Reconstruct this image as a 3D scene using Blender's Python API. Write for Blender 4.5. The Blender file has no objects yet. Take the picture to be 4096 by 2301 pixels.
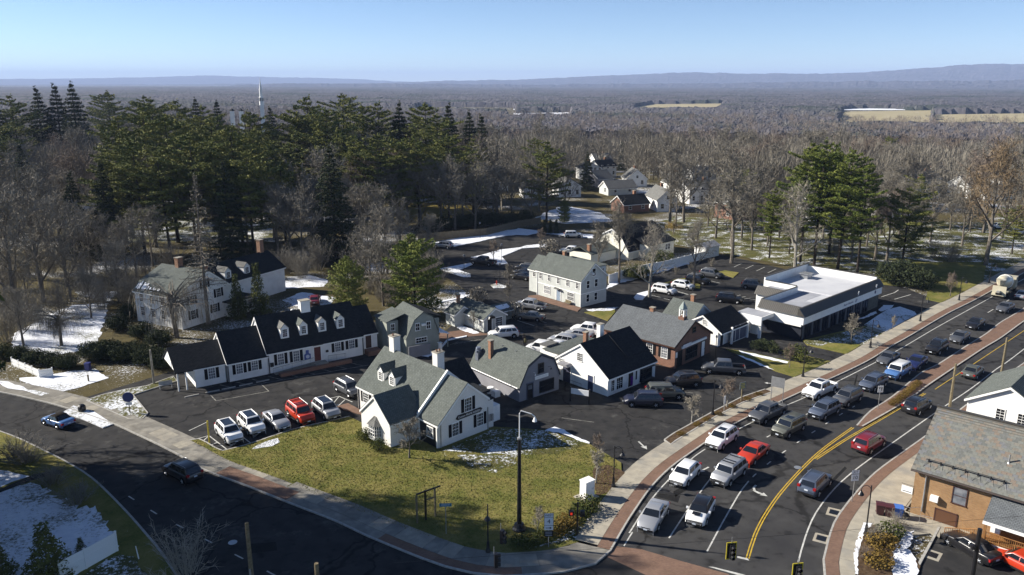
import bpy, bmesh, math, random
import numpy as np
from mathutils import Vector, Matrix
R = math.radians
sc = bpy.context.scene
C = sc.collection
random.seed(4)
# ---------------------------------------------------------------- camera, sky, sun, exposure
CAM_H = 38.0
PITCH = R(14.5)
cam_d = bpy.data.cameras.new('camera')
cam = bpy.data.objects.new('camera', cam_d); C.objects.link(cam)
cam.location = (0, 0, CAM_H); cam.rotation_euler = (R(90) - PITCH, 0, 0)
cam_d.sensor_width = 36.0; cam_d.lens = 36.0 * 3180 / 4096
cam_d.clip_start = 0.5; cam_d.clip_end = 60000
sc.camera = cam
SUN_EL, SUN_AZ = R(29), R(168)          # direction towards the sun (azimuth from +X, counter-clockwise)
world = bpy.data.worlds.new('World'); sc.world = world; world.use_nodes = True
wn = world.node_tree.nodes; wl = world.node_tree.links
sky = wn.new('ShaderNodeTexSky'); sky.sky_type = 'NISHITA'; sky.sun_disc = False
sky.sun_elevation = SUN_EL; sky.sun_rotation = R(90) - SUN_AZ
sky.altitude = 0; sky.air_density = 0.55; sky.dust_density = 0.0; sky.ozone_density = 2.6
wl.new(sky.outputs[0], wn['Background'].inputs[0]); wn['Background'].inputs[1].default_value = 0.070
sd = bpy.data.lights.new('sun', 'SUN'); sun = bpy.data.objects.new('sun', sd); C.objects.link(sun)
sd.energy = 5.0; sd.angle = R(0.53); sd.color = (1.0, 0.93, 0.82)
to_sun = Vector((math.cos(SUN_EL) * math.cos(SUN_AZ), math.cos(SUN_EL) * math.sin(SUN_AZ), math.sin(SUN_EL)))
sun.rotation_euler = to_sun.to_track_quat('Z', 'Y').to_euler(); sun.location = (-60, 60, 120)
sc.view_settings.view_transform = 'Standard'; sc.view_settings.look = 'None'
sc.view_settings.exposure = 1.06; sc.view_settings.gamma = 1.0
sc.cycles.volume_bounces = 0; sc.cycles.max_bounces = 5; sc.cycles.transparent_max_bounces = 6

# ---------------------------------------------------------------- ground survey: a sight reading -> a place on the ground (metres)
SV_F, SV_CX, SV_CY = 3180.0, 2048.0, 1150.5
WIN = {'A': (0, 900, 1050/2532), 'B': (0, 1450, 1050/1785), 'C': (600, 1100, 1000/2576), 'D': (1350, 1300, 800/2105), 'E': (1650, 900, 1000/2576), 'F': (2050, 1150, 1000/2576), 'H': (2900, 1000, 800/2572), 'I': (3300, 1050, 796/2094), 'J': (2450, 1600, 1000/2064), 'K': (3250, 1550, 846/1630), 'L': (1600, 1700, 900/2167), 'M': (600, 1750, 1100/2576), 'N': (0, 250, 1100/2449), 'O': (1000, 250, 1100/2449), 'P': (2000, 250, 1100/2449), 'Q': (3000, 250, 1096/1866), 'R': (2700, 1400, 800/2105), 'S': (2600, 1180, 600/2554), 'T': (2280, 1500, 680/2576), 'U': (1500, 1150, 550/2576), 'X': (2380, 880, 520/2351), 'V': (0, 0, 4096/2576), 'G': (0, 1350, 500/2412), 'Y': (3700, 1850, 396/1271)}
def sight(w, x, y):
    a = WIN[w]; u = (a[0] + x*a[2] - SV_CX)/SV_F; v = -(a[1] + y*a[2] - SV_CY)/SV_F
    c, s = math.cos(R(14.5)), math.sin(R(14.5))
    return u, c + v*s, -s + v*c
def g(w, x, y, z=0.0):
    d = sight(w, x, y); t = (z - 38.0)/d[2]
    return (d[0]*t, d[1]*t)
def hgt(w, x, y, Y):
    d = sight(w, x, y); return 38.0 + d[2]*Y/d[1]
def gs(w, *pts): return [g(w, a, b) for a, b in pts]

def smooth01(a, b, x):
    t = min(1, max(0, (x-a)/(b-a))); return t*t*(3-2*t)
def terrain(x, y):
    r = math.hypot(x, y)
    side = 0.45 + 0.55*smooth01(-0.5, 0.1, x/max(y, 1))
    return -20.0*side*smooth01(290, 620, r)

# ---------------------------------------------------------------- materials
MATS = {}
def nodes(m): return m.node_tree.nodes, m.node_tree.links
def mat(name, c1, c2=None, scale=3.0, rough=0.8, bump=0.0, metal=0.0, coord='Object', detail=4, lo=0.35, hi=0.65, spec=None, coat=0.0, emit=None, big=None):
    if name in MATS: return MATS[name]
    m = bpy.data.materials.new(name); m.use_nodes = True; n, l = nodes(m); b = n['Principled BSDF']
    b.inputs['Roughness'].default_value = rough; b.inputs['Metallic'].default_value = metal
    if spec is None and rough >= .6 and not metal: spec = .08
    if spec is not None: b.inputs['Specular IOR Level'].default_value = spec
    if coat: b.inputs['Coat Weight'].default_value = coat; b.inputs['Coat Roughness'].default_value = 0.05
    b.inputs['Base Color'].default_value = (*c1, 1)
    if emit: b.inputs['Emission Color'].default_value = (*emit[:3], 1); b.inputs['Emission Strength'].default_value = emit[3]
    if c2 is not None:
        tc = n.new('ShaderNodeTexCoord'); no = n.new('ShaderNodeTexNoise'); no.inputs['Scale'].default_value = scale; no.inputs['Detail'].default_value = detail
        if coord == 'World':
            ge = n.new('ShaderNodeNewGeometry'); src = ge.outputs['Position']
        else: src = tc.outputs[coord]
        l.new(src, no.inputs['Vector'])
        r = n.new('ShaderNodeValToRGB'); r.color_ramp.elements[0].position = lo; r.color_ramp.elements[1].position = hi
        r.color_ramp.elements[0].color = (*c1, 1); r.color_ramp.elements[1].color = (*c2, 1)
        l.new(no.outputs[0], r.inputs[0]); out = r.outputs[0]
        if big:
            n2 = n.new('ShaderNodeTexNoise'); n2.inputs['Scale'].default_value = big[0]; n2.inputs['Detail'].default_value = 5; l.new(src, n2.inputs['Vector'])
            r2 = n.new('ShaderNodeValToRGB'); r2.color_ramp.elements[0].position = big[2]; r2.color_ramp.elements[1].position = big[3]
            l.new(n2.outputs[0], r2.inputs[0]); mx = n.new('ShaderNodeMixRGB'); l.new(r2.outputs[0], mx.inputs[0]); l.new(out, mx.inputs[1]); mx.inputs[2].default_value = (*big[1], 1); out = mx.outputs[0]
        l.new(out, b.inputs['Base Color'])
        if bump:
            bp = n.new('ShaderNodeBump'); bp.inputs['Strength'].default_value = bump; bp.inputs['Distance'].default_value = 0.05
            l.new(no.outputs[0], bp.inputs['Height']); l.new(bp.outputs[0], b.inputs['Normal'])
    MATS[name] = m; return m
def mat_siding(name, col, pitch=0.13, rough=0.6, dirt=0.12):
    m = mat(name, col, tuple(c*(1-dirt) for c in col), scale=0.9, rough=rough)
    n, l = nodes(m); b = n['Principled BSDF']; uv = n.new('ShaderNodeUVMap'); sp = n.new('ShaderNodeSeparateXYZ'); l.new(uv.outputs[0], sp.inputs[0])
    dv = n.new('ShaderNodeMath'); dv.operation = 'DIVIDE'; dv.inputs[1].default_value = pitch; l.new(sp.outputs[1], dv.inputs[0])
    fr = n.new('ShaderNodeMath'); fr.operation = 'FRACT'; l.new(dv.outputs[0], fr.inputs[0])
    bp = n.new('ShaderNodeBump'); bp.invert = True; bp.inputs['Strength'].default_value = 0.55; bp.inputs['Distance'].default_value = 0.02
    l.new(fr.outputs[0], bp.inputs['Height']); l.new(bp.outputs[0], b.inputs['Normal']); return m
def mat_brick(name, c1, c2, mortar, w=0.21, h=0.07, ms=0.012, rough=0.85, bump=0.5, stain=0.45, bias=0.0):
    if name in MATS: return MATS[name]
    m = bpy.data.materials.new(name); m.use_nodes = True; n, l = nodes(m); b = n['Principled BSDF']; b.inputs['Roughness'].default_value = rough; b.inputs['Specular IOR Level'].default_value = .08
    uv = n.new('ShaderNodeUVMap'); bt = n.new('ShaderNodeTexBrick'); l.new(uv.outputs[0], bt.inputs['Vector'])
    bt.inputs['Color1'].default_value = (*c1, 1); bt.inputs['Color2'].default_value = (*c2, 1); bt.inputs['Mortar'].default_value = (*mortar, 1)
    bt.inputs['Scale'].default_value = 1; bt.inputs['Brick Width'].default_value = w; bt.inputs['Row Height'].default_value = h; bt.inputs['Mortar Size'].default_value = ms; bt.inputs['Bias'].default_value = bias
    no = n.new('ShaderNodeTexNoise'); no.inputs['Scale'].default_value = 0.8; no.inputs['Detail'].default_value = 5; l.new(uv.outputs[0], no.inputs['Vector'])
    mx = n.new('ShaderNodeMixRGB'); mx.blend_type = 'MULTIPLY'; mx.inputs[0].default_value = stain; l.new(bt.outputs[0], mx.inputs[1])
    r = n.new('ShaderNodeValToRGB'); r.color_ramp.elements[0].position = 0.3; r.color_ramp.elements[1].position = 0.7; r.color_ramp.elements[0].color = (.55, .55, .55, 1); l.new(no.outputs[0], r.inputs[0]); l.new(r.outputs[0], mx.inputs[2])
    l.new(mx.outputs[0], b.inputs['Base Color'])
    bp = n.new('ShaderNodeBump'); bp.inputs['Strength'].default_value = bump; bp.inputs['Distance'].default_value = 0.02; bp.invert = True
    l.new(bt.outputs['Fac'], bp.inputs['Height']); l.new(bp.outputs[0], b.inputs['Normal'])
    MATS[name] = m; return m
def mat_lawn(name, g1, g2, g3, snow, soft=0.05, nscale=0.16):
    "turf with thin snow lying in the noise; snow 0..1 is how much of it is covered"
    m = bpy.data.materials.new(name); m.use_nodes = True; n, l = nodes(m); b = n['Principled BSDF']; b.inputs['Roughness'].default_value = 0.95; b.inputs['Specular IOR Level'].default_value = 0.04
    ge = n.new('ShaderNodeNewGeometry'); pos = ge.outputs['Position']
    def noise(s, d=5, rgh=0.6):
        q = n.new('ShaderNodeTexNoise'); q.inputs['Scale'].default_value = s; q.inputs['Detail'].default_value = d; q.inputs['Roughness'].default_value = rgh; l.new(pos, q.inputs['Vector']); return q.outputs[0]
    def ramp(f, a, c, pa, pc):
        r = n.new('ShaderNodeValToRGB'); r.color_ramp.elements[0].position = pa; r.color_ramp.elements[1].position = pc; r.color_ramp.elements[0].color = (*a, 1); r.color_ramp.elements[1].color = (*c, 1); l.new(f, r.inputs[0]); return r.outputs[0]
    def mix(f, a, c, mode='MIX'):
        x = n.new('ShaderNodeMixRGB'); x.blend_type = mode
        if isinstance(f, float): x.inputs[0].default_value = f
        else: l.new(f, x.inputs[0])
        l.new(a, x.inputs[1]); l.new(c, x.inputs[2]); return x.outputs[0]
    base = mix(ramp(noise(0.35, 6, .7), (0, 0, 0), (1, 1, 1), .40, .60), ramp(noise(5.0, 6, .8), g1, g2, .36, .64), ramp(noise(4.0, 6, .8), g2, g3, .36, .64))
    out = base
    if snow > 0:
        comb = n.new('ShaderNodeMath'); comb.operation = 'MULTIPLY_ADD'; l.new(noise(3.2, 6, .75), comb.inputs[0]); comb.inputs[1].default_value = 0.55
        mm = n.new('ShaderNodeMath'); mm.operation = 'MULTIPLY'; mm.inputs[1].default_value = 0.45; l.new(noise(nscale, 4), mm.inputs[0]); l.new(mm.outputs[0], comb.inputs[2])
        th = 0.5 + (0.5 - snow)*0.36
        sn = n.new('ShaderNodeValToRGB'); sn.color_ramp.elements[0].position = th - soft; sn.color_ramp.elements[1].position = th + soft; l.new(comb.outputs[0], sn.inputs[0])
        out = mix(sn.outputs[0], base, ramp(noise(1.5), (.66, .69, .76), (.80, .82, .86), .3, .7))
    l.new(out, b.inputs['Base Color'])
    bp = n.new('ShaderNodeBump'); bp.inputs['Strength'].default_value = 0.8; bp.inputs['Distance'].default_value = 0.08; l.new(noise(7.0, 4, .7), bp.inputs['Height']); l.new(bp.outputs[0], b.inputs['Normal'])
    MATS[name] = m; return m

WHITE = mat_siding('white_clapboard', (.80, .80, .78))
WHITEP = mat('white_paint', (.80, .80, .78), (.72, .72, .70), 1.5, .5)
WBRICK = mat_brick('painted_brick', (.80, .79, .76), (.76, .75, .72), (.62, .60, .57), bump=.35, stain=.12)
TRIM = mat('white_trim', (.82, .82, .80), rough=.45)
GSIDE = mat_siding('grey_green_siding', (.30, .32, .28), .16)
GCOL = mat_siding('pale_grey_siding', (.50, .52, .50), .14)
GSLATE = mat_siding('slate_grey_siding', (.24, .24, .26), .16)
CREAM = mat_siding('cream_siding', (.78, .76, .66), .14)
TANS = mat_siding('tan_siding', (.42, .36, .24), .2)
DBRICK = mat_brick('red_brown_brick', (.27, .12, .08), (.19, .085, .06), (.25, .19, .15))
YBRICK = mat_brick('orange_brick', (.40, .225, .10), (.30, .155, .065), (.30, .23, .15), .22, .075, .014)
CBRICK = mat_brick('chimney_brick', (.36, .15, .075), (.26, .11, .06), (.32, .26, .20))
SH_G = mat_brick('grey_green_shingle', (.160, .176, .164), (.118, .131, .122), (.070, .079, .073), .30, .15, .02, .9, .6)
SH_B = mat_brick('blue_grey_shingle', (.17, .185, .195), (.13, .14, .15), (.075, .08, .085), .30, .15, .02, .9, .6)
SH_D = mat_brick('dark_shingle', (.036, .040, .044), (.022, .025, .029), (.012, .013, .015), .30, .16, .02, .85, .6)
SH_P = mat_brick('pale_grey_shingle', (.20, .20, .19), (.16, .16, .155), (.10, .10, .095), .30, .15, .02, .9, .6)
FLAT = mat('grey_membrane', (.36, .37, .40), (.27, .28, .31), .35, .7, coord='World')
FLATW = mat('white_membrane', (.52, .53, .55), (.44, .45, .48), .25, .6, coord='World')
BRONZE = mat('bronze_metal_roof', (.060, .055, .048), (.045, .042, .038), 3, .45)
GLASS = mat('window_glass', (.012, .015, .020), rough=.06, spec=.7)
GLASSL = mat('window_glass_with_blind', (.22, .23, .25), (.06, .07, .09), 1.2, .25, spec=.6)
BLACK = mat('black_paint', (.008, .008, .010), rough=.4)
SHUT = mat('black_shutter', (.010, .011, .014), (.018, .014, .016), 2, .6)
DKDOOR = mat('dark_red_door', (.10, .018, .016), rough=.5)
BLDOOR = mat('grey_blue_door', (.22, .28, .36), rough=.5)
STEEL = mat('galvanised_steel', (.42, .43, .44), (.34, .35, .36), 4, .4, metal=.6)
WOODP = mat('weathered_pole_wood', (.20, .17, .11), (.13, .105, .065), 6, .9)
WOOD = mat('stained_deck_wood', (.28, .145, .055), (.20, .095, .035), 5, .7)
CONC = mat('concrete', (.38, .345, .275), (.30, .275, .225), 1.2, .9, coord='World', bump=.2, big=(.35, (.24, .235, .215), .5, .75))
CONC2 = mat('worn_concrete', (.33, .305, .25), (.26, .24, .20), 1.6, .9, coord='World', bump=.2, big=(.5, (.21, .2, .18), .5, .75))
CONC3 = mat('grey_shade_concrete', (.27, .255, .22), (.19, .18, .16), 1.3, .9, coord='World', bump=.2, big=(.45, (.15, .142, .125), .45, .7))  # greyer concrete, darkened so its colour carries the side street's shade
KERB = mat('granite_kerb', (.40, .39, .36), (.30, .29, .27), 3, .85, coord='World')
PAVER = mat_brick('brick_paving', (.25, .150, .108), (.19, .115, .085), (.15, .11, .085), .21, .105, .012, .9, .4)
ASPH = mat('road_asphalt', (.044, .0435, .0432), (.058, .057, .0565), .9, .85, coord='World', bump=.15, big=(.12, (.034, .034, .036), .45, .7))
ASPH2 = mat('lot_asphalt', (.026, .026, .0265), (.040, .039, .0385), .7, .8, coord='World', bump=.2, big=(.2, (.06, .058, .056), .58, .85))
PAINTW = mat('white_road_paint', (.55, .55, .52), (.36, .36, .34), 2.5, .8, coord='World')
PAINTF = mat('faded_road_paint', (.30, .29, .26), (.12, .118, .11), 1.5, .85, coord='World')
PAINTY = mat('yellow_road_paint', (.50, .34, .045), (.36, .24, .035), 2, .8, coord='World')
def wear(m, crack=.10, dark=.45, salt=(.16, .155, .15), salt_lo=.60):
    "tar filled cracks, oil stains and dried salt on an asphalt material"
    n, l = nodes(m); b = n['Principled BSDF']; src = b.inputs['Base Color'].links[0].from_socket; ge = n.new('ShaderNodeNewGeometry'); pos = ge.outputs['Position']
    wn_ = n.new('ShaderNodeTexNoise'); wn_.inputs['Scale'].default_value = .5; wn_.inputs['Detail'].default_value = 4; l.new(pos, wn_.inputs['Vector'])
    vm = n.new('ShaderNodeVectorMath'); vm.operation = 'MULTIPLY_ADD'; l.new(wn_.outputs[1], vm.inputs[0]); vm.inputs[1].default_value = (3, 3, 0); l.new(pos, vm.inputs[2])
    vo = n.new('ShaderNodeTexVoronoi'); vo.feature = 'DISTANCE_TO_EDGE'; vo.inputs['Scale'].default_value = crack; l.new(vm.outputs[0], vo.inputs['Vector'])
    r = n.new('ShaderNodeValToRGB'); r.color_ramp.elements[0].position = .006; r.color_ramp.elements[1].position = .016; r.color_ramp.elements[0].color = (dark, dark, dark, 1); l.new(vo.outputs['Distance'], r.inputs[0])
    m1 = n.new('ShaderNodeMixRGB'); m1.blend_type = 'MULTIPLY'; m1.inputs[0].default_value = 1; l.new(src, m1.inputs[1]); l.new(r.outputs[0], m1.inputs[2])
    ns = n.new('ShaderNodeTexNoise'); ns.inputs['Scale'].default_value = .28; ns.inputs['Detail'].default_value = 9; ns.inputs['Roughness'].default_value = .72; l.new(pos, ns.inputs['Vector'])
    r2 = n.new('ShaderNodeValToRGB'); r2.color_ramp.elements[0].position = salt_lo; r2.color_ramp.elements[1].position = salt_lo+.2; r2.color_ramp.elements[1].color = (.7, .7, .7, 1); l.new(ns.outputs[0], r2.inputs[0])
    m2 = n.new('ShaderNodeMixRGB'); l.new(r2.outputs[0], m2.inputs[0]); l.new(m1.outputs[0], m2.inputs[1]); m2.inputs[2].default_value = (*salt, 1)
    no = n.new('ShaderNodeTexNoise'); no.inputs['Scale'].default_value = .9; no.inputs['Detail'].default_value = 3; l.new(pos, no.inputs['Vector'])
    r3 = n.new('ShaderNodeValToRGB'); r3.color_ramp.elements[0].position = .30; r3.color_ramp.elements[1].position = .42; r3.color_ramp.elements[0].color = (.6, .6, .6, 1); l.new(no.outputs[0], r3.inputs[0])
    m3 = n.new('ShaderNodeMixRGB'); m3.blend_type = 'MULTIPLY'; m3.inputs[0].default_value = 1; l.new(m2.outputs[0], m3.inputs[1]); l.new(r3.outputs[0], m3.inputs[2]); l.new(m3.outputs[0], b.inputs['Base Color'])
wear(ASPH, .07, .5, (.095, .092, .088), .60); wear(ASPH2, .11, .45, (.15, .145, .135), .57)
PATCH = mat('asphalt_patch', (.014, .014, .015), (.020, .020, .020), 1.2, .85, coord='World', bump=.2)
MULCH = mat('bark_mulch', (.11, .075, .045), (.055, .035, .022), 4, .95, coord='World', bump=.6)
SNOW = mat('snow', (.80, .82, .86), (.70, .73, .79), 1.2, .7, coord='World', bump=.3)
LAWN = mat_lawn('winter_lawn', (.085, .102, .028), (.175, .168, .044), (.245, .20, .078), 0)
LAWNF = mat_lawn('lawn_few_snow_flecks', (.075, .092, .025), (.155, .150, .040), (.22, .18, .07), .06, .02)
LAWNL = mat_lawn('lawn_snow_streaks', (.060, .068, .022), (.09, .09, .03), (.12, .105, .045), .34, .03, .3)
LAWNS = mat_lawn('lawn_half_snow', (.060, .068, .022), (.09, .09, .03), (.12, .105, .045), .40, .03)
LAWNW = mat_lawn('lawn_mostly_snow', (.070, .075, .03), (.10, .095, .035), (.12, .105, .045), .66, .05)
BARK = mat('grey_bark', (.17, .15, .125), (.10, .087, .072), 3, .95)
BARKP = mat('pale_bark', (.30, .285, .25), (.17, .155, .13), 2, .95)
BARKD = mat('dark_conifer_bark', (.055, .045, .036), (.032, .026, .021), 3, .95)
def leafmat(name, a, b):
    m = mat(name, a, b, .35, .75, coord='World', lo=.38, hi=.62); m.node_tree.nodes['Principled BSDF'].inputs['Specular IOR Level'].default_value = .08; return m
TWIG = leafmat('grey_brown_twigs', (.165, .150, .122), (.235, .215, .178))
TWIGR = leafmat('reddish_twigs', (.165, .130, .105), (.22, .18, .145))
TWIGP = leafmat('pale_twigs', (.26, .235, .19), (.31, .28, .23))
TWIGB = leafmat('brown_oak_leaves', (.165, .120, .072), (.21, .155, .095))
TWIGY = leafmat('yellow_willow_twigs', (.30, .215, .07), (.36, .26, .09))
PINE = leafmat('pine_needles', (.080, .100, .030), (.165, .165, .045))
PINEB = leafmat('bright_pine_needles', (.085, .115, .026), (.155, .175, .042))
SPRUCE = leafmat('spruce_needles', (.030, .040, .020), (.050, .060, .028))
CEDAR = leafmat('cedar_leaves', (.13, .155, .036), (.185, .20, .055))
YEW = leafmat('yew_leaves', (.050, .062, .018), (.085, .095, .026))
YEWL = leafmat('arborvitae_leaves', (.085, .095, .026), (.125, .13, .036))
RUST = leafmat('rusty_shrub_leaves', (.13, .085, .022), (.17, .115, .03))
def paint(name, c, rough=.32, metal=.0): return mat('car_' + name, c, rough=rough, metal=metal, coat=.6)
PW = paint('white', (.72, .73, .74)); PK = paint('black', (.010, .010, .012)); PS = paint('silver', (.36, .37, .39), .35, .4); PG = paint('grey', (.085, .09, .10), .35, .3)
PB = paint('slate_blue', (.075, .095, .14), .35, .3); PN = paint('navy', (.012, .018, .075)); PR = paint('red', (.42, .035, .012)); PM = paint('maroon', (.16, .014, .022)); PBL = paint('blue', (.06, .14, .33)); PGR = paint('grey_green', (.10, .105, .09), .4, .3); PGO = paint('champagne', (.24, .21, .17), .35, .4); PT = paint('tan', (.52, .48, .36))
TYRE = mat('tyre_rubber', (.012, .012, .012), rough=.9); RIM = mat('alloy_rim', (.42, .43, .45), rough=.35, metal=.5); CGLASS = mat('car_glass', (.010, .012, .016), rough=.05, spec=.8); CPLAST = mat('black_plastic', (.014, .014, .015), rough=.6)
HLIGHT = mat('headlight_lens', (.55, .56, .58), rough=.15); TLIGHT = mat('tail_light_lens', (.28, .012, .012), rough=.25); PLATE = mat('number_plate', (.55, .60, .68), rough=.5)
CHROME = mat('chrome', (.55, .56, .58), rough=.2, metal=.8)

# ---------------------------------------------------------------- mesh builder
class MB:
    def __init__(s): s.v = []; s.f = []
    def add(s, vs, fs):
        o = len(s.v); s.v += [tuple(q) for q in vs]; s.f += [tuple(i + o for i in q) for q in fs]; return s
    def box(s, x0, x1, y0, y1, z0, z1):
        return s.add([(x0,y0,z0),(x1,y0,z0),(x1,y1,z0),(x0,y1,z0),(x0,y0,z1),(x1,y0,z1),(x1,y1,z1),(x0,y1,z1)], [(0,3,2,1),(4,5,6,7),(0,1,5,4),(1,2,6,5),(2,3,7,6),(3,0,4,7)])
    def prism(s, poly, z0, z1):
        n = len(poly); return s.add([(a, b, z0) for a, b in poly] + [(a, b, z1) for a, b in poly], [tuple(range(n-1, -1, -1)), tuple(range(n, 2*n))] + [(i, (i+1) % n, n+(i+1) % n, n+i) for i in range(n)])
    def extrude(s, poly, a0, a1, fn):
        n = len(poly); return s.add([fn(a0, c, z) for c, z in poly] + [fn(a1, c, z) for c, z in poly], [tuple(range(n-1, -1, -1)), tuple(range(n, 2*n))] + [(i, (i+1) % n, n+(i+1) % n, n+i) for i in range(n)])
    def tube(s, pts, rs, n=6, cap=True):
        o = len(s.v); k = len(pts)
        for i, (p_, r_) in enumerate(zip(pts, rs)):
            a = Vector(pts[max(0, i-1)]); b = Vector(pts[min(k-1, i+1)]); d = (b-a)
            d = d.normalized() if d.length > 1e-9 else Vector((0, 0, 1))
            u = d.cross(Vector((0, 0, 1)) if abs(d.z) < .9 else Vector((1, 0, 0))).normalized(); w = d.cross(u)
            for j in range(n):
                t = 2*math.pi*j/n; q = Vector(p_) + (u*math.cos(t) + w*math.sin(t))*r_; s.v.append((q.x, q.y, q.z))
        for i in range(k-1):
            for j in range(n): s.f.append((o+i*n+j, o+i*n+(j+1) % n, o+(i+1)*n+(j+1) % n, o+(i+1)*n+j))
        if cap and n > 3: s.f.append(tuple(o+j for j in range(n-1, -1, -1))); s.f.append(tuple(o+(k-1)*n+j for j in range(n)))
        return s
    def cyl(s, x, y, z0, z1, r0, r1=None, n=10): return s.tube([(x, y, z0), (x, y, z1)], [r0, r0 if r1 is None else r1], n)
    def lathe(s, prof, n=12, c=(0, 0, 0)):
        return s.tube([(c[0], c[1], c[2]+z) for r_, z in prof], [r_ for r_, z in prof], n)
    def mesh(s, name, uv=True, smooth=False, fix=True):
        me = bpy.data.meshes.new(name); me.from_pydata(s.v, [], s.f)
        if fix:
            bm = bmesh.new(); bm.from_mesh(me); bmesh.ops.recalc_face_normals(bm, faces=bm.faces); bm.to_mesh(me); bm.free()
        if smooth: me.polygons.foreach_set('use_smooth', [True]*len(me.polygons))
        if uv:
            lay = me.uv_layers.new(name='UVMap'); co = me.vertices
            for p_ in me.polygons:
                nn = p_.normal
                if abs(nn.z) > .97: t, b = Vector((1, 0, 0)), Vector((0, 1, 0))
                else: t = Vector((-nn.y, nn.x, 0)).normalized(); b = nn.cross(t)
                for li in p_.loop_indices:
                    q = co[me.loops[li].vertex_index].co; lay.data[li].uv = (q.dot(t), q.dot(b))
        me.update(); return me
def link(o, parent=None):
    C.objects.link(o)
    if parent is not None: o.parent = parent
    return o
def obj(name, me, m=None, parent=None, loc=(0, 0, 0), rz=0.0, **kw):
    if isinstance(me, MB): me = me.mesh(name, **kw)
    o = bpy.data.objects.new(name, me); o.location = loc; o.rotation_euler = (0, 0, rz)
    link(o, parent)
    if m is not None:
        if not me.materials: me.materials.append(m)
        elif me.materials[0] is not m: o.material_slots[0].link = 'OBJECT'; o.material_slots[0].material = m
    return o
def tag(o, label=None, cat=None, group=None, kind=None):
    for k, v in (('label', label), ('category', cat), ('group', group), ('kind', kind)):
        if v: o[k] = v
    return o
def thing(name, label, cat, loc=(0, 0, 0), rz=0.0, group=None):
    o = bpy.data.objects.new(name, None); o.location = loc; o.rotation_euler = (0, 0, rz); o.empty_display_size = .3; link(o)
    return tag(o, label, cat, group)
def text(s, size, m, parent, loc, rot, name='lettering', ext=0.006):
    cu = bpy.data.curves.new(name, 'FONT'); cu.body = s; cu.size = size; cu.align_x = 'CENTER'; cu.align_y = 'CENTER'; cu.extrude = ext
    t = bpy.data.objects.new('tmp_text', cu); C.objects.link(t)
    bpy.context.view_layer.update(); me = bpy.data.meshes.new_from_object(t.evaluated_get(bpy.context.evaluated_depsgraph_get()))
    bpy.data.objects.remove(t); bpy.data.curves.remove(cu); me.materials.clear()
    o = obj(name, me, m, parent, loc); o.rotation_euler = rot; return o
def catmull(pts, step=1.5):
    P = [Vector((a, b)) for a, b in pts]; out = []
    for i in range(len(P)-1):
        p0, p1, p2, p3 = P[max(0, i-1)], P[i], P[i+1], P[min(len(P)-1, i+2)]; n = max(1, int((p2-p1).length/step))
        for k in range(n):
            t = k/n; q = .5*((2*p1) + (-p0+p2)*t + (2*p0-5*p1+4*p2-p3)*t*t + (-p0+3*p1-3*p2+p3)*t**3); out.append((q.x, q.y))
    out.append(tuple(P[-1])); return out
def offset(line, d):
    "parallel line, d metres to the left of the walking direction"
    out = []; n = len(line)
    for i in range(n):
        a = Vector(line[max(0, i-1)]); b = Vector(line[min(n-1, i+1)]); t = (b-a).normalized(); out.append((line[i][0]-t.y*d, line[i][1]+t.x*d))
    return out
def cum(line):
    s = [0.0]
    for a, b in zip(line, line[1:]): s.append(s[-1]+math.hypot(b[0]-a[0], b[1]-a[1]))
    return s
def at(line, S, d):
    d = max(0, min(S[-1]-1e-6, d)); i = max(0, next(k for k in range(len(S)) if S[k] > d)-1)
    t = (d-S[i])/max(1e-9, S[i+1]-S[i]); a, b = line[i], line[i+1]
    return (a[0]+(b[0]-a[0])*t, a[1]+(b[1]-a[1])*t), math.atan2(b[1]-a[1], b[0]-a[0])
def strip(line, w0, w1, z, mb=None, z1=None):
    "flat ribbon between two offsets of a line"
    mb = mb or MB(); a, b = offset(line, w0), offset(line, w1); n = len(line)
    mb.add([(q[0], q[1], z) for q in a]+[(q[0], q[1], z) for q in b], [(i, i+1, n+i+1, n+i) for i in range(n-1)])
    return mb
def sheet(name, poly, z, m, kind='structure', parent=None, h=0.0, jag=0.0, dens=None):
    if dens:
        q = []
        for a, b in zip(poly, poly[1:]+poly[:1]):
            k = max(1, int(math.hypot(b[0]-a[0], b[1]-a[1])/dens))
            q += [(a[0]+(b[0]-a[0])*i/k + random.uniform(-jag, jag), a[1]+(b[1]-a[1])*i/k + random.uniform(-jag, jag)) for i in range(k)]
        poly = q
    bm = bmesh.new(); vs = [bm.verts.new((a, b, z)) for a, b in poly]; f = bm.faces.new(vs); bm.normal_update()
    if f.normal.z < 0: f.normal_flip()
    if h:
        r = bmesh.ops.extrude_edge_only(bm, edges=list(bm.edges)); 
        for v in [e for e in r['geom'] if isinstance(e, bmesh.types.BMVert)]: v.co.z = z-h
    bmesh.ops.triangulate(bm, faces=[f_ for f_ in bm.faces if len(f_.verts) > 4])
    me = bpy.data.meshes.new(name); bm.to_mesh(me); bm.free()
    lay = me.uv_layers.new(name='UVMap')
    for lp in me.loops: q = me.vertices[lp.vertex_index].co; lay.data[lp.index].uv = (q.x, q.y)
    o = obj(name, me, m, parent)
    if parent is None: o['kind'] = kind
    return o
HAZE_D = 0.00007
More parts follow.
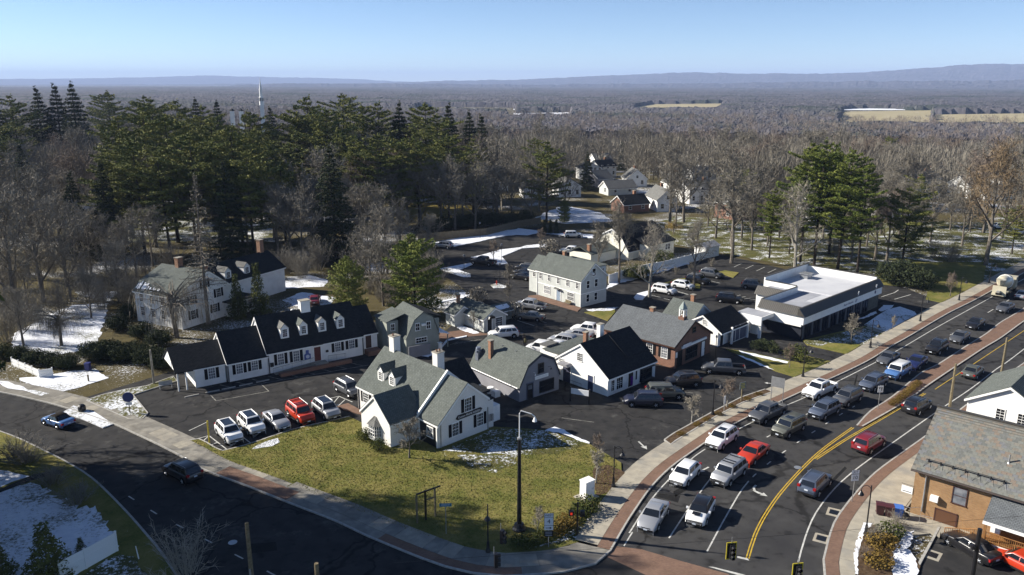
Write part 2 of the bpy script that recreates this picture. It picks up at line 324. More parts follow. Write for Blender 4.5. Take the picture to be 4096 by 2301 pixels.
# ---------------------------------------------------------------- terrain sheet, hills, far woods
LITTER = mat_lawn('leaf_litter_and_snow', (.060, .046, .026), (.085, .075, .034), (.105, .085, .045), .30, .03, .05)
FARWOOD = mat('far_bare_woods', (.105, .098, .104), (.075, .070, .074), .05, .95, coord='World', detail=6, big=(.0045, (.045, .052, .040), .50, .62))  # faint violet tint in the colour stands in for distance haze
def polar(name, radii, th0, th1, n, zf, m):
    ths = np.linspace(th0, th1, n); vs = []; fs = []
    for r_ in radii:
        for t in ths:
            x, y = r_*math.sin(t), r_*math.cos(t); vs.append((x, y, zf(x, y, r_, t)))
    for i in range(len(radii)-1):
        for j in range(n-1): a = i*n+j; fs.append((a, a+n, a+n+1, a+1))
    me = bpy.data.meshes.new(name); me.from_pydata(vs, [], fs); me.update(); return obj(name, me, m)
rad = [0.5, 20, 40, 60, 80, 100, 130, 160, 200] + list(np.arange(230, 700, 30)) + [800, 1000, 1400, 2000, 3000, 4500, 7000, 11000, 16000, 24000]
o = polar('ground', rad, -math.pi, math.pi, 97, lambda x, y, r_, t: terrain(x, y), LITTER); o['kind'] = 'structure'
# ridges seen over the valley: u = bearing (sight column), v = skyline (sight row)
def vnoise(seed, n, k):
    rs = np.random.RandomState(seed); a = rs.rand(k+2); t = np.linspace(0, k-1e-6, n); i = t.astype(int); f = t-i; f = f*f*(3-2*f); return a[i]*(1-f)+a[i+1]*f
HILLM = mat('wooded_hill', (.095, .088, .10), (.062, .060, .064), .006, .95, coord='World', detail=8, lo=.42, hi=.6)  # bluish tint paints some of the far haze into the hills
def ridge(name, D, prof, depth, seed, rough, base=-20.0):
    us = np.array([q[0] for q in prof], float); vv = np.array([q[1] for q in prof], float)
    n = 620; ths = np.linspace(-0.80, 0.80, n); cols = 1288+np.tan(ths)*2000/math.cos(PITCH)*1.0
    sky_v = np.interp(cols, us, vv)
    det = (vnoise(seed, n, 200)-.5)*rough + (vnoise(seed+1, n, 60)-.5)*rough + (vnoise(seed+2, n, 420)-.5)*rough*.7
    zc = 38.0 + D*(205.5-sky_v)/2000*1.0 + det
    rows = 26; vs = []; fs = []
    rs = np.random.RandomState(seed)
    for i in range(rows):
        f = i/(rows-1); fr = f*f*(3-2*f) if f < 1 else 1
        for j, t in enumerate(ths):
            r_ = D - depth*(1-f); z = base + (zc[j]-base)*fr**1.2 + (rs.rand()-.5)*rough*.8*(0 if i in (0,) else 1)
            vs.append((r_*math.sin(t), r_*math.cos(t), z))
    for t in ths: vs.append(((D+depth*.8)*math.sin(t), (D+depth*.8)*math.cos(t), base))
    for i in range(rows):
        for j in range(n-1): a = i*n+j; fs.append((a, a+n, a+n+1, a+1))
    me = bpy.data.meshes.new(name); me.from_pydata(vs, [], fs); me.update(); o = obj(name, me, HILLM); o['kind'] = 'structure'; return o
ridge('hill', 20000, [(-900, 203), (0, 200), (250, 198), (420, 194), (500, 191), (600, 193), (760, 196), (900, 199), (1000, 204), (1100, 207), (3500, 207)], 4500, 3, 9)
ridge('hill', 13500, [(-900, 212), (400, 211), (900, 208), (1000, 206), (1150, 203), (1300, 200), (1450, 194), (1600, 188), (1700, 184), (1800, 185), (1900, 187), (2050, 187), (2180, 185), (2300, 178), (2400, 171), (2480, 169), (2576, 170), (3000, 176), (3500, 180)], 3500, 7, 9)
ridge('hill', 9000, [(-900, 214), (300, 216), (450, 219), (560, 216), (640, 211), (760, 209), (900, 209), (1100, 210), (1300, 212), (1500, 211), (1800, 209), (2000, 206), (2300, 203), (2576, 202), (3500, 203)], 2500, 11, 9)
# the wooded valley floor: one bumpy canopy of bare crowns, open where the fields lie
FIELDS = [('V', [(2108, 309), (2126, 282), (2345, 278), (2342, 309)], 'tan'), ('V', [(2346, 309), (2350, 289), (2640, 285), (2640, 311)], 'tan'), ('V', [(2090, 278), (2300, 278), (2240, 274), (2150, 274)], 'snow'), ('V', [(1590, 272), (1640, 263), (1820, 261), (1800, 271)], 'tan'), ('V', [(1270, 292), (1290, 286), (1430, 283), (1440, 289)], 'snow'), ('V', [(1020, 277), (1080, 272), (1290, 272), (1300, 277)], 'snow')]
TAN = mat('stubble_field', (.36, .31, .19), (.30, .26, .15), .02, .95, coord='World')
fpoly = []
for w, pts, k in FIELDS:
    poly = [g(w, a, b, -20.0) for a, b in pts]; fpoly.append(poly)
    sheet('field', poly, -19.2, TAN if k == 'tan' else SNOW)
def inside(p_, poly):
    x, y = p_; c = False; j = len(poly)-1
    for i in range(len(poly)):
        (xi, yi), (xj, yj) = poly[i], poly[j]
        if (yi > y) != (yj > y) and x < (xj-xi)*(y-yi)/(yj-yi)+xi: c = not c
        j = i
    return c
rs = np.random.RandomState(5)
def canopy(name, rr, n, h0, h1, m, seed):
    rs = np.random.RandomState(seed); ths = np.linspace(-.70, .70, n); K = len(rr)
    H = rs.rand(K, n)*.3 + np.array([vnoise(seed+i, n, n//4) for i in range(K)])*.7 + np.array([vnoise(seed+i//6, n, n//24) for i in range(K)])*.5
    vs = []; keep = np.ones((K, n), bool)
    for i, r_ in enumerate(rr):
        for j, t in enumerate(ths):
            tt = t + (rs.rand()-.5)*1.4/n; x, y = r_*math.sin(tt), r_*math.cos(tt)
            if abs(t) < .66 and any(inside((x, y), q) for q in fpoly) or any(inside((x*f_, y*f_), q) for q in fpoly for f_ in (1.03, 1.06, 1.1, 1.14, 1.18)): keep[i, j] = False
            vs.append((x, y, terrain(x, y) + (h0+(h1-h0)*H[i, j]/1.4 if keep[i, j] else -.6)))
    fs = [(i*n+j, (i+1)*n+j, (i+1)*n+j+1, i*n+j+1) for i in range(K-1) for j in range(n-1)]
    me = bpy.data.meshes.new(name); me.from_pydata(vs, [], fs); me.update(); o = obj(name, me, m); o['kind'] = 'stuff'; return o
rr = [820.0]
while rr[-1] < 7500: rr.append(rr[-1]*1.0105 + 2)
tag(canopy('far_woods', rr, 760, 6, 13, FARWOOD, 21), 'hazy bare woods covering the valley floor to the hills', 'woods')

# ---------------------------------------------------------------- roads, kerbs, pavements
LK = catmull([(8.3, 58.8), (10, 62.6), (11.5, 65.7), (13.6, 69.7), (16.1, 73.5), (18.6, 76.5), (21.1, 79.4), (24.2, 82.9), (27.8, 86.3), (34, 91.7), (38.6, 95.6), (45.7, 101.6), (51, 106.4), (56.2, 111.8), (61.4, 116.8), (73.6, 128.9), (84.6, 139), (103.7, 157.4), (140, 192), (215, 263)])
RK = catmull([(24.0, 50), (24.8, 55.5), (25.5, 57.6), (26.8, 60.1), (28.5, 63.1), (30.5, 65.8), (33.3, 69.2), (36.4, 72.6), (40.4, 76.3), (45.3, 80.7), (49.4, 84.5), (56, 90.7), (64.5, 98.6), (77, 110), (110, 142), (222, 250)])
SK = catmull([(8.3, 58.8), (6.8, 56.9), (4.2, 55.8), (-0.7, 55.2), (-3.1, 55.6), (-5.4, 56.5), (-7.5, 57.7), (-12.8, 61.2), (-15.6, 63.3), (-21.3, 66.9), (-25.8, 69.8), (-31, 73), (-35.7, 76.9), (-42, 81.6), (-47.3, 85.2), (-58, 91), (-75, 98), (-110, 112)])
FK = catmull([(-16, 42), (-27.3, 56.4), (-31.8, 61.6), (-37, 67.1), (-41.4, 71.4), (-44.9, 74.2), (-49.8, 77.6), (-57.5, 82.4), (-75, 91), (-110, 105)])
road = sheet('main_road', LK + RK[::-1], .014, ASPH)
side = sheet('side_street', [(24, 50), (8.3, 58.8)] + SK + FK[::-1] + [(-16, 40), (24, 40)], .010, ASPH2)
ramp_cut = lambda d: False
def kerb(name, line, parent, w=.16, h=.14, side=1):
    a, b = offset(line, 0), offset(line, side*w); mb = MB(); n = len(line)
    for L_, z in ((a, 0), (a, h), (b, h), (b, 0)): mb.add([(q[0], q[1], z) for q in L_], [])
    mb.f = [(k*n+i, k*n+i+1, (k+1)*n+i+1, (k+1)*n+i) for k in range(3) for i in range(n-1)]
    return obj(name, mb, KERB, parent, uv=False)
def slabs(parent, line, w0, w1, z, step, d0, d1, mats, name='slab', zb=0.0):
    S = cum(line); d = d0; A, B = offset(line, w0), offset(line, w1)
    while d < min(d1, S[-1])-.2:
        e = min(d+step-.025, S[-1]); q = []
        for dd, L_ in ((d, A), (e, A), (e, B), (d, B)):
            i = max(0, next(k for k in range(len(S)) if S[k] >= min(dd, S[-1]-1e-4))-1); t = (dd-S[i])/(S[i+1]-S[i]); q.append((L_[i][0]+(L_[i+1][0]-L_[i][0])*t, L_[i][1]+(L_[i+1][1]-L_[i][1])*t))
        mb = MB().prism(q, zb, z + random.uniform(-.004, .004)); obj(name, mb, random.choice(mats), parent, uv=False); d += step
# left pavement of the main road: kerb, brick strip, concrete slabs
pav = sheet('pavement', offset(LK, .16) + offset(LK, 3.5)[::-1], .10, CONC2)
kerb('kerb', LK, pav); obj('brick_strip', strip(LK, .16, 1.25, .131), PAVER, pav)
slabs(pav, LK, 1.28, 3.35, .13, 1.55, .3, 125, [CONC, CONC, CONC2], zb=.05)
pav2 = sheet('pavement', offset(SK, -.16) + offset(SK, -3.3)[::-1], .10, CONC3)
kerb('kerb', SK, pav2, side=-1); SS = cum(SK)
n = max(i for i in range(len(SS)) if SS[i] < 24)
obj('brick_strip', strip(SK[4:n], -.16, -1.15, .131), PAVER, pav2)
slabs(pav2, SK, -1.18, -3.2, .13, 1.6, 5.5, 36, [CONC3, CONC3, CONC2], zb=.05); slabs(pav2, SK, -.9, -2.7, .13, 1.6, 36, 80, [CONC3, CONC3, CONC2], zb=.05)
obj('brick_strip', strip(SK[n+6:n+13], -.2, -1.9, .134), PAVER, pav2)
pav3 = sheet('pavement', offset(RK, -.16) + offset(RK, -4.6)[::-1], .10, CONC2)
kerb('kerb', RK, pav3, side=-1); obj('brick_strip', strip(RK, -.16, -1.2, .131), PAVER, pav3)
slabs(pav3, RK, -1.23, -4.4, .13, 1.7, 5, 60, [CONC, CONC, CONC2], zb=.05)
vk = sheet('kerb_stones', offset(FK, .2) + FK[::-1], .12, KERB, h=.12); vk['kind'] = 'structure'
# median of the main road
ML = [(39.2, 83.8), (42.6, 88.0), (47.4, 92.6), (54.9, 100.7), (59.3, 104.4), (67.7, 112.4), (73.7, 118), (79.5, 124), (87.1, 131), (110, 153)]
MR = [(39.9, 83.5), (44.0, 87.0), (48.8, 91.2), (53.2, 95.6), (59.3, 101.4), (69.1, 110.6), (75.1, 116), (83.3, 124), (90, 130), (113, 151)]
med = sheet('median_island', ML + MR[::-1], .13, PAVER, h=.13)
mk = catmull(ML+[(111.5, 152)]); obj('kerb', strip(mk, -.02, -.2, .134), KERB, med); obj('kerb', strip(catmull(MR), .02, .2, .134), KERB, med)
# markings
def mark(name, line, w, m, parent, d0=0, d1=1e9, dash=None, z=.019, mb=None):
    S = cum(line); own = mb is None; mb = mb or MB()
    segs = [(d0, min(d1, S[-1]))] if not dash else [(d, min(d+dash[0], S[-1])) for d in np.arange(d0, min(d1, S[-1]), dash[0]+dash[1])]
    for a, b in segs:
        pts = [at(line, S, a)[0]] + [q for q, s_ in zip(line, S) if a+.1 < s_ < b-.1] + [at(line, S, b)[0]]
        o = obj(name, strip(pts, -w/2, w/2, z), m, parent, uv=False)
LW = catmull([(10.2, 61.6), (12.9, 67.0), (15.6, 71.4), (18.4, 75.3), (20.7, 78.0), (25.1, 82.5), (27.4, 84.6), (32.7, 89.3), (36.3, 92.2), (41.7, 96.9), (51, 105.2), (57.3, 111.1), (68.7, 122.2), (89, 141.4), (140, 190)])
RW = catmull([(23.4, 57.3), (25.3, 61.0), (27.7, 65.0), (31.2, 69.5), (34.9, 73.4), (41.1, 79.2), (51, 88.3), (59, 95.5), (66, 102.2), (75, 110.6), (120, 154)])
YL = catmull([(19.4, 57.8), (21.1, 61.4), (23.4, 65.3), (26.7, 70.0), (32.4, 77.0), (38.7, 83.4)])
YR = catmull([(31.6, 75.6), (36.3, 80), (40.0, 83.2), (47.7, 89.9), (52, 93.6)])
L1 = catmull([(13.5, 60.8), (17.0, 67), (20.7, 72.9), (26.1, 79.0), (28.4, 81.1), (33.9, 86.3), (44, 95.6), (60, 110), (90, 138.5)])
L2 = catmull([(16.3, 58.8), (19.7, 65), (23.2, 70.8), (28, 76.4), (36, 84.4), (41.5, 89.6)])
mark('lane_line', LW, .13, PAINTW, road); mark('lane_line', RW, .13, PAINTW, road)
mark('lane_line', L1, .13, PAINTW, road, 0, 22); mark('lane_line', L1, .13, PAINTW, road, 25, 110, (3, 6))
mark('lane_line', L2, .13, PAINTW, road, 0, 14); mark('lane_line', L2, .13, PAINTW, road, 15, 40, (.9, 2.6))
for L_ in (YL, YR):
    mark('yellow_line', offset(L_, .11), .11, PAINTY, road); mark('yellow_line', offset(L_, -.11), .11, PAINTY, road)
mark('yellow_line', catmull([(54, 95), (80, 119), (110, 147)]), .1, PAINTY, road)
sheet('stop_line', gs('J', (1030, 1290), (1115, 1310), (1130, 1328), (1030, 1305)), .020, PAINTW, parent=road)
sheet('stop_line', gs('J', (790, 1378), (830, 1380), (1100, 1447), (1060, 1455)), .020, PAINTW, parent=road)
sheet('stop_line', gs('J', (160, 1090), (90, 1205), (98, 1210), (170, 1095)), .020, PAINTW, parent=road)
sheet('brick_crosswalk', gs('J', (-40, 1200), (240, 1235), (560, 1330), (960, 1440), (960, 1600), (600, 1600), (-40, 1300)), .018, PAVER, parent=road)
sheet('brick_crosswalk', gs('L', (1930, 1150), (2167, 1180), (2300, 1210), (2300, 1300), (1900, 1260)), .0185, PAVER, parent=road)
def arrow(w, tip, tail, parent, kind='straight'):
    a, b = Vector(g(w, *tail)), Vector(g(w, *tip)); t = (b-a).normalized(); nn = Vector((-t.y, t.x)); L_ = (b-a).length
    P = [(0, -.09), (L_*.6, -.09), (L_*.6, -.35), (L_, 0), (L_*.6, .35), (L_*.6, .09), (0, .09)]
    sheet('arrow_marking', [tuple(a+t*x+nn*y) for x, y in P], .022, PAINTW, parent=parent)
arrow('R', (245, 1290), (355, 1235), road); arrow('J', (285, 410), (215, 345), road); arrow('R', (940, 348), (1030, 355), road)
arrow('J', (1280, 798), (1160, 745), road)
mark('arrow_shaft', catmull(gs('J', (1185, 705), (1165, 725), (1175, 755), (1215, 775))), .22, PAINTW, road, z=.021)
for k in range(7):
    q = catmull([(-37.5, 68.9), (-32.2, 64.7), (-29.2, 62.6), (-26, 60.4), (-19.6, 56), (-14, 52)]); S = cum(q)
    mark('lane_dash', q, .13, PAINTW, side, 1.5+k*4.1, 2.6+k*4.1)
for w, x, y in (('J', 1830, 930), ('J', 1725, 1145), ('Y', 95, 1190)):
    c_ = g(w, x, y); r_ = R(60) if w == 'J' else R(50); b = thing('storm_drain', {'J1830': 'square storm drain grate by kerb, the one nearer the route 10 sign', 'J1725': 'square storm drain grate by kerb, the one nearer the bottom edge', 'Y95': 'storm drain grate in pale concrete beside the parked black sedan'}[w+str(x)], 'storm drain', (*c_, .02), r_)
    obj('drain_collar', MB().box(-.75, .75, -.62, .62, -.02, .006), CONC, b); gr = MB()
    for i in range(8): gr.box(-.42, .42, -.36+i*.1, -.30+i*.1, .01, .03)
    obj('grate', gr, BLACK, b)
def manhole(w, x, y, label):
    mb = MB(); mb.cyl(0, 0, 0, .008, .38, n=16); tag(obj('manhole_cover', mb, STEEL, None, (*g(w, x, y), .022)), label, 'manhole')
for w, q in (('J', [(380, 770), (560, 790), (540, 850), (365, 800)]), ('J', [(500, 760), (600, 700), (620, 740), (520, 800)]), ('B', [(540, 700), (1060, 600), (1075, 612), (560, 715)]), ('R', [(560, 870), (800, 800), (815, 812), (575, 885)]), ('I', [(300, 1300), (330, 1180), (345, 1182), (318, 1305)]), ('J', [(1200, 1000), (1260, 905), (1300, 930), (1240, 1030)]), ('K', [(100, 760), (250, 610), (265, 625), (118, 775)]), ('M', [(900, 1000), (1180, 980), (1190, 1060), (930, 1090)])):
    sheet('asphalt_patch', gs(w, *q), .0165 if w != 'M' else .0125, PATCH, parent=road)
manhole('J', 1530, 560, 'round iron manhole cover in the main road by the yellow lines')
manhole('M', 775, 985, 'round iron manhole cover in the shaded side street')

# ---------------------------------------------------------------- parking ground and lawns of the block
blk = gs('V', (215, 1000), (420, 938), (560, 915), (960, 805), (1000, 880), (1100, 850), (1165, 795), (1235, 775), (1180, 735), (1110, 690), (1085, 640), (1120, 606), (1345, 573), (1500, 588), (1492, 640), (1530, 715), (1640, 660), (1800, 640), (1880, 655), (2030, 690), (2210, 700), (2330, 745), (2420, 770))
kk = [q for q in offset(LK, .1) if q[0] < 84][::-1]; ss = [q for q in offset(SK, -.1) if q[0] > -56]
lot = sheet('parking_lot', blk + kk + ss, .006, ASPH2)
lawn_edge = [(-31.2, 75.6), (-29.4, 74.3), (-26.7, 72.7), (-24.1, 71.1), (-20.3, 68.6), (-16.7, 66.2), (-13.3, 64.0), (-9.7, 61.6), (-6.0, 59.7), (-4.2, 58.85), (-2.4, 58.4), (-0.7, 58.25), (1.0, 58.4), (3.7, 59.1), (5.5, 60.0), (6.8, 61.5), (7.8, 63.7), (8.8, 66.0), (10.6, 69.3)]
front = lawn_edge + gs('L', (2130, 372), (1830, 195), (1400, 58)) + gs('D', (1650, 1080), (1600, 1090), (560, 1200), (300, 1060)) + gs('V', (880, 1050), (830, 1062), (740, 1082), (620, 1122), (560, 1137), (500, 1107), (462, 1112))
sheet('lawn', front, .11, LAWNF, h=.11)
sheet('lawn', gs('L', (395, 260), (1130, 300), (1480, 288), (1800, 200), (1410, 62), (1000, 40), (880, 60)), .118, LAWNS, dens=.5, jag=.15)
sheet('lawn', gs('L', (560, 300), (640, 440), (900, 470), (1120, 400), (1120, 305)), .116, LAWNS, dens=.6, jag=.2)
sheet('snow_patch', gs('L', (1395, 65), (1420, 45), (1480, 30), (1590, 55), (1640, 95), (1830, 180), (1815, 195), (1600, 110), (1520, 85)), .125, SNOW, dens=.5, jag=.12)
sheet('lawn_kerb', offset(catmull(gs('V', (462, 1112), (500, 1107), (560, 1137), (620, 1122), (740, 1082), (830, 1062), (880, 1050))), .0) + offset(catmull(gs('V', (462, 1112), (500, 1107), (560, 1137), (620, 1122), (740, 1082), (830, 1062), (880, 1050))), .18)[::-1], .125, KERB, h=.12)
sheet('snow_patch', gs('M', (1010, 70), (1200, 20), (1215, 50), (1130, 95), (960, 120)), .122, LAWNW, dens=.5, jag=.15)
sheet('snow_patch', gs('M', (950, 340), (1150, 420), (1340, 480), (1330, 500), (1100, 440)), .122, LAWNS, dens=.4, jag=.12)
sheet('snow_patch', gs('M', (1420, 545), (1550, 560), (1900, 700), (1880, 730), (1600, 640)), .122, LAWNS, dens=.4, jag=.12)
sheet('mulch_bed', gs('L', (1640, 1120), (1220, 1210), (1300, 1180), (1500, 1130), (1700, 1000), (1880, 850), (1960, 720), (1990, 760), (1850, 1000), (1740, 1110)), .123, LAWNS, dens=.5, jag=.1)
sheet('mulch_bed', gs('L', (1860, 420), (2000, 390), (2167, 470), (2080, 640), (1900, 690), (1850, 560)), .121, MULCH, dens=.5, jag=.15)
# planting strip between the shops' lot and the pavement
ps = gs('J', (435, 338), (470, 312)) + gs('R', (0, 885), (400, 665), (700, 510), (950, 425), (1000, 440), (1010, 452), (700, 562), (430, 702), (0, 962)) + gs('J', (480, 372))
sheet('planting_strip', ps, .14, MULCH, h=.14)
sheet('planting_kerb', offset(ps+ps[:1], 0)+offset(ps+ps[:1], .16)[::-1], .16, KERB, h=.16)
# bank side lawns
sheet('lawn', gs('H', (1060, 1232), (1680, 1368), (1870, 1275), (2170, 1140), (1790, 985), (1000, 1170)), .10, LAWN, h=.1)
sheet('lawn', gs('H', (1060, 1225), (1210, 1240), (1330, 1205), (1700, 1215), (1870, 1270), (2150, 1140), (1800, 1000), (1020, 1180)), .108, LAWNS, dens=.8, jag=.2)
sheet('lawn', gs('H', (1790, 968), (2160, 1085), (2530, 935), (2440, 800), (2250, 735), (2090, 770), (1960, 850)), .10, LAWNW, h=.1)
sheet('concrete_path', gs('H', (1800, 1010), (2180, 1140), (2230, 1120), (1850, 985)), .112, CONC2)
sheet('snow_patch', gs('H', (1960, 770), (2040, 720), (2180, 715), (2120, 760), (2000, 800)), .112, SNOW, dens=.5, jag=.15)
sheet('snow_patch', gs('H', (1680, 890), (1780, 870), (1870, 820), (1960, 790), (1940, 830), (1850, 870), (1720, 905)), .112, SNOW, dens=.5, jag=.15)
sheet('lawn', gs('S', (1290, 925), (1700, 985), (2150, 1085), (2700, 1190)) + gs('R', (1100, 0), (1700, 140), (1500, 240), (1350, 290)) + gs('S', (2554, 1430), (2150, 1310), (1800, 1150), (1350, 960)), .10, LAWNF, h=.1)
sheet('snow_patch', gs('S', (1500, 955), (2000, 1060), (2350, 1150), (2330, 1180), (1900, 1080), (1560, 1000)), .108, SNOW, dens=.6, jag=.15)
sheet('snow_patch', gs('S', (1450, 1010), (1700, 1100), (2000, 1230), (2100, 1290), (1950, 1240), (1700, 1140)), .108, SNOW, dens=.6, jag=.15)
sheet('lawn', gs('I', (1080, 310), (1000, 270), (620, 240), (500, 150), (900, 0), (1700, 0), (1650, 280), (1500, 370), (1330, 450), (1060, 390)), .10, LAWNF, h=.1)
sheet('lawn', gs('V', (1830, 640), (2000, 672), (2200, 690), (2420, 745), (2576, 660), (2576, 560), (2200, 560), (1900, 590)), .06, LAWNL)
sheet('lawn', gs('V', (1560, 590), (1830, 640), (1900, 590), (2000, 560), (1700, 545)), .05, LAWNL)
sheet('snow_patch', gs('V', (2210, 605), (2330, 590), (2400, 605), (2390, 640), (2250, 630)), .075, LAWNS, dens=2, jag=.5)
sheet('snow_patch', gs('V', (2440, 610), (2576, 585), (2576, 650), (2500, 650)), .075, LAWNS, dens=2, jag=.5)
# islands of the back lots
for pts in ([('E', [(1770, 905), (2080, 855), (2090, 900), (2010, 992), (1900, 950)])],): sheet('lawn', gs('E', *pts[0][1]), .10, LAWNF, h=.1)
sheet('snow_patch', gs('E', (1790, 880), (1960, 860), (2130, 850), (2040, 890), (1850, 895)), .109, LAWNW, dens=.6, jag=.2)
for w, pts in (('E', [(690, 320), (900, 260), (1110, 235), (1170, 215), (1390, 195), (1400, 230), (1290, 235), (1130, 245), (920, 330), (980, 400), (890, 415), (780, 380), (600, 335)]), ('E', [(280, 455), (600, 395), (620, 410), (480, 470), (600, 510), (600, 540), (520, 540), (340, 480)]), ('E', [(805, 625), (870, 605), (970, 635), (960, 655), (840, 655)]), ('E', [(480, 700), (600, 700), (590, 745), (240, 810), (210, 800), (500, 750)]), ('X', [(700, 1410), (760, 1340), (960, 1290), (1040, 1300), (900, 1400), (860, 1450), (740, 1450)])):
    sheet('snowy_island', gs(w, *pts), .12, LAWNW, h=.12)
sheet('snow_bank', gs('E', (200, 195), (330, 160), (600, 120), (900, 70), (1100, 38), (1330, 65), (1300, 85), (1180, 110), (1060, 105), (950, 115), (760, 160), (420, 225), (360, 230)), .10, SNOW, dens=1.0, jag=.3, h=.1)
sheet('snow_bank', gs('E', (1340, 85), (1500, 88), (1860, 105), (1860, 140), (1700, 130), (1500, 105)), .10, SNOW, dens=1, jag=.3, h=.1)
sheet('snow_bank', gs('X', (210, 1250), (270, 1120), (480, 1075), (1000, 960), (1650, 770), (1720, 790), (900, 1030), (500, 1130)), .09, SNOW, dens=.7, jag=.25, h=.09)
sheet('lawn', gs('X', (1150, 1190), (1420, 1080), (1750, 1050), (1900, 1180), (1900, 1260), (1750, 1220), (1400, 1130)), .10, LAWN, h=.1)
sheet('lawn', gs('X', (2180, 960), (2351, 920), (2600, 960), (2500, 1050), (2351, 1000)), .10, LAWN, h=.1)
sheet('snow_patch', gs('U', (680, 1190), (1060, 1190), (1150, 1230), (1000, 1310), (650, 1260)), .02, SNOW, dens=.4, jag=.12)
sheet('snow_patch', gs('U', (1520, 745), (1640, 715), (1860, 800), (1950, 860), (1830, 870), (1600, 800)), .02, SNOW, dens=.4, jag=.12)
sheet('mulch_bed', gs('U', (1180, 860), (1700, 790), (2040, 860), (2230, 880), (1720, 925), (1340, 985), (1190, 1170)), .016, PAVER)
sheet('snow_kerb', gs('U', (1175, 1175), (1210, 1180), (1300, 1080), (1380, 1000), (1720, 930), (1715, 915), (1350, 985), (1280, 1060)), .14, SNOW, h=.13, dens=.4, jag=.05)
sheet('brick_walk', gs('E', (1190, 735), (1290, 725), (1740, 860), (1700, 895), (1190, 745)) , .10, PAVER, h=.1)
sheet('brick_walk', gs('D', (0, 860), (110, 830), (280, 920), (290, 960), (60, 900)), .10, PAVER, h=.1)
# lower right: parking court, planted bed
sheet('parking_court', gs('K', (985, 1085), (1135, 1062), (1400, 1100), (1700, 1200), (1900, 1300), (1900, 1700), (800, 1700), (820, 1400)), .012, ASPH2)
sheet('court_kerb', gs('K', (985, 1085), (820, 1395), (800, 1500), (775, 1500), (795, 1390), (965, 1085)), .13, KERB, h=.13)
sheet('planted_bed', gs('K', (395, 1060), (470, 1070), (560, 1040), (720, 1060), (790, 1110), (720, 1240), (790, 1320), (830, 1390), (790, 1500), (330, 1500), (325, 1300), (360, 1150)), .135, MULCH, h=.02)
sheet('snow_patch', gs('K', (700, 1140), (790, 1105), (760, 1180), (730, 1250), (800, 1330), (810, 1440), (760, 1500), (620, 1500), (600, 1330), (640, 1220)), .15, SNOW, dens=.4, jag=.15)
sheet('snow_patch', gs('K', (395, 1050), (470, 1060), (400, 1120), (370, 1230), (345, 1330), (350, 1450), (325, 1450), (320, 1290), (355, 1140)), .15, SNOW, dens=.3, jag=.08)
# front left: verge, snow, paths
yard = [q for q in FK if q[1] > 50]
sheet('lawn', [(q[0]-.25, q[1]-.05) for q in yard if q[0] > -75] + [(-75, 60), (-45, 50), (-24, 50)], .12, LAWNF, h=.12)
sheet('snow_cover', gs('B', (-80, 890), (220, 830), (330, 880), (520, 1000), (650, 980), (700, 1060), (750, 1180), (770, 1290), (585, 1398), (400, 1495), (200, 1520), (-80, 1520)), .135, LAWNW, dens=.45, jag=.42)
sheet('snow_cover', gs('B', (800, 1310), (900, 1330), (960, 1400), (1020, 1460), (560, 1470), (640, 1400)), .133, LAWNS, dens=.5, jag=.2)
sheet('snow_cover', gs('B', (-60, 740), (60, 740), (180, 790), (0, 860), (-60, 870)), .135, LAWNW, dens=1, jag=.3)
sheet('asphalt_path', gs('B', (-60, 880), (0, 870), (230, 770), (420, 735), (430, 760), (250, 800), (0, 895)), .142, ASPH2)
sheet('verge', gs('B', (420, 350), (500, 300), (640, 340), (770, 425), (700, 450), (560, 390)), .135, LAWNW, h=.13)
tri = gs('B', (590, 262), (700, 225), (850, 190), (1000, 165), (1180, 100), (1200, 130), (900, 225), (1000, 350), (970, 385), (880, 388))
sheet('grass_island', tri, .13, LAWNS, h=.13)
sheet('grass_island_kerb', offset(tri+tri[:1], 0)+offset(tri+tri[:1], .15)[::-1], .145, KERB, h=.14)
sheet('snow_cover', gs('B', (120, 110), (300, 95), (480, 60), (650, 45), (730, 110), (560, 165), (480, 190), (400, 205), (260, 165), (150, 130)), .05, LAWNW, dens=.8, jag=.2)
sheet('snow_cover', gs('B', (-20, 130), (60, 140), (200, 190), (340, 215), (280, 232), (150, 200), (30, 175)), .14, LAWNW, dens=.8, jag=.2)
sheet('snow_cover', gs('A', (130, 1050), (480, 860), (700, 780), (1050, 740), (1150, 640), (700, 650), (1040, 760), (1020, 900), (900, 1200), (500, 1260), (100, 1180)), .03, LAWNW, dens=1, jag=.3)
sheet('snow_cover', gs('C', (1300, 30), (1640, 0), (1840, 60), (1800, 120), (1400, 140)), .03, LAWNW, dens=1, jag=.3)
sheet('snow_cover', gs('C', (1360, 260), (1560, 180), (1900, 230), (1880, 310), (1500, 330)), .03, LAWNW, dens=1, jag=.3)
sheet('lawn', gs('O', (1100, 1290), (1500, 1240), (2000, 1280), (2000, 1340), (1600, 1420), (1100, 1360)), .04, mat_lawn('dry_lawn', (.15, .14, .035), (.2, .16, .05), (.24, .17, .06), .18, .03))
sheet('snow_cover', gs('O', (1000, 1180), (1200, 1200), (1900, 1210), (2200, 1180), (2150, 1250), (1500, 1245)), .05, LAWNW, dens=3, jag=.8)
sheet('snow_cover', gs('P', (300, 1390), (560, 1270), (900, 1340), (1000, 1420), (600, 1440)), .05, LAWNW, dens=2, jag=.6)
sheet('lawn', gs('N', (1000, 1420), (1800, 1400), (2449, 1430), (2449, 1600), (1000, 1600)), .04, LAWNS)
sheet('snow_cover', gs('N', (310, 850), (520, 860), (540, 930), (520, 1010), (340, 1000)), .06, LAWNW)
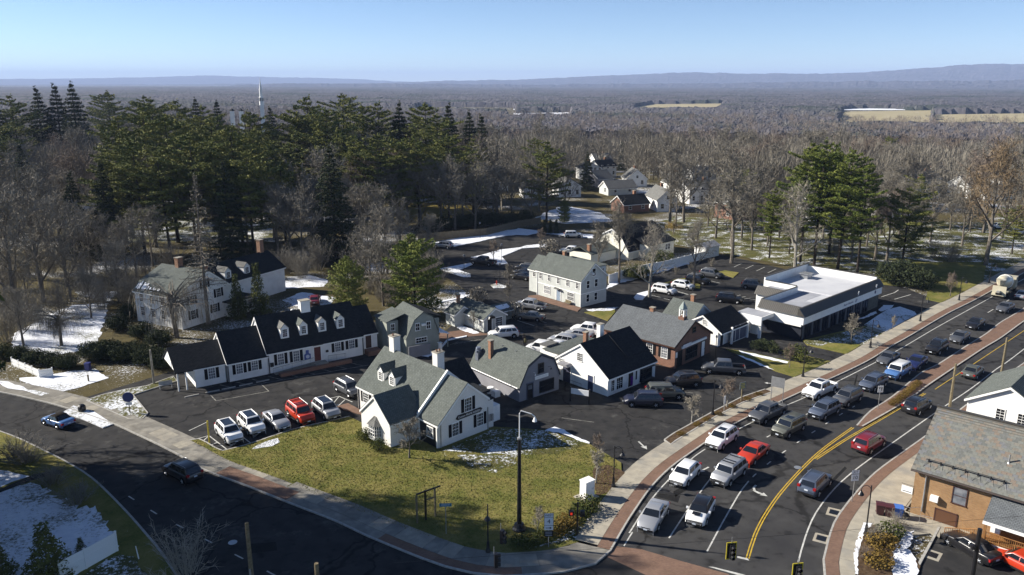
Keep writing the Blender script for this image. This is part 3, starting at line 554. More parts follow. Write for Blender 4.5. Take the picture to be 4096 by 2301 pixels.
# bay lines of the lots
def line(w, a, b, wd, m, z=.011): mark('bay_line', [g(w, *a), g(w, *b)], wd, m, lot, z=z)
for a, b in (((680, 1298), (1225, 1200)), ((620, 1235), (680, 1298)), ((1145, 1125), (1225, 1200)), ((600, 1215), (2250, 930))): line('C', a, b, .12, PAINTF)
for i in range(9):
    x = 870+i*165; y = 1168-i*29; line('C', (x, y), (x-150, y-35), .1, PAINTF)
for a, b in (((1740, 1302), (1945, 1250)), ((1945, 1250), (2085, 1310)), ((1740, 1302), (1810, 1330)), ((1810, 1310), (1860, 1275)), ((1880, 1335), (1945, 1255)), ((1940, 1350), (2010, 1285))): line('C', a, b, .12, PAINTW)
for a, b in (((1230, 550), (1420, 498)), ((1420, 498), (1560, 605)), ((1380, 535), (1420, 500)), ((1440, 560), (1475, 545)), ((1640, 500), (1720, 560)), ((1285, 465), (1410, 405))): line('B', a, b, .12, PAINTW)
for a, b in (((1080, 985), (1255, 1040)), ((1300, 985), (1380, 1010)), ((820, 1145), (1140, 1115)), ((1010, 1090), (1140, 1115))): line('E', a, b, .1, PAINTW)
for i in range(6): line('H', (115+i*145, 220+i*25), (220+i*145, 172+i*25), .12, PAINTW)
for i in range(5): line('H', (120+i*65, 600+i*15), (200+i*65, 580+i*20), .12, PAINTW)
for a, b in (((0, 560), (240, 680)), ((1380, 1270), (1670, 1350))): line('X', a, b, .12, PAINTW)
for a, b in (((1360, 1250), (1690, 1350)), ((1020, 1360), (1350, 1447)), ((1910, 1060), (2260, 1145))): line('X', a, b, .12, PAINTW)
for a, b in (((505, 1345), (840, 1390)), ((1660, 1065), (1860, 1090)), ((1690, 1150), (1860, 1165))): line('F', a, b, .1, PAINTF)
for a, b in (((2010, 605), (2180, 550)), ((2180, 550), (2230, 515)), ((2180, 635), (2390, 575))): line('H', a, b, .15, PAINTW)
for i in range(6): line('U', (1400+i*90, 1080-i*15), (1560+i*90, 1020-i*10), .1, PAINTF)
# ---------------------------------------------------------------- building kit
FX = lambda a, c, z: (a, c, z)      # ridge along local x
FY = lambda a, c, z: (c, a, z)      # ridge along local y
def shell(parent, prof, a0, a1, fn, wall_m, roof_m, ov=.25, gov=.2, th=.14, z0=0.0, trim=TRIM, name='wall'):
    "walls under a roof profile [(c, z), ...] (eave .. ridge .. eave), extruded from a0 to a1"
    base = [(prof[0][0], z0)] + list(prof) + [(prof[-1][0], z0)]
    w = obj(name, MB().extrude(base, a0, a1, fn), wall_m, parent)
    rf = MB(); n = len(prof); P = [Vector(q) for q in prof]
    d0 = (P[0]-P[1]).normalized()*ov; d1 = (P[-1]-P[-2]).normalized()*ov
    Q = [P[0]+d0] + P[1:-1] + [P[-1]+d1]
    up = Vector((0, th+.03)); lo = Vector((0, .03))
    for i in range(n-1):
        a, b = Q[i], Q[i+1]
        rf.extrude([tuple(a+lo), tuple(b+lo), tuple(b+up), tuple(a+up)], a0-gov, a1+gov, fn)
    roof = obj('roof', rf, roof_m, parent)
    if trim:
        tr = MB()
        for e0, e1 in ((a0-gov-.03, a0-gov+.02), (a1+gov-.02, a1+gov+.03)):
            for i in range(n-1):
                a, b = Q[i], Q[i+1]; dn = Vector((0, -.17)); tr.extrude([tuple(a+dn), tuple(b+dn), tuple(b+lo+Vector((0, .05))), tuple(a+lo+Vector((0, .05)))], e0, e1, fn)
        for q in (Q[0], Q[-1]): tr.extrude([(q[0]-.05, q[1]-.14), (q[0]+.05, q[1]-.14), (q[0]+.05, q[1]+.028), (q[0]-.05, q[1]+.028)], a0-gov+.03, a1+gov-.03, fn)
        obj('roof_trim', tr, trim, parent)
    return w, roof
WCACHE = {}
def win_meshes(w, h, nx, ny):
    k = (round(w, 2), round(h, 2), nx, ny)
    if k not in WCACHE:
        f = .07; fr = MB(); fr.box(-w/2-f, w/2+f, -.05, .03, h, h+f+.03).box(-w/2-f-.03, w/2+f+.03, -.09, .03, -f, 0).box(-w/2-f, -w/2, -.05, .03, 0, h).box(w/2, w/2+f, -.05, .03, 0, h).box(-w/2, w/2, -.03, .03, h/2-.025, h/2+.025)
        mu = MB()
        for i in range(1, nx): x = -w/2+w*i/nx; mu.box(x-.014, x+.014, -.022, .01, 0, h)
        for j in range(1, ny):
            z = h*j/ny
            if abs(z-h/2) > .05: mu.box(-w/2, w/2, -.021, .009, z-.014, z+.014)
        pa = MB().box(-w/2, w/2, -.008, .02, 0, h)
        WCACHE[k] = (fr.mesh('window', uv=False), mu.mesh('muntins', uv=False) if mu.f else None, pa.mesh('pane', uv=False))
    return WCACHE[k]
ROT = {'front': 0, 'left': -math.pi/2, 'right': math.pi/2, 'back': math.pi}
def window(parent, side, x, y, z, w=.8, h=1.4, nx=3, ny=4, shutters=None, deep=True, glass=GLASS, frame=TRIM, out=.012):
    d = {'front': (0, -out), 'left': (-out, 0), 'right': (out, 0), 'back': (0, out)}[side]
    fr, mu, pa = win_meshes(w, h, nx, ny); rz = ROT[side] if isinstance(side, str) else side; L_ = (x+d[0], y+d[1], z)
    f = obj('window', fr, frame, parent, L_, rz)
    if deep:
        obj('pane', pa, glass, f)
        if mu: obj('muntins', mu, frame, f)
    else:
        obj('pane', pa, glass, parent, L_, rz)
        if mu: obj('muntins', mu, frame, parent, L_, rz)
    if shutters:
        for s in (-1, 1):
            k = ('sh', round(h, 2))
            if k not in WCACHE:
                mb = MB().box(-.20, .20, -.035, 0, 0, h+.04)
                for i in range(int(h/.14)): mb.box(-.15, .15, -.05, -.035, .06+i*.14, .12+i*.14)
                WCACHE[k] = mb.mesh('shutter', uv=False)
            c, s_ = math.cos(rz), math.sin(rz); off = s*(w/2+.31); obj('shutter', WCACHE[k], shutters, parent, (L_[0]+c*off, L_[1]+s_*off, z), rz)
    return f
def door(parent, side, x, y, z, w=.95, h=2.1, m=DKDOOR, frame=TRIM, lights=0):
    rz = ROT[side]; d = {'front': (0, -.012), 'left': (-.012, 0), 'right': (.012, 0), 'back': (0, .012)}[side]
    fr = MB().box(-w/2-.12, -w/2, -.06, .02, 0, h).box(w/2, w/2+.12, -.06, .02, 0, h).box(-w/2-.14, w/2+.14, -.07, .02, h, h+.14)
    f = obj('door_frame', fr, frame, parent, (x+d[0], y+d[1], z), rz, uv=False)
    mb = MB().box(-w/2, w/2, -.02, .02, .01, h)
    for i in range(2):
        for j in range(3): mb.box(-w/2+.1+i*w/2, -.08+i*w/2, -.035, -.02, .15+j*.62, .62+j*.62)
    dd = obj('door', mb, m, f, uv=False)
    obj('door_handle', MB().box(w/2-.13, w/2-.07, -.07, -.02, .95, 1.08), CHROME, f, uv=False)
    if lights: obj('pane', MB().box(-w/2+.15, w/2-.15, -.045, -.036, 1.25, h-.2), GLASSL, f, uv=False)
    return f
def chimney(parent, x, y, z0, z1, w, d, m, cap=CONC2, pots=0, name='chimney'):
    mb = MB().box(x-w/2, x+w/2, y-d/2, y+d/2, z0, z1-.16).box(x-w/2-.05, x+w/2+.05, y-d/2-.05, y+d/2+.05, z1-.16, z1-.02)
    c = obj(name, mb, m, parent)
    obj('cap', MB().box(x-w/2-.08, x+w/2+.08, y-d/2-.08, y+d/2+.08, z1-.02, z1+.05), cap, c)
    for i in range(pots): obj('chimney_pot', MB().lathe([(.12, 0), (.13, .05), (.10, .12), (.11, .26), (.08, .26), (.07, .1)], 8, (x-.2+.4*i, y, z1+.05)), CBRICK, c)
    return c
def dormer(parent, x, y, z, w, h, d, rise, roof_m, side='front', wall_m=WHITEP, nx=3, ny=4):
    "gabled dormer whose face stands at (x, y), sill height z"
    rz = ROT[side]; o = bpy.data.objects.new('dormer', None); o.location = (x, y, z); o.rotation_euler = (0, 0, rz); link(o, parent)
    dm = MB(); prof = [(-w/2, h), (0, h+rise), (w/2, h)]
    w_ = obj('dormer_wall', MB().extrude([(-w/2, -.6), *prof, (w/2, -.6)], 0, d, FY), wall_m, o)
    rf = MB(); P = [Vector(q) for q in prof]; d0 = (P[0]-P[1]).normalized()*.12; d1 = (P[2]-P[1]).normalized()*.12; Q = [P[0]+d0, P[1], P[2]+d1]
    for i in range(2): rf.extrude([(Q[i][0], Q[i][1]+.02), (Q[i+1][0], Q[i+1][1]+.02), (Q[i+1][0], Q[i+1][1]+.1), (Q[i][0], Q[i][1]+.1)], -.12, d, FY)
    obj('dormer_roof', rf, roof_m, o)
    window(o, 'front', 0, 0, .18, w*.52, h-.3, nx, ny, deep=False)
    return o
def bld(name, label, xy, az, cat='house', z=0.0): return thing(name, label, cat, (xy[0], xy[1], z), R(az))
def downspout(parent, x, y, z, m=BLACK): return obj('downspout', MB().box(x-.05, x+.05, y-.1, y, 0, z), m, parent)
def rail(parent, pts, z0, h, m, name='railing', gap=.16, r=.02):
    mb = MB()
    for (a, za), (b, zb) in zip(pts, pts[1:]):
        A, B = Vector((*a, za+z0)), Vector((*b, zb+z0)); L_ = (B-A).length
        mb.tube([A+Vector((0, 0, h)), B+Vector((0, 0, h))], [r, r], 4).tube([A+Vector((0, 0, .12)), B+Vector((0, 0, .12))], [r*.7, r*.7], 4)
        k = max(1, int(L_/gap))
        for i in range(k+1): q = A+(B-A)*i/k; mb.tube([q, q+Vector((0, 0, h))], [r*(.8 if i % 8 == 0 else .4)]*2, 4, cap=False)
    return obj(name, mb, m, parent, uv=False)

# ---- long white building with four dormers
b = bld('long_white_building', 'long low white clapboard building with four white dormers and black shutters', (-37.0, 97.5), 34.6, 'building')
def gab(y0, y1, ze, zr, r_=None): return [(y0, ze), ((y0+y1)/2 if r_ is None else r_, zr), (y1, ze)]
shell(b, gab(.3, 7.3, 2.55, 4.75), -4.0, -.22, FX, WHITE, SH_D, ov=.15)
pr = MB(); obj('porch_roof', MB().box(-6.3, -4.2, .3, .42, 2.35, 2.5), TRIM, b)
rf = MB()
for q in ([(.1, 2.42), (3.8, 4.78), (3.8, 4.92), (.1, 2.56)], [(3.8, 4.78), (7.4, 2.42), (7.4, 2.56), (3.8, 4.92)]): rf.extrude(q, -6.4, -4.2, FX)
obj('porch_roof', rf, SH_D, b)
for x in (-6.1, -5.1): obj('porch_post', MB().box(x-.08, x+.08, .3, .46, 0, 2.4), TRIM, b)
obj('gable_panel', MB().extrude([(.2, 2.5), (3.8, 4.74), (7.3, 2.5)], -6.25, -6.15, FX), WHITE, b)
shell(b, gab(0, 7.6, 2.6, 5.75), 0, 5.2, FX, WHITE, SH_D, gov=.12)
shell(b, gab(.05, 8.2, 2.95, 6.95), 5.25, 19.0, FX, WHITE, SH_D, gov=.12)
shell(b, gab(.35, 7.2, 3.0, 6.15), 19.2, 21.4, FX, WHITE, SH_D, gov=.1)
for x, z in ((-1.95, .85), (1.5, .9), (3.5, .95)): window(b, 'front', x, .3 if x < 0 else 0, z, .8, 1.45, 3, 4, SHUT, glass=GLASSL)
for x, z in ((7.05, 1.0), (9.2, 1.0), (15.2, 1.25), (17.3, 1.3)): window(b, 'front', x, .05, z, .8, 1.5, 3, 4, SHUT, glass=GLASSL)
door(b, 'front', 12.2, .05, .45, .95, 2.05, DKDOOR); door(b, 'front', 20.0, .35, .75, .9, 2.05, mat('brown_door', (.05, .022, .018), rough=.5))
obj('doorstep', MB().box(11.4, 13.2, -1.4, .0, 0, .44), CONC, b); obj('doorstep', MB().box(19.3, 21.3, -1.1, .3, 0, .72), DBRICK, b)
for i, x in enumerate((8.2, 10.85, 13.55, 16.25)): dormer(b, x, 1.15, 4.25, 1.15, 1.35, 2.6, .62, SH_P if i % 2 == 0 else SH_G)
chimney(b, 12.2, 4.1, 6.2, 8.3, 1.35, 1.0, WHITEP); chimney(b, 13.6, 6.2, 5.0, 7.4, .55, .55, CBRICK)
obj('vent_cap', MB().lathe([(.25, 0), (.25, .2), (.1, .32)], 8, (10.6, 4.6, 6.8)), TRIM, b)
sg = obj('shop_sign', MB().extrude([(10.3, 1.0), (11.2, 1.0), (11.2, 1.7), (10.95, 1.85), (10.95, 2.3), (10.55, 2.3), (10.55, 1.85), (10.3, 1.7)], -.06, .04, lambda a, c, z: (c, a, z)), mat('sign_blue', (.07, .11, .32), rough=.5), b)
obj('sign_emblem', MB().lathe([(.26, 0), (.26, .02)], 14).add([], []), mat('sign_pale', (.55, .58, .66), rough=.5), sg, (10.75, -.065, 1.4)).rotation_euler = (R(90), 0, 0)
obj('mailbox', MB().box(13.4, 13.75, -.15, .03, 1.5, 1.8), BLACK, b); obj('wall_box', MB().box(5.55, 6.0, -.12, .03, .95, 1.5), BLACK, b)
obj('ramp', MB().add([(5.9, -.9, .02), (11.4, -.9, .44), (11.4, .0, .44), (5.9, .0, .02), (5.9, -.9, 0), (11.4, -.9, 0), (11.4, 0, 0), (5.9, 0, 0)], [(0, 1, 2, 3), (0, 1, 5, 4), (1, 2, 6, 5), (2, 3, 7, 6), (3, 0, 4, 7)]), CONC2, b)
rail(b, [((5.6, -.95), .05), ((11.3, -.95), .44)], 0, .95, BLACK); rail(b, [((13.2, -1.3), .44), ((16.0, -.8), .1)], 0, .95, BLACK)
obj('planter_wall', MB().box(6.2, 16.3, -2.2, -2.0, 0, .5).box(6.2, 16.3, -2.0, -1.2, 0, .35), DBRICK, b)
for x in (.05, 5.4, 19.0): downspout(b, x, 0 if x < 1 else .02, 2.6)
obj('roof_brackets', MB().box(11.5, 12.9, -.35, .0, 2.82, 2.9), BLACK, b)
for x in (-6, -3.5, -1.5, .7, 2.9): obj('parking_bumper', MB().box(x, x+1.7, -2.3, -2.15, 0, .12), KERB, b)

# ---- white corner house with the framing shop sign
b = bld('white_corner_house', 'white painted house with grey green roof and black shop sign beside the front lawn', (-7.8, 77.9), 43.7)
mainp = [(0, 2.72), (4.12, 6.35), (7.15, 3.85)]
shell(b, mainp, 0, 3.3, FY, WBRICK, SH_G, gov=.06, ov=.18)
p2 = [(-.05, 2.95), (4.12, 6.75), (7.4, 3.9)]
shell(b, p2, 3.55, 15.4, FY, WBRICK, SH_G, gov=.1, ov=.22)
obj('parapet', MB().extrude([(-.2, 2.6), (-.2, 3.12), (4.12, 7.02), (7.5, 4.05), (7.5, 3.5), (4.12, 6.4)], 3.32, 3.53, FY), WHITEP, b)
obj('side_lean_to', MB().box(7.17, 8.15, .3, 5.5, 0, 3.4), WBRICK, b); obj('lean_to_roof', MB().box(7.1, 8.3, .2, 5.6, 3.4, 3.52), SH_D, b)
obj('rear_wing', MB().box(7.4, 11.4, 6.5, 12.5, 0, 2.6), WHITE, b)
shell(b, gab(6.5, 12.4, 2.65, 5.1), 6.2, 11.4, FX, WHITE, SH_D, name='rear_wing_wall')
obj('flat_bay', MB().box(7.42, 9.2, 2.0, 5.0, 3.42, 3.7), SH_D, b)
obj('fence_box', MB().box(8.16, 10.0, 1.2, 3.6, 0, 1.9), WHITEP, b)
window(b, 'front', 4.15, 0, 3.2, .95, 1.5, 4, 4, SHUT); window(b, 'front', 2.3, 0, .88, .85, 1.42, 4, 4, SHUT); window(b, 'front', 5.85, 0, .95, .85, 1.42, 4, 4, SHUT)
for x in (.25, 7.0): downspout(b, x, 0, 2.8, STEEL)
for x in (7.35, 7.8): obj('meter_box', MB().box(x-.16, x+.16, .05, .3, .9, 1.7), STEEL, b)
sgn = obj('shop_sign', MB().extrude([(2.35, 2.75), (2.6, 2.58), (5.85, 2.62), (6.15, 2.95), (5.9, 3.12), (2.65, 3.1)], -.1, -.02, lambda a, c, z: (c, a, z)), BLACK, b)
text('Custom FRAME DESIGN', .31, TRIM, sgn, (4.25, -.108, 2.84), (R(90), 0, 0))
window(b, 'left', -.05, 13.6, 1.2, 1.1, 1.25, 4, 4, SHUT)
# entrance under the front roof; the flat black panel paints the recess's shade
obj('recess_shade_panel', MB().box(-.12, -.02, .3, 3.1, .05, 2.45), BLACK, b)
for y in (.18, 3.2): obj('corner_post', MB().box(-.16, .0, y-.08, y+.08, 0, 2.65), TRIM, b)
window(b, 'left', -.12, 1.3, 1.05, 1.0, 1.1, 2, 2, glass=GLASSL)
# cross wing with the bay window
shell(b, gab(3.7, 9.2, 2.75, 5.15), -3.6, .9, FX, WBRICK, SH_G, gov=.12, ov=.15)
bay = MB(); bp = [(-3.6, 5.45), (-4.2, 5.8), (-4.2, 7.0), (-3.6, 7.35)]
obj('bay_window', MB().prism(bp, .35, .75), WHITEP, b); obj('bay_glass', MB().prism([(-3.6, 5.51), (-4.14, 5.85), (-4.14, 6.95), (-3.6, 7.29)], .75, 2.0), GLASSL, b)
mu = MB()
for q0, q1 in zip(bp, bp[1:]):
    for t in (0, .33, .66, 1): x, y = q0[0]+(q1[0]-q0[0])*t, q0[1]+(q1[1]-q0[1])*t; mu.box(x-.025, x+.025, y-.025, y+.025, .75, 2.0)
    for z in (.78, 1.15, 1.55, 1.97): mu.tube([(*q0, z), (*q1, z)], [.022]*2, 4)
obj('bay_muntins', mu, TRIM, b)
obj('bay_roof', MB().add([(-4.32, 5.7, 2.02), (-4.32, 7.1, 2.02), (-3.6, 7.45, 2.02), (-3.6, 5.35, 2.02), (-3.82, 6.2, 2.45), (-3.82, 6.6, 2.45), (-3.6, 6.65, 2.85), (-3.6, 6.15, 2.85)], [(0, 1, 5, 4), (1, 2, 6, 5), (3, 0, 4, 7), (4, 5, 6, 7), (0, 3, 2, 1)]), SH_P, b)
for y in (12.15, 9.9): dormer(b, 1.15, y, 4.05, 1.25, 1.25, 2.2, .75, SH_G, 'left')
chimney(b, 4.3, 13.6, 6.3, 8.6, .95, .95, WBRICK, pots=1); chimney(b, 4.6, 5.6, 6.0, 8.5, 1.0, .9, WBRICK, pots=2)
downspout(b, -.1, 15.2, 2.8)

# ---- grey gambrel shop
b = bld('grey_gambrel_shop', 'slate grey gambrel roofed shop with tall brick chimney and white sign board', (1.0, 90.9), 39.6, 'shop')
shell(b, [(-.1, 2.0), (1.2, 4.35), (3.36, 5.4), (5.55, 4.35), (6.45, 2.4)], 0, 10.0, FY, GSLATE, SH_G, gov=.12, ov=.3, trim=mat('dark_trim', (.05, .055, .07), rough=.6))
window(b, 'front', 4.35, 0, .4, 2.3, 1.4, 1, 1, frame=BLACK); window(b, 'front', 3.35, 0, 3.05, .85, 1.15, 1, 2, frame=BLACK)
door(b, 'front', 1.55, 0, .02, .95, 2.0, BLACK, mat('slate_trim', (.12, .13, .17), rough=.6), 1)
s_ = obj('shop_sign', MB().box(2.35, 4.55, -.1, -.02, 2.3, 2.72), TRIM, b)
for i in range(2): obj('sign_line', MB().box(2.55, 4.35, -.105, -.101, 2.42+i*.13, 2.45+i*.13), mat('faded_print', (.35, .36, .40), rough=.7), s_)
obj('sign_lamp', MB().tube([(4.6, 0, 3.5), (4.6, -.4, 3.7), (4.65, -.5, 3.5)], [.02]*3, 5).lathe([(.03, 0), (.13, -.18)], 8, (4.65, -.5, 3.5)), BLACK, b)
obj('sign_lamp', MB().tube([(2.1, 0, 3.3), (2.1, -.3, 3.4), (2.1, -.4, 3.2)], [.02]*3, 5).lathe([(.03, 0), (.1, -.14)], 8, (2.1, -.4, 3.2)), TRIM, b)
chimney(b, .9, 6.9, 2.4, 6.0, .5, .5, CBRICK)
vt = obj('kitchen_vent', MB().box(.25, .85, 8.8, 9.4, 2.5, 3.9).lathe([(.38, 3.9), (.42, 3.95), (.42, 4.2), (.3, 4.25), (.3, 4.35), (.36, 4.4), (.3, 4.6)], 10, (.55, 9.1, 0)), mat('sheet_metal', (.24, .27, .33), (.16, .18, .22), 3, .4, metal=.5), b)
for y in (6.3, 3.6): obj('roof_vent', MB().cyl(2.3, y, 4.6, 5.25, .06, n=6), STEEL, b)
obj('ac_unit', MB().lathe([(.45, 0), (.45, .75), (.4, .8)], 12, (-1.0, 4.6, 0)), TRIM, b); obj('ac_unit', MB().box(-1.6, -.8, 2.9, 3.7, 0, .8), TRIM, b)
obj('gutter', MB().tube([(-.42, 0, 1.85), (-.42, 10, 1.85)], [.06]*2, 6), TRIM, b)

# ---- white shop with the big dark roof
b = bld('white_dark_roofed_shop', 'white clapboard shop with steep black shingle roof and purple door banner', (11.9, 92.6), 43.3, 'shop')
pr = [(0, 2.45), (4.59, 5.75), (9.2, 2.65)]
shell(b, pr, 0, 9.7, FX, WHITE, SH_D, gov=.12, ov=.3); obj('roof_step', MB().extrude([(1.2, 3.5), (4.59, 5.95), (8.0, 3.65), (8.0, 3.75), (4.59, 6.1), (1.2, 3.62)], 5.2, 9.84, FX), SH_D, b)
window(b, 'left', 0, 4.72, 3.5, .8, 1.0, 3, 4); window(b, 'left', 0, 7.9, 2.5, .7, .45, 4, 1)
door(b, 'left', 0, 2.8, .02, .9, 2.0, mat('navy_door', (.03, .04, .09), rough=.5)); door(b, 'left', 0, 6.9, .02, 1.3, 2.3, mat('slate_door', (.05, .055, .09), rough=.5))
obj('side_canopy', MB().extrude([(5.9, 2.45), (7.9, 2.45), (7.6, 2.75), (6.2, 2.75)], -1.0, 0, FX), GSLATE, b)
rail(b, [((-.9, 3.6), 0), ((-.9, 5.6), 0)], 0, .9, BLACK)
window(b, 'front', 2.3, 0, .45, 1.2, 1.5, 3, 3); window(b, 'front', .95, 0, .5, .6, 1.4, 2, 3)
window(b, 'front', 7.7, 0, .35, 2.4, 1.6, 4, 2, frame=BLACK)
obj('bay_sill', MB().box(6.4, 9.05, -.45, 0, .2, .35), BLACK, b); obj('bay_canopy', MB().box(6.4, 9.05, -.5, 0, 1.98, 2.08), BLACK, b)
door(b, 'front', 4.5, 0, .15, 1.0, 2.0, BLACK); obj('banner', MB().box(4.35, 4.75, -.2, -.16, .35, 1.55), mat('purple_cloth', (.11, .02, .22), rough=.8), b)
obj('shutter', MB().box(5.55, 5.8, -.05, 0, .8, 2.1), BLACK, b)
sb = obj('shop_board', MB().box(-.75, -.7, 8.0, 8.9, .5, 2.3), TRIM, b)
for i in range(3): obj('sign_line', MB().box(-.756, -.751, 8.15, 8.75, 1.0+i*.4, 1.06+i*.4), mat('faded_print', (.35, .36, .40)), sb)
chimney(b, 1.6, 5.2, 5.0, 6.9, .5, .5, CBRICK); chimney(b, 4.9, 5.6, 5.2, 7.2, .75, .6, WHITEP)
obj('rear_ell', MB().box(1.5, 9.5, 9.25, 12.5, 0, 2.75), WHITE, b); obj('rear_ell_roof', MB().box(1.3, 9.7, 9.2, 12.7, 2.76, 2.9), SH_G, b)
obj('rear_ell', MB().box(2.0, 4.0, 12.52, 13.8, 0, 3.0), WHITE, b); obj('rear_ell_roof', MB().box(1.9, 4.1, 12.4, 13.9, 3.01, 3.15), SH_P, b)

# ---- brick shop with the cupola
b = bld('brick_cupola_shop', 'low brown brick shop with grey shingle roof and little white bell cupola', (22.2, 102.5), 46.3, 'shop')
shell(b, [(0, 3.3), (4.6, 5.75), (9.3, 3.1)], 0, 12.0, FY, DBRICK, SH_B, gov=.15, ov=.4, trim=mat('brown_trim', (.07, .035, .025), rough=.6))
s_ = obj('shop_sign', MB().box(1.4, 7.8, -.28, -.06, 2.55, 2.85), TRIM, b); obj('sign_panel', MB().box(1.5, 3.6, -.3, -.285, 2.62, 3.1), mat('sign_white', (.65, .65, .68), rough=.5), b)
door(b, 'front', 1.15, 0, .02, 1.0, 2.2, BLACK, BLACK); window(b, 'front', 4.2, 0, .5, 3.0, 1.7, 5, 2, frame=mat('dark_brown', (.04, .03, .028), rough=.5)); door(b, 'front', 7.3, 0, .02, .9, 2.2, TRIM, BLACK)
window(b, 'front', 4.6, 0, 4.2, .8, .7, 1, 1, frame=BLACK)
window(b, 'left', 0, 1.7, 1.2, .9, 1.45, 3, 4, BLACK, glass=GLASSL); window(b, 'left', 0, 4.1, 1.2, .9, 1.45, 3, 4, BLACK)
window(b, 'left', 0, 8.5, 1.2, .9, 1.45, 3, 4, BLACK)
obj('wall_board', MB().box(.1, .55, -.06, -.01, 1.5, 2.3), TRIM, b)
cu = obj('cupola_base', MB().box(4.15, 5.05, 1.45, 2.35, 5.0, 6.15), DBRICK, b)
cp = MB()
for sx in (4.27, 4.93):
    for sy in (1.57, 2.23): cp.box(sx-.08, sx+.08, sy-.08, sy+.08, 6.15, 7.2)
cp.box(4.18, 5.02, 1.48, 2.32, 7.1, 7.28); obj('cupola_posts', cp, TRIM, cu)
obj('cupola_roof', MB().tube([(4.6, 1.9, 7.27), (4.6, 1.9, 7.36), (4.6, 1.9, 8.3)], [.66, .62, .03], 6), mat('copper_green', (.27, .31, .29), rough=.6), cu)
obj('finial', MB().cyl(4.6, 1.9, 8.25, 8.75, .03, .015, 5).lathe([(.01, 0), (.07, .06), (.01, .14)], 6, (4.6, 1.9, 8.5)), BLACK, cu)
obj('bell', MB().lathe([(.22, 6.5), (.17, 6.65), (.13, 6.9), (.03, 6.98)], 10, (4.6, 1.9, 0)), mat('bell_bronze', (.12, .08, .03), rough=.4, metal=.6), cu)
chimney(b, 4.7, 7.0, 5.2, 6.4, .6, .6, CBRICK)

# ---- small white office with the columned porch
b = bld('white_porch_office', 'small white office with black roof and square porch columns', (30.4, 111.8), 44.0, 'office')
shell(b, [(0, 2.65), (2.6, 4.3), (5.2, 2.85)], 0, 7.3, FX, WHITEP, SH_D, gov=.25, ov=.9)
window(b, 'left', 0, 2.4, 3.0, .6, .65, 4, 4); window(b, 'left', 0, 4.3, .9, .9, 1.0, 4, 2)
door(b, 'front', 1.0, 0, .02, .8, 2.0, BLACK)
for x in (2.7, 7.2): obj('porch_column', MB().box(x-.14, x+.14, -.85, -.57, 0, 2.62), TRIM, b)
obj('porch_glazing', MB().box(2.9, 7.1, -.6, -.55, .1, 2.5), mat('porch_glass', (.09, .10, .14), rough=.15), b)
for z in (.1, 2.0): obj('porch_bar', MB().box(2.9, 7.1, -.62, -.53, z, z+.08), TRIM, b)
for x in (3.9, 5.1): obj('porch_bar', MB().box(x-.04, x+.04, -.62, -.53, .1, 2.5), TRIM, b)
shell(b, [(-1.2, 2.7), (1.4, 4.6), (4.0, 2.7)], 5.3, 10.6, lambda a, c, z: (c+2.5, a, z), WHITEP, SH_G, ov=.3)
chimney(b, 5.3, 8.0, 4.0, 5.5, .6, .6, CBRICK)

# ---- bank
b = bld('flat_roofed_bank', 'modern flat roofed bank with white fascia band and dark metal parapet', (43.8, 114.4), 42.9, 'bank')
BW, BD = 27.6, 13.8
DKG = mat('dark_glazing', (.012, .015, .026), rough=.15)
obj('wall', MB().box(.4, 12, .4, 7.5, 0, 3.84).box(12.01, 23.6, .4, BD, 0, 3.84), mat('shade_blue_wall', (.022, .025, .034), rough=.6), b)  # shade below the fascia is put into this dark blue wall colour
obj('wall', MB().box(23.62, BW, .4, BD, 0, 3.84), mat('grey_stone', (.12, .115, .10), (.09, .085, .075), 2), b)
for i in range(24):
    x = .6+i*.95; obj('curtain_panel', MB().box(x, x+.5, .3, .39, .15, 2.55), DKG if i % 3 else mat('grey_panel', (.07, .075, .09), rough=.5), b)
obj('fascia', MB().box(-.1, BW, -.05, .3, 2.55, 3.85).box(-.1, .3, .3, 7.6, 2.2, 3.85), WHITEP, b)
obj('roof_deck', MB().box(.9, BW-.5, 1.0, 7.4, 3.86, 4.0).box(12.2, BW-.5, 7.41, BD-.4, 3.86, 4.0), FLATW, b)
obj('roof_step', MB().box(14.0, BW-.6, 1.1, BD-.5, 4.0, 4.12), FLATW, b); obj('roof_shade_panel', MB().box(1.1, 8.0, 1.2, 7.2, 4.0, 4.02).box(8.05, 13.6, 4.0, 7.2, 4.0, 4.02), FLAT, b)  # grey sheets paint the parapet's shade in the roof valley
pr_ = MB(); q = [(-.35, 3.85), (.65, 5.05), (.85, 5.05), (.85, 3.87), (-.3, 3.86)]
pr_.extrude(q, -.35, BW+.1, lambda a, c, z: (a, c, z)).extrude(q, .9, 7.6, lambda a, c, z: (c, a, z)); obj('metal_parapet', pr_, BRONZE, b)
obj('parapet', MB().box(.86, 12.0, 7.42, 7.62, 3.86, 5.0).box(12.01, 12.2, 7.63, BD-.31, 3.86, 5.1).box(12.2, BW, BD-.30, BD-.05, 3.86, 5.6).box(BW-.5, BW-.25, .9, BD-.31, 3.86, 5.35), WHITEP, b)
obj('parapet_cap', MB().box(.86, 12.0, 7.38, 7.68, 5.0, 5.08).box(11.95, 12.25, 7.69, BD-.36, 5.1, 5.18).box(12.1, BW+.1, BD-.36, BD+.03, 5.6, 5.7).box(BW-.57, BW-.18, .9, BD-.37, 5.35, 5.45), BRONZE, b)
sm = MB()
for i in range(21): sm.tube([(-.36, 1.1+i*.31, 3.9), (.62, 1.1+i*.31, 5.08)], [.03]*2, 4)
for i in range(90): sm.tube([(.2+i*.305, -.36, 3.9), (.2+i*.305, .62, 5.08)], [.02]*2, 4)
obj('roof_seam', sm, mat('seam_light', (.12, .112, .095), rough=.4), b)
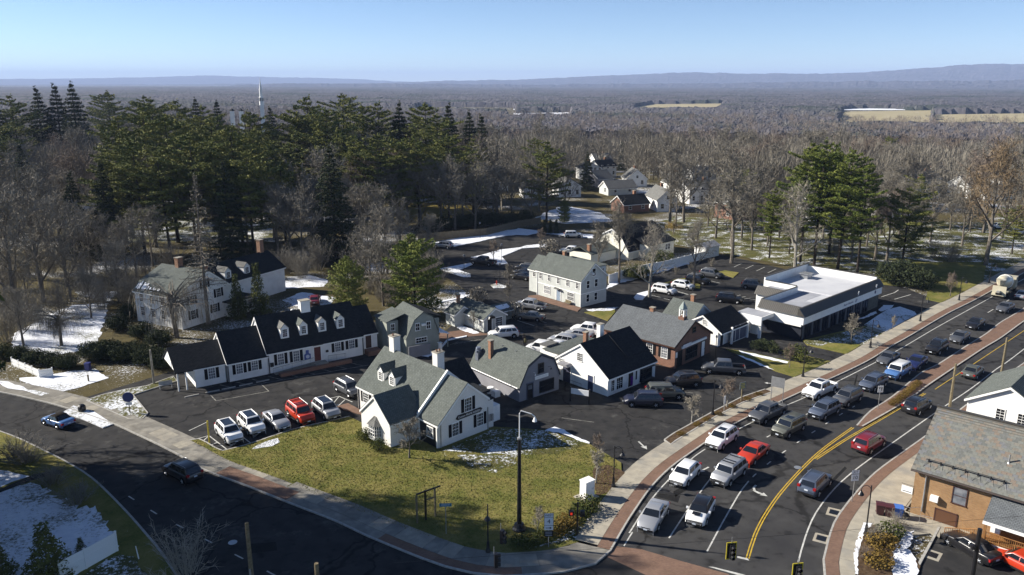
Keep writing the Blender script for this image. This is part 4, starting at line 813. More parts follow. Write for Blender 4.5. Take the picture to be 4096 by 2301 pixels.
# rear corner volume and the drive-through canopy
obj('wall', MB().box(7.6, 12.0, 7.64, 12.4, 0, 4.0), WHITEP, b)
obj('metal_parapet', MB().extrude([(7.2, 3.7), (8.2, 4.95), (8.5, 4.95), (8.5, 3.7)], 7.7, 12.6, lambda a, c, z: (c, a, z)), BRONZE, b); obj('roof_deck', MB().box(8.5, 12.0, 7.7, 12.3, 4.0, 4.3), FLAT, b)
sm = MB()
for i in range(16): sm.tube([(7.18, 7.85+i*.3, 3.72), (8.18, 7.85+i*.3, 4.97)], [.03]*2, 4)
obj('roof_seam', sm, MATS['seam_light'], b)
obj('rooftop_unit', MB().box(21.5, 23.2, 10.6, 12.0, 4.12, 4.9).box(21.3, 23.4, 10.4, 12.2, 4.9, 5.02), STEEL, b)
obj('canopy_roof', MB().box(-3.6, -.12, 4.9, 9.3, 3.2, 3.4), FLAT, b)
obj('canopy_fascia', MB().box(-3.74, -3.6, 4.8, 9.4, 2.1, 3.48).box(-3.6, -.12, 4.76, 4.88, 2.9, 3.48), WHITEP, b)
for y in (5.2, 9.0): obj('canopy_column', MB().box(-3.5, -3.1, y-.2, y+.2, 0, 3.2), WHITEP, b)
obj('teller_window', MB().box(-.14, -.1, 5.6, 6.8, .9, 1.9), DKG, b); obj('teller_booth', MB().box(-2.0, -1.2, 6.4, 7.6, 0, 1.7), TRIM, b)
tx = text('Bank of America', .5, mat('sign_navy', (.012, .016, .10), rough=.5), b, (14.9, -.06, 3.1), (R(90), 0, 0))
lg = MB()
for i in range(4): lg.add([(17.15+i*.12, -.06, 2.95+i*.13), (17.75+i*.12, -.06, 2.8+i*.13), (17.75+i*.12, -.06, 2.89+i*.13), (17.15+i*.12, -.06, 3.04+i*.13)], [(0, 1, 2, 3)])
obj('sign_logo', lg, MATS['sign_navy'], b, uv=False, fix=False)
obj('sign_logo', MB().tube([(24.9, -.07, 3.25), (24.9, -.06, 3.25)], [.3, .3], 12), MATS['sign_navy'], b)
for x in (17.4, 24.2):
    st = MB()
    for k in range(6): a = k*math.pi/3; st.tube([(x, -.42, 4.45), (x+.32*math.cos(a), -.42, 4.45+.42*math.sin(a))], [.06, .02], 4)
    obj('star_ornament', st, TRIM, b)

# ---- grey two-storey house
b = bld('grey_colonial_house', 'pale grey two storey clapboard house with grey blue door beside brick walk', (12.0, 133.1), 40.0)
W2 = 6.3
shell(b, [(0, 4.7), (3.15, 7.35), (W2, 4.9)], 0, 11.5, FY, GCOL, SH_G, gov=.2, ov=.3)
shell(b, [(.8, 4.3), (3.15, 6.45), (5.5, 4.5)], 11.7, 14.6, FY, GCOL, SH_G, gov=.2, ov=.3)
obj('belt_course', MB().box(-.05, 0, 0, 11.5, 2.3, 2.42).box(-.05, W2+.05, -.05, 0, 2.3, 2.42), TRIM, b)
for y in (1.0, 3.4, 5.8, 8.2, 10.5): window(b, 'left', 0, y, 3.2, .65, 1.15, 2, 4)
window(b, 'left', 0, 2.6, .75, 1.6, 1.35, 6, 5); window(b, 'left', 0, 8.7, .75, 1.6, 1.35, 6, 5, glass=GLASSL); door(b, 'left', 0, 5.7, .05, 1.0, 2.0, BLDOOR)
window(b, 'left', .8, 13.2, 3.0, .7, 1.2, 2, 4)
for x in (1.6, 3.6): window(b, 'front', x, 0, 3.2, .7, 1.3, 1, 2); window(b, 'front', x, 0, .75, .7, 1.3, 1, 2)
window(b, 'front', 3.0, 0, 5.2, .8, 1.3, 1, 2); obj('air_conditioner', MB().box(2.3, 2.75, -.45, 0, 5.5, 5.8), TRIM, b)
obj('door_hood', MB().box(-.6, 0, 5.0, 6.4, 2.2, 2.28).box(-.55, -.5, 5.15, 6.25, 2.28, 2.55), SH_P, b)
obj('shed_dormer', MB().box(4.4, W2+.1, .3, 9, 5.0, 6.6), GCOL, b); obj('shed_dormer_roof', MB().box(3.6, W2+.4, .1, 9.2, 6.6, 6.72), SH_G, b); window(b, 'front', 5.6, .3, 5.6, .5, .5, 1, 1)
for y in (.1, 11.4): obj('downspout', MB().box(-.1, 0, y-.05, y+.05, 0, 4.6), TRIM, b)
chimney(b, 5.0, 9.5, 5.5, 7.8, .6, .6, CBRICK)
obj('bench', MB().box(-.9, -.45, 2.0, 3.4, .38, .44).box(-.5, -.45, 2.0, 3.4, .44, .85), WOODP, b)
# ---- small grey-green gambrel house
b = bld('grey_green_cottage', 'small grey green gambrel cottage with shed dormer behind the corner house', (-14.8, 108.4), 33.0)
shell(b, [(-.4, 2.4), (.9, 4.9), (2.4, 5.9), (4.0, 5.0), (4.9, 2.3)], 0, 6.5, FY, GSIDE, SH_G, gov=.15, ov=.2, trim=None)
obj('shed_dormer', MB().box(3.6, 5.2, .5, 6.0, 2.6, 4.6), GSIDE, b); obj('shed_dormer_roof', MB().extrude([(2.3, 5.85), (5.5, 4.75), (5.5, 4.87), (2.3, 6.02)], .3, 6.3, FY), SH_D, b)
for x in (1.45, 3.2): window(b, 'front', x, 0, 3.4, .6, 1.0, 2, 2)
obj('air_conditioner', MB().box(2.05, 2.65, -.3, 0, 4.0, 4.3), TRIM, b); window(b, 'front', 2.0, 0, 1.5, 1.7, .7, 4, 1)
for y in (1.2, 1.9, 4.4, 5.1): window(b, 'right', 5.2, y, 3.4, .5, .95, 2, 2)
obj('side_porch_roof', MB().extrude([(4.8, 2.5), (6.6, 2.0), (6.6, 2.1), (4.8, 2.62)], -.1, 6.5, FY), SNOW, b)
for y in (.1, 3.0, 6.2): obj('porch_post', MB().box(6.3, 6.42, y-.06, y+.06, 0, 2.0), GSIDE, b)
obj('side_wing', MB().box(-2.2, -.42, 2.5, 6.5, 0, 4.6), GSIDE, b); obj('side_wing_roof', MB().extrude([(-2.4, 4.5), (.6, 5.4), (.6, 5.5), (-2.4, 4.62)], 2.3, 6.7, FY), SH_G, b); window(b, 'front', -1.3, 2.5, 3.2, .55, .95, 2, 2)
obj('board_fence', MB().box(-.8, 2.6, -1.6, -1.5, 0, 1.7), GSLATE, b); obj('white_post_lantern', MB().box(4.2, 4.6, -1.4, -1.0, 0, 1.3).box(4.1, 4.7, -1.5, -.9, 1.3, 1.36), TRIM, b)
# ---- cottage with a tree in front
b = bld('little_grey_cottage', 'little pale grey single storey cottage with one brick chimney in the inner lot', (-4.4, 118.9), 38.7)
shell(b, [(0, 2.1), (2.2, 3.5), (4.4, 2.2)], 0, 8.0, FY, GCOL, SH_G, gov=.2, ov=.25)
shell(b, [(-1.9, 2.0), (-.2, 3.1), (1.5, 2.0)], 5.2, 7.8, FY, GCOL, SH_G, ov=.2)
window(b, 'front', 2.95, 0, .5, 1.35, 1.4, 5, 4); door(b, 'front', 1.1, 0, .05, .85, 2.0, BLACK); obj('door_canopy', MB().extrude([(.5, 2.15), (1.8, 2.15), (1.6, 2.5), (.7, 2.5)], -.7, 0, FY), BLACK, b)
window(b, 'left', 0, .9, .8, .5, 1.0, 2, 2); chimney(b, .2, 7.2, 2.3, 4.6, .45, .45, CBRICK)
rail(b, [((1.8, -.6), 0), ((2.6, -.6), 0)], 0, .8, TRIM)
# ---- kiosk with snow on it
b = bld('snowy_shed', 'small open shed with snow lying on its grey roof', (-2.2, 126.6), 40, 'shed')
shell(b, [(-1.5, 1.7), (0, 2.4), (1.5, 1.7)], -1.6, 1.6, FX, GSIDE, SH_G, ov=.3); obj('roof_snow', MB().extrude([(-1.45, 1.93), (-.5, 2.38), (-.5, 2.42), (-1.45, 1.98)], -1.2, 1.3, FX), SNOW, b)
# ---- white barn with long roof
b = bld('white_gambrel_barn', 'large white gambrel ended barn with long dark roof beyond the white fence', (25.4, 171.0), 45.0, 'barn')
shell(b, [(-.2, 2.0), (1.8, 5.0), (4.4, 6.4), (7.2, 5.0), (9.2, 2.4)], 0, 15, FX, CREAM, SH_D, gov=.2, ov=.3)
obj('wing', MB().box(4, 14, -2.6, -.3, 0, 3.0), CREAM, b); obj('wing_roof', MB().extrude([(-2.9, 2.9), (.6, 4.2), (.6, 4.35), (-2.9, 3.05)], 3.6, 14.4, FX), SH_D, b)
for x in (5.5, 6.6, 11, 12): window(b, 'front', x, -2.6, 1.2, .8, 1.2, 2, 3)
window(b, 'left', 0, 5.0, 5.4, .7, .5, 1, 1)
obj('front_shed', MB().box(-9, -.3, 3, 9, 0, 2.2), CREAM, b); obj('front_shed_roof', MB().extrude([(2.6, 2.1), (6, 3.4), (9.4, 2.1), (9.4, 2.25), (6, 3.55), (2.6, 2.25)], -9.3, -.22, FX), SH_G, b); chimney(b, -8.4, 4.0, 2.5, 4.2, .7, .7, CBRICK)
# ---- big white house on the left with its dark wing
b = bld('white_gambrel_residence', 'large white house with patchy snow on its grey roof behind drooping bare tree', (-52.1, 120.3), 62.0)
shell(b, [(-.1, 5.2), (1.2, 6.4), (5.8, 8.3), (10.9, 4.5)], 0, 10.6, FY, WHITE, SH_G, gov=.2, ov=.3)
rs_b = MB(); rgb = random.Random(3)
for k in range(26):
    y_ = rgb.uniform(4.6, 10.3); t0 = rgb.uniform(0, .25); t1 = min(1, t0+rgb.uniform(.25, .8)*(1 if y_ > 7 else .5)); w_ = rgb.uniform(.08, .3); f = lambda t: (-.2+1.25*t, 5.45+1.12*t)
    rs_b.extrude([f(t0), f(t1), (f(t1)[0], f(t1)[1]+.05), (f(t0)[0], f(t0)[1]+.05)], y_, min(10.6, y_+w_), FY)
obj('roof_snow', rs_b, SNOW, b)
for x, z in ((2.2, 1.2), (6.6, 1.2), (2.2, 3.6), (7.6, 3.6), (5.0, 5.7)): window(b, 'front', x, 0, z, .9, 1.4, 3, 4, SHUT)
for y in (1.5, 4, 6.5, 9): window(b, 'left', -.1, y, 1.2, .9, 1.4, 3, 4); window(b, 'left', -.1, y, 3.5, .9, 1.3, 3, 4)
chimney(b, 5.8, 6.6, 7.6, 9.9, 1.0, .8, CBRICK); chimney(b, 6.4, 1.4, 7.4, 8.9, .8, .7, CBRICK)
obj('sun_porch', MB().box(8.5, 14, -1.5, 2.8, 0, 2.4), WHITE, b); obj('sun_porch_roof', MB().box(8.2, 14.3, -1.8, 3.0, 2.41, 2.6), SH_D, b)
for x in (9.2, 10.4, 11.6, 12.8): window(b, 'front', x, -1.5, .5, .8, 1.6, 3, 4)
shell(b, [(3.0, 4.6), (7.0, 7.2), (11.0, 4.6)], 11.0, 26.0, FX, WHITE, SH_D, gov=.2, ov=.3, name='wing_wall')
for x in (13.2, 17.5): dormer(b, x, 3.6, 5.0, 1.4, 1.3, 2.4, .7, SH_P)
chimney(b, 24.5, 7.2, 6.8, 9.6, .9, .9, CBRICK)
# ---- orange brick building with the slate roof (bottom right)
b = bld('brick_slate_building', 'orange brick building with mottled slate tile roof and snow guards at lower right', (36.2, 64.9), -42.0, 'building')
EZ, RZ, RY = 4.6, 8.3, 6.2
obj('wall', MB().extrude([(0, 0), (0, EZ), (RY, RZ), (2*RY, EZ), (2*RY, 0)], 0, 16, FX), YBRICK, b)
ln = math.hypot(RY+.35, (RZ-EZ)*(RY+.35)/RY); ang = math.atan2(RZ-EZ, RY)
obj('roof_deck', MB().extrude([(-.35, EZ-.22), (RY, RZ+.02), (2*RY+.35, EZ-.22), (2*RY+.35, EZ-.1), (RY, RZ+.14), (-.35, EZ-.1)], -.3, 16.3, FX), mat('slate_underlay', (.10, .095, .085), rough=.9), b)
SLT = [mat('slate_%d' % i, c, tuple(q*.8 for q in c), 5, .75) for i, c in enumerate([(.18, .185, .168), (.155, .16, .152), (.20, .19, .165), (.20, .165, .135), (.165, .17, .175), (.14, .145, .137), (.19, .175, .148)])]
slate_me = MB().box(-.205, .205, -.005, .40, 0, .022).mesh('slate', uv=False); slate_me.materials.append(SLT[0])
rows = int(ln/.30); cnt = 0; rest = [MB() for _ in SLT]
cs, sn_ = math.cos(ang), math.sin(ang); z0s = EZ-.22-(-.35)*0
rsl = random.Random(9)
for r_ in range(rows):
    for k in range(39):
        x = -.1 + k*.42 + (.21 if r_ % 2 else 0); t = r_*.30; y = -.35 + t*cs; z = EZ-.10 + .012 + t*sn_; mi = rsl.randrange(len(SLT)) if rsl.random() < .85 else 0
        if cnt < 300 and x < 7.6 and r_ < 18:
            o = obj('slate', slate_me, SLT[mi], b, (x, y, z)); o.rotation_euler = (ang-R(1.5), rsl.uniform(-.02, .02), 0); cnt += 1
        else:
            dz = .022; a0, a1 = x-.205, x+.205; tx_, ty_ = .40*cs, .40*sn_
            rest[mi].add([(a0, y, z+dz), (a1, y, z+dz), (a1, y+tx_, z+ty_+.010), (a0, y+tx_, z+ty_+.010), (a0, y, z), (a1, y, z)], [(0, 1, 2, 3), (0, 4, 5, 1)])
for mb, m in zip(rest, SLT):
    o = obj('slates', mb, m, b, uv=False); o['kind'] = 'stuff'
obj('ridge_cap', MB().box(-.35, 16.35, RY-.14, RY+.14, RZ+.12, RZ+.26), BRONZE, b)
sg_ = MB(); gy = 1.15*cs-.35; gz = EZ-.08+1.15*sn_
for k in range(7):
    x = .8+k*.98; sg_.box(x-.05, x+.05, gy-.05, gy+.05, gz, gz+.32); sg_.tube([(x-.3, gy-.55, gz-.32), (x, gy, gz+.18), (x+.3, gy-.55, gz-.32)], [.015]*3, 4); 
sg_.tube([(.6, gy, gz+.2), (6.9, gy, gz+.2)], [.035]*2, 5).tube([(.6, gy, gz+.3), (6.9, gy, gz+.3)], [.025]*2, 5)
obj('snow_guard', sg_, BLACK, b)
obj('gutter', MB().tube([(-.3, -.42, EZ-.2), (16.2, -.42, EZ-.2)], [.08]*2, 6), mat('brown_gutter', (.05, .035, .03), rough=.5), b)
obj('vent_pipe', MB().cyl(6.5, 2.6, 6.2, 7.0, .07, n=8).lathe([(.2, 6.15), (.09, 6.3)], 8, (6.5, 2.6, 0)), STEEL, b)
window(b, 'front', 3.7, 0, 2.35, 1.05, 1.5, 1, 2, frame=mat('brown_frame', (.06, .025, .02), rough=.5), glass=GLASSL)
gd = obj('low_door', MB().box(2.05, 3.7, -.04, .02, .05, 1.25), mat('brown_metal_door', (.10, .045, .022), rough=.5), b); obj('door_frame', MB().box(1.95, 2.05, -.06, .02, 0, 1.35).box(3.7, 3.8, -.06, .02, 0, 1.35).box(1.95, 3.8, -.06, .02, 1.25, 1.35), MATS['brown_frame'], b)
obj('ac_box', MB().box(1.5, 2.15, -.4, 0, 2.0, 2.5), TRIM, b); obj('downspout', MB().tube([(.95, -.4, EZ-.25), (.95, -.1, EZ-.6), (.95, -.1, .6)], [.07]*3, 6), STEEL, b)
shs = obj('hanging_sign', MB().box(-.95, -.02, -.06, .0, 1.9, 2.55), TRIM, b); obj('sign_arrow', MB().box(-.85, -.12, -.066, -.061, 2.02, 2.08), BLACK, shs); obj('sign_bracket', MB().tube([(.05, -.03, 2.72), (-1.0, -.03, 2.72)], [.02]*2, 4), BLACK, b)
rail(b, [((1.2, -1.6), 0), ((2.2, -1.4), 0)], .05, .95, STEEL, gap=1.0)
rail(b, [((-2.2, -1.2), 0), ((.2, -1.0), 0), ((.9, -.2), 0)], .1, .95, STEEL, gap=1.2)
obj('concrete_landing', MB().box(-2.4, 5.2, -2.6, -.02, 0, .1), CONC, b); obj('concrete_landing', MB().prism([(-2.4, -2.6), (-1.2, -5.2), (.2, -5.4), (2.4, -2.62)], .0, .14), CONC2, b)
# timber porch
obj('porch_roof', MB().extrude([(-2.6, 2.75), (.0, 4.05), (.0, 4.17), (-2.6, 2.88)], 6.1, 15.8, FX), SH_B, b); obj('porch_fascia', MB().box(6.1, 15.8, -2.7, -2.62, 2.6, 2.86), TRIM, b)
obj('porch_wall', MB().box(6.6, 15.6, -1.2, -.02, 0, 2.9), WOOD, b)
for x in (6.3, 9.4, 12.6): obj('porch_post', MB().box(x-.09, x+.09, -2.5, -2.32, 0, 2.7), WOOD, b)
obj('deck', MB().box(6.1, 15.6, -2.6, -1.22, .85, .97), WOOD, b); obj('deck_edge', MB().box(6.1, 15.6, -2.66, -2.61, .78, 1.0), TRIM, b)
rail(b, [((6.3, -2.45), .97), ((15.4, -2.45), .97)], 0, .9, WOOD, gap=.14, r=.045); rail(b, [((3.4, -2.3), .0), ((6.2, -2.3), .97)], 0, .95, WOOD, gap=.14, r=.045)
st = MB()
for i in range(5): st.box(3.6+i*.5, 4.12+i*.5, -2.2, -1.2, 0, .18*(i+1))
obj('steps', st, WOOD, b); obj('unit', MB().box(6.6, 7.3, -1.9, -1.25, 1.7, 2.3), TRIM, b)
# ---- white house at the right edge
b = bld('white_street_house', 'white gabled house with teal grey roof at the right edge by the street', (49.3, 80.2), -45.0)
shell(b, [(0, 4.9), (3.8, 7.2), (7.6, 4.9)], 0, 10, FY, WHITE, SH_G, gov=.25, ov=.3)
for x, z in ((1.2, 1.6), (3.2, 3.4), (5.2, 3.4), (5.0, 1.2)): window(b, 'front', x, 0, z, .75, 1.2, 2, 4)
chimney(b, 3.9, 8.5, 6.5, 9.4, .8, .7, WHITEP)
obj('rear_wing', MB().box(7.7, 13, 3, 9, 0, 5), WHITE, b); window(b, 'front', 9, 3, 2.8, .8, 1.2, 2, 4)

# ---------------------------------------------------------------- houses back in the trees
def far_house(w, x, y, az, Lx, D_, ze, zr, wm, rm, label, name='white_house', wins=2, ch=True, gable_front=True, dorm=0, sc_=1.0, cat='house'):
    X, Y = g(w, x, y); b = bld(name, label, (X, Y), az, cat, terrain(X, Y))
    Lx, D_, ze, zr = Lx*sc_, D_*sc_, ze*sc_, zr*sc_
    if gable_front: shell(b, [(-Lx/2, ze), (0, zr), (Lx/2, ze)], 0, D_, FY, wm, rm, ov=.4, gov=.3, th=.2)
    else: shell(b, [(0, ze), (D_/2, zr), (D_, ze)], -Lx/2, Lx/2, FX, wm, rm, ov=.4, gov=.3, th=.2)
    st = 2 if ze > 4 else 1
    for k in range(wins):
        for f in range(st):
            xx = (k+.5)/wins*Lx-Lx/2; window(b, 'front', xx, 0, 1.0+f*2.7, .95, 1.4, 1, 2); 
    for f in range(st): window(b, 'left', -Lx/2, D_*.35, 1.0+f*2.7, .95, 1.4, 1, 2)
    if gable_front and zr-ze > 2: window(b, 'front', 0, 0, ze+.2, .8, 1.0, 1, 2)
    for k in range(dorm): dormer(b, (k+.5)/dorm*Lx*.7-Lx*.35, D_*.12, ze+.3, 1.3, 1.3, 2.5, .7, rm)
    if ch: chimney(b, Lx*.2 if not gable_front else .3, D_*.6, zr-1.2, zr+1.2, .8, .8, CBRICK)
    return b
far_house('P', 930, 905, 20, 9, 9, 5.6, 8.6, WHITE, SH_P, 'tall white house with two dormers and brown roof deep in the trees', wins=3, gable_front=False, dorm=2)
far_house('P', 825, 1035, 15, 8, 9, 4.6, 6.6, WHITE, SH_D, 'white hip porch house below the tall dormered house', wins=4)
far_house('P', 960, 990, 30, 9, 8, 4.6, 6.8, WHITE, SH_D, 'white house with dark roof joined beside the hip porch house', wins=3, gable_front=False)
far_house('P', 945, 1110, 35, 7.5, 9, 3.2, 5.8, GSLATE, SH_P, 'dark brown garage with broad grey roof among the back houses', name='dark_garage', wins=1, ch=False, gable_front=False, cat='garage')
far_house('P', 1220, 1105, 5, 7.6, 9, 3.0, 6.2, WHITE, SH_P, 'white gabled house with twin black windows behind leafless trunk', wins=2)
far_house('P', 1090, 1180, 20, 11, 7, 2.4, 4.6, GCOL, SH_P, 'low grey roofed bungalow beside round evergreen shrub', name='grey_bungalow', wins=2, ch=False, gable_front=False, cat='bungalow')
far_house('P', 1605, 1170, 8, 7.2, 10, 3.4, 6.8, WHITE, SH_P, 'white gabled house with shadowed porch front behind the willow', wins=2)
far_house('P', 1490, 1330, 8, 6.5, 12, 3.6, 6.6, WHITE, SH_P, 'white narrow gabled house behind the yellow weeping willow', wins=2)
far_house('P', 1830, 1250, 25, 13, 8, 4.4, 6.6, WHITE, SH_P, 'wide white house half hidden by bare trees left of tall pines', wins=4, gable_front=False)
far_house('P', 1840, 1020, 18, 13, 8, 3.4, 5.0, WHITE, SH_P, 'long white flat fronted house above the half hidden wide one', wins=4, gable_front=False, ch=False)
far_house('P', 1975, 710, 25, 9, 10, 4.8, 8.2, WHITE, SH_D, 'white gabled house with black roof high among the trees', wins=1)
far_house('P', 1850, 690, 15, 8, 10, 5.2, 8.6, WHITE, SH_D, 'white house with tall chimneys left of the black roofed gable', wins=2, gable_front=False)
far_house('P', 1920, 790, 25, 8, 6, 2.6, 4.6, WHITE, SH_D, 'small white outbuilding below the black roofed gable', name='white_outbuilding', wins=1, ch=False, gable_front=False, cat='outbuilding')
far_house('P', 300, 1210, 10, 7, 8, 3.0, 5.4, WHITE, SH_D, 'white porch house at the edge of the snow, left of the lot', wins=2)
far_house('P', 1215, 1335, 25, 9, 7, 2.6, 4.8, DBRICK, SH_D, 'low dark brick house beside the willow, near the white fence', name='dark_brick_house', wins=2, gable_front=False)
far_house('P', 160, 600, 20, 14, 10, 5, 8, WHITE, SH_P, 'distant white mansion with roof balustrade above round cedar', name='white_mansion', wins=3, sc_=1.1, gable_front=False, cat='mansion')
far_house('P', 2180, 1400, 30, 8, 8, 4.6, 7.4, DBRICK, SH_P, 'red brick house with white gable trim behind trunks near tall pines', name='brick_house', wins=2)
far_house('Q', 1355, 690, 12, 8.5, 8, 4.6, 6.8, TANS, SH_P, 'tan two storey house on the wooded rise at right', name='tan_house', wins=2, gable_front=False)
far_house('Q', 1275, 640, 20, 8, 8, 3.4, 5.8, GSLATE, SH_D, 'dark house with black roof beside the tan house', name='dark_house', wins=1, gable_front=False)
far_house('Q', 1215, 800, 15, 12, 8, 3.0, 5.2, WHITE, SH_P, 'pale blue roofed white house left of the big brown oak', wins=3, gable_front=False)
far_house('Q', 1205, 930, 15, 9, 8, 3.6, 5.8, WHITE, SH_P, 'white house with striped porch windows behind dark conifers at right', wins=4)
far_house('Q', 615, 600, 10, 8, 9, 4.6, 8.0, WHITE, SH_P, 'white gable peak right of the tall green pines', wins=1, ch=False)
far_house('Q', 850, 660, 15, 12, 8, 3.4, 5.6, WHITE, SH_P, 'low white house behind twiggy trees right of the pines', wins=3, gable_front=False)
far_house('Q', 1700, 930, 20, 14, 8, 2.8, 4.4, WHITE, SH_P, 'low white house behind the big oak at the right edge', wins=3, gable_front=False, ch=False)
far_house('O', 130, 1240, 5, 8, 9, 4.5, 8.0, WHITE, SH_P, 'white gabled house glimpsed between dark pine trunks', wins=2)
far_house('O', 360, 1260, 10, 14, 9, 4.0, 7.6, GSLATE, SH_P, 'grey roofed house behind the big dark spruce', name='grey_roofed_house', wins=3, gable_front=False)
far_house('O', 1370, 1190, 0, 3.2, 6, 5.5, 9.5, WHITE, SH_P, 'narrow white steep gable between maple trunks', name='narrow_white_gable', wins=0, ch=False, cat='house end')
far_house('O', 2150, 1010, 10, 7, 8, 3.4, 6.6, WHITE, SH_P, 'white gable among bare crowns above the maple row', wins=1, ch=False)
far_house('O', 1900, 1170, 20, 12, 8, 2.8, 5.0, WHITE, SH_P, 'long white house with snow edged roof behind the maple row', wins=3, gable_front=False)
far_house('O', 2200, 1150, 10, 8, 8, 3.0, 5.0, WHITE, SH_P, 'white garage at the end of the maple row', name='white_garage', wins=1, ch=False, gable_front=False, cat='garage')
far_house('N', 440, 1010, 15, 10, 8, 3.0, 5.5, GCOL, SNOW, 'snow roofed house in the gap of the left woods', name='snow_roofed_house', wins=2, gable_front=False, ch=False)
for i, (w, x, y, az_, L_, lb) in enumerate((('P', 2330, 900, 15, 9, 'white house glimpsed above the bank pines, left'), ('P', 1480, 640, 10, 9, 'pale house peak far above the dormered house'), ('Q', 980, 1060, 10, 10, 'white house low behind the bright pines'), ('Q', 1560, 880, 25, 12, 'long pale house left of the oak trunk'), ('Q', 1780, 800, 10, 10, 'brown roofed house at the right edge above the oak'), ('Q', 1080, 760, 12, 10, 'white house between bare crowns right of the pines'), ('P', 620, 1200, 12, 8, 'white house left of the dark garage'), ('Q', 520, 1080, 15, 9, 'small white shed low behind the bright pine trunks'), ('P', 2000, 960, 10, 9, 'white house left of the bright pines, half way up'))):
    far_house(w, x, y, az_, L_, 8, 3.6, 6.2, WHITE, SH_P, lb, wins=3, gable_front=(i % 2 == 0))
# church with the tall white spire
X, Y = g('N', 2333, 560); Y0 = 420.0; X = sight('N', 2333, 400)[0]/sight('N', 2333, 400)[1]*Y0; tz = terrain(X, Y0)
b = bld('white_church', 'white church with tall slender spire rising above the woods', (X, Y0), 15, 'church', tz)
zt = hgt('N', 2318, 130, Y0)-tz; zb = hgt('N', 2335, 345, Y0)-tz
obj('tower', MB().box(-1.0, 1.0, -1.0, 1.0, 0, zb-2), WHITEP, b); obj('belfry', MB().tube([(0, 0, zb-2), (0, 0, zb+2.0), (0, 0, zb+2.2), (0, 0, zb+5.6)], [1.15, 1.15, .75, .75], 8), WHITEP, b)
for k in range(8): a = k*math.pi/4; obj('belfry_arch', MB().box(-.2, .2, -.05, .05, zb+.0, zb+1.7), BLACK, b, (1.08*math.cos(a+.39), 1.08*math.sin(a+.39), 0), a+.39+math.pi/2)
obj('spire', MB().tube([(0, 0, zb+5.6), (0, 0, zb+7), (0, 0, zt-2), (0, 0, zt)], [.82, .55, .12, .04], 8), WHITEP, b)
obj('nave', MB().extrude([(-5, 0), (-5, 5), (0, 8), (5, 5), (5, 0)], 2.6, 24, FY), WHITE, b)
for x, y, lb in (('N', 2065, 'white cupola with dark cap left of the church spire'), ('N', 2145, 'small white belfry just left of the church spire')):
    yy = 430; X = sight(x, y, 430)[0]/sight(x, y, 430)[1]*yy; z1 = hgt(x, y, 412, yy); o = thing('distant_cupola', lb, 'cupola', (X, yy, terrain(X, yy)), .3); zz = z1-terrain(X, yy)
    obj('cupola_wall', MB().box(-1.1, 1.1, -1.1, 1.1, 0, zz-1.2), WHITEP, o); obj('cupola_roof', MB().tube([(0, 0, zz-1.2), (0, 0, zz)], [1.7, .2], 4), SH_D, o)
# ---------------------------------------------------------------- trees
def rvec(rg): 
    while True:
        v = Vector((rg.uniform(-1, 1), rg.uniform(-1, 1), rg.uniform(-1, 1)))
        if .05 < v.length < 1: return v.normalized()
class Twigs:
    "thin twigs and leaves as single slivers"
    def __init__(s): s.v = []; s.f = []
    def sliver(s, a, b, w, rg):
        d = (b-a); u = d.cross(rvec(rg)); u = u.normalized()*w if u.length > 1e-6 else Vector((w, 0, 0)); o = len(s.v)
        s.v += [tuple(a-u), tuple(a+u), tuple(b)]; s.f.append((o, o+1, o+2))
    def leaf(s, c, sz, rg, flat=1.0, wd=.6):
        a = rvec(rg); a.z *= flat; a = a.normalized()*sz; b = rvec(rg); b.z *= flat; b = b.normalized()*sz*wd; o = len(s.v)
        s.v += [tuple(c-a*.5), tuple(c+b), tuple(c+a*.5), tuple(c-b*.4)]; s.f.append((o, o+1, o+2, o+3))
    def mesh(s, name):
        me = bpy.data.meshes.new(name); me.from_pydata(s.v, [], s.f); me.update(); return me
def limb(mb, rg, p, d, L_, r, n, segs, up=.1, wob=.15, taper=.25):
    pts = [p.copy()]; rs_ = [r]; q = p.copy(); dd = d.normalized()
    for i in range(segs):
        dd = (dd + rvec(rg)*wob + Vector((0, 0, up))).normalized(); q = q + dd*L_/segs; pts.append(q.copy()); rs_.append(r*(1-(1-taper)*(i+1)/segs))
    mb.tube(pts, rs_, n, cap=False); return pts, rs_, dd
